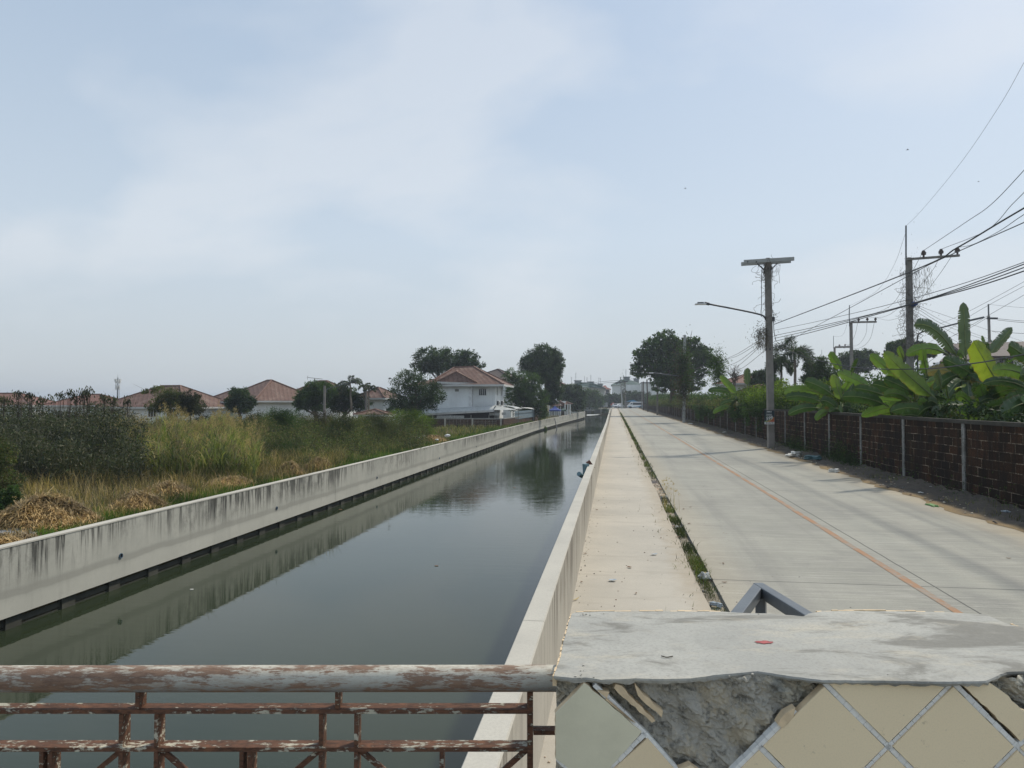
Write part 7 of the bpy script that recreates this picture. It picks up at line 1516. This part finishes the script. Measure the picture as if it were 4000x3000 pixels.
# small white figure on the bridge approach
# ------------------------------------------------------------------ person at the far bridge (small): one continuous skinned body
def person(label, foot, h, yaw, shirt, pants, arm_up=False):
    o = empty('person', label, 'person', foot); M = Matrix.Rotation(yaw, 4, 'Z') @ Matrix.Scale(h/1.7, 4)
    J = {'hip': (0, 0, .92), 'chest': (0, 0, 1.25), 'neck': (0, 0, 1.45), 'head': (0, -.01, 1.56), 'top': (0, -.01, 1.66), 'sl': (-.19, 0, 1.40), 'el': (-.24, -.02, 1.13), 'hl': (-.22, -.12, .90), 'sr': (.19, 0, 1.40), 'er': (.24, -.02, 1.13), 'hr': (.22, -.12, .90), 'll': (-.09, 0, .88), 'kl': (-.10, -.02, .48), 'al': (-.10, .02, .08), 'fl': (-.10, -.14, .03), 'lr': (.09, 0, .88), 'kr': (.10, .02, .48), 'ar': (.11, .06, .08), 'fr': (.11, -.09, .03)}
    Rd = dict(hip=.15, chest=.16, neck=.06, head=.10, top=.07, sl=.06, el=.045, hl=.035, sr=.06, er=.045, hr=.035, ll=.09, kl=.06, al=.04, fl=.035, lr=.09, kr=.06, ar=.04, fr=.035)
    ks = list(J); ed = [('hip', 'chest'), ('chest', 'neck'), ('neck', 'head'), ('head', 'top'), ('chest', 'sl'), ('sl', 'el'), ('el', 'hl'), ('chest', 'sr'), ('sr', 'er'), ('er', 'hr'), ('hip', 'll'), ('ll', 'kl'), ('kl', 'al'), ('al', 'fl'), ('hip', 'lr'), ('lr', 'kr'), ('kr', 'ar'), ('ar', 'fr')]
    me = bpy.data.meshes.new('body'); me.from_pydata([tuple(M @ Vector(J[k])) for k in ks], [(ks.index(a), ks.index(b)) for a, b in ed], []); b = link('body', me, [shirt, pants, 'bark'], o, world=False); b.location = (0, 0, 0)
    b.modifiers.new('skin', 'SKIN'); 
    if not me.skin_vertices: pass
    sv = me.skin_vertices[0].data if me.skin_vertices else None
    if sv is None:
        bpy.context.view_layer.objects.active = b; bpy.ops.mesh.customdata_skin_add(); sv = me.skin_vertices[0].data
    for i, k in enumerate(ks): sv[i].radius = (Rd[k], Rd[k]*(.72 if k in ('hip', 'chest') else 1)); 
    sv[0].use_root = True; b.modifiers.new('sub', 'SUBSURF').levels = 1; return o
plain('skin', (.30, .18, .12), .6, .1); plain('white_shirt', (.7, .7, .68), .8, .08); plain('dark_trousers', (.05, .05, .06), .8, .1)
pp = P(2283, 1593, 255); person('person in a white shirt standing at the left end of the far bridge', (pp.x, pp.y, -1.95), 1.0*1.45, R(10), 'white_shirt', 'dark_trousers')

# ------------------------------------------------------------------ pipes over the water at the right wall
plain('pvc_blue', (.13, .22, .25), .5, .15, 6); plain('rust_brown', (.12, .06, .045), .8, .3, 8)
def stub(label, a, b, r_, m, sq=False):
    mb = MB()
    if sq: mb.beam(a, b, r_*2, r_*1.6)
    else: mb.tube([a, b], r_, 18)
    o = mb.build('pipe_stub', m, smooth=False); return tag(o, label, 'pipe', 'pipe ends over the water at the right wall')
dq = 18.6
stub('pale blue pipe end pointing down left over the water', P(2300, 1876, dq-.1), P(2261, 1851, dq-.5), .058, 'pvc_blue'); stub('upright flat blue pipe end between the other two', P(2291, 1868, dq+.6), P(2288, 1812, dq+.6), .075, 'pvc_blue', True); stub('rusty brown pipe end behind the blue ones', P(2316, 1830, dq+1.2), P(2296, 1802, dq+1.2), .072, 'rust_brown', True)
# leaning stick and weed tuft at the left wall far down
mb = MB(); mb.tube([P(2167, 1636, 118), P(2174, 1668, 116), P(2178, 1700, 114)], [.07, .09, .09], 7); tag(mb.build('stake', 'dark_metal'), 'dark leaning stake standing in the water against the left wall', 'stake')
B = np.array(tuple(PX(2129, 1680, -10.6)))+rng.normal(0, .12, (160, 3)); stuff(rawmesh('weed_tuft', blades(B, .5, .05, .8), 5, 'grass_green', faces=BF), 'green weed tuft growing from a joint of the left canal wall', 'weeds')

# ------------------------------------------------------------------ litter
plain('paper', (.62, .61, .57), .8, .15, 20); plain('clear_plastic', (.42, .47, .50), .3, .15, 20); plain('teal_bag', (.08, .16, .17), .5, .3, 12); plain('green_pack', (.18, .34, .12), .5, .2, 12); plain('yellow_leaf', (.55, .42, .16), .7, .2, 12); plain('dead_leaf', (.20, .11, .06), .8, .3, 20); plain('concrete_chunk', (.42, .43, .42), .9, .2, 9)
def scrap(name, label, px, py, s, m, cat='litter', flat=.35, X=None, el=(1.4, 1., 1.)):
    v = P(px, py, 10); z = zr(0)
    for _ in range(4):
        q = PZ(px, py, z); z = zr(q.y)+(.04 if q.x > 8 else 0.)-(.03 if 1.1 < q.x < 1.42 else 0)
    bm = bmesh.new(); bmesh.ops.create_icosphere(bm, subdivisions=3, radius=1.)
    for v in bm.verts:
        n_ = 1+.28*math.sin(v.co.x*5+px)+.22*math.sin(v.co.y*7+py)+.15*math.sin(v.co.z*9+v.co.x*6); v.co = Vector((v.co.x*el[0], v.co.y*el[1], max(v.co.z, -.5)*flat*el[2]))*n_*s
    me = bpy.data.meshes.new(name); bm.to_mesh(me); bm.free(); o = link(name, me, m); o.location = (q.x, q.y, q.z+.5*s*flat); o.rotation_euler.z = random.uniform(0, 3); return tag(o, label, cat)
def curl(name, label, px, py, L, W, m, cat='dry leaf', rz_=None):
    z = zr(0)
    for _ in range(4): q = PZ(px, py, z); z = zr(q.y)
    V = []; F = []
    for i in range(9):
        t = i/8; h_ = W/2*math.sin(math.pi*t)**.7
        for k_ in (-1, 0, 1): V.append(((t-.5)*L, k_*h_, .004+.25*h_*abs(k_)+.12*L*(2*t-1)**2))
    for i in range(8):
        for k_ in range(2): a = i*3+k_; F.append((a, a+1, a+4, a+3))
    me = bpy.data.meshes.new(name); me.from_pydata(V, [], F); o = link(name, me, m); o.location = (q.x, q.y, q.z+.004); o.rotation_euler.z = random.uniform(0, 6) if rz_ is None else rz_; o.modifiers.new('t', 'SOLIDIFY').thickness = .002; return tag(o, label, cat)
scrap('plastic_bag', 'long crumpled white plastic sheet at the wall foot right of the near pole', 3105, 1783, .26, 'paper', flat=.5, el=(2., .8, 1))
scrap('plastic_bag', 'dark teal plastic bag on the verge among weeds', 3172, 1794, .22, 'teal_bag', flat=.5); scrap('plastic_bag', 'crumpled grey white bag on the road edge near the wall', 3259, 1845, .11, 'paper', flat=.8); scrap('food_pack', 'flat green and white packet on the verge at the right', 3643, 1976, .11, 'green_pack', flat=.25, el=(1.7, .8, 1)); scrap('plastic_scrap', 'pale plastic scrap against the wall at the far right of the verge', 3930, 2000, .07, 'clear_plastic')
scrap('paper_scrap', 'small white scrap on the verge near the second post', 3595, 1925, .05, 'paper'); scrap('plastic_bag', 'white bag scrap far down the verge by the second pole', 2695, 1656, .16, 'paper'); scrap('plastic_bag', 'small pale bag on the verge between the two nearest roadside poles', 2830, 1690, .13, 'paper')
scrap('concrete_chunk', 'grey broken concrete block lying in the gutter weeds', 2752, 2262, .075, 'concrete_chunk', 'concrete chunk', .8, el=(1.2, 1, 1)); scrap('concrete_chunk', 'pale stone on the gravel of the gutter further up', 2598, 1946, .06, 'concrete_chunk', 'stone', .7); scrap('plastic_bottle', 'bluish plastic bottle in the weeds at the bottom of the gutter', 2800, 2368, .04, 'clear_plastic', 'bottle', .8, el=(2, .8, 1)); scrap('paper_scrap', 'white scrap on the pebbles in the gutter', 2650, 2058, .04, 'paper'); scrap('paper_scrap', 'cream leaf scrap in the gutter above the weeds', 2615, 1985, .035, 'yellow_leaf')
curl('dry_leaf', 'big yellow leaf lying in the gutter near the concrete block', 2750, 2243, .13, .07, 'yellow_leaf'); curl('dry_leaf', 'curled brown leaf in the middle of the pavement', 2459, 2218, .10, .05, 'dead_leaf'); curl('plastic_scrap', 'clear flattened cup on the pavement', 2393, 2270, .13, .09, 'clear_plastic', 'litter'); curl('plastic_scrap', 'clear plastic scrap right of the brown leaf', 2555, 2168, .14, .06, 'clear_plastic', 'litter'); curl('yellow_strip', 'thin yellow strip at the foot of the low wall', 2249, 2344, .16, .02, 'yellow_leaf', 'litter', 1.0)
for i, (px, py, s, w_) in enumerate([(2331, 1992, .09, 'dark leaf by the foot of the low wall'), (2286, 2164, .08, 'brown leaf by the low wall nearer the camera'), (2272, 2275, .06, 'tiny dark leaf on the pavement near the wall'), (2484, 2320, .06, 'small brown leaf on the near pavement'), (2550, 1822, .09, 'leaf on the road edge beside the pebbles'), (2691, 2047, .10, 'brown leaf on the road left of the line'), (2697, 1982, .07, 'dark leaf on the road beside the gutter'), (2670, 1990, .09, 'curled leaf on the road next to the gutter weeds'), (2826, 2203, .07, 'small brown leaf on the near road'), (2830, 2277, .08, 'curled brown leaf beside the gutter on the road'), (2646, 2100, .10, 'dark curled leaf at the pavement edge'), (2582, 2102, .06, 'little leaf on the pavement left of the weeds'), (3940, 2183, .08, 'dark leaf on the road near the right edge'), (2690, 2184, .08, 'brown leaf at the edge of the gutter weeds')]):
    curl('dry_leaf', w_, px, py, s, s*.42, 'dead_leaf')
for i, (px, py, s, lb) in enumerate([(749, 2302, .03, 'white floating scrap on the still water left of centre'), (2362, 1682, .10, 'white floating scrap on the far water near the right wall'), (1330, 1990, .05, 'pale floating leaf near the left wall reflection'), (1705, 2210, .035, 'small floating leaf in the middle of the canal'), (2010, 1905, .05, 'small dark floating leaf under the tree reflection')]):
    q = PZ(px, py, WZ+.006); mb = MB(); mb.prism([(q.x+s*1.4*math.cos(a*.9)*(1+.3*math.sin(a*2.3)), q.y+s*math.sin(a*.9), WZ+.004) for a in range(7)], (0, 0, .006)); tag(mb.build('floating_scrap', 'paper' if 'white' in lb else 'dead_leaf'), lb, 'litter', 'scraps floating on the canal')
# birds
for i, (px, py, d, s) in enumerate([(1524, 1480, 60, .16), (3545, 586, 70, .14), (2677, 737, 90, .14), (3822, 710, 90, .13)]):
    c = P(px, py, d); mb = MB(); mb.tube([c+Vector((-s, 0, 0)), c+Vector((-s*.3, 0, s*.1)), c+Vector((s*.6, 0, s*.2)), c+Vector((s, 0, s*.18))], [.01, s*.22, s*.16, .01], 6); 
    for sd in (-1, 1): mb.add([c+Vector((-s*.4, 0, s*.1)), c+Vector((s*.4, 0, s*.15)), c+Vector((s*.1, sd*s*1.1, s*.7)), c+Vector((-s*.6, sd*s*1.5, s*.3))], [(0, 1, 2, 3)])
    tag(mb.build('bird', 'black'), ('dark bird flying left of the dark round mango tree', 'tiny bird speck high in the sky at the upper right', 'tiny bird speck in mid sky above the road', 'tiny bird speck right, above the power wires')[i], 'bird', 'birds in flight')

# ------------------------------------------------------------------ haze
HAZE = True
if HAZE:
    hz_m = bpy.data.materials.new('haze'); hz_m.use_nodes = True; t_ = hz_m.node_tree; t_.nodes.clear(); o_ = t_.nodes.new('ShaderNodeOutputMaterial'); v_ = t_.nodes.new('ShaderNodeVolumePrincipled')
    v_.inputs['Color'].default_value = (.80, .88, 1, 1); v_.inputs['Density'].default_value = .0005; v_.inputs['Anisotropy'].default_value = .3; t_.links.new(v_.outputs[0], o_.inputs[1]); MATS['haze'] = hz_m
    mb = MB(); mb.box((-1550, -420, -7), (1550, 2550, 26)); tag(mb.build('haze', 'haze'), 'thin pale haze filling the air', 'haze', kind='stuff')
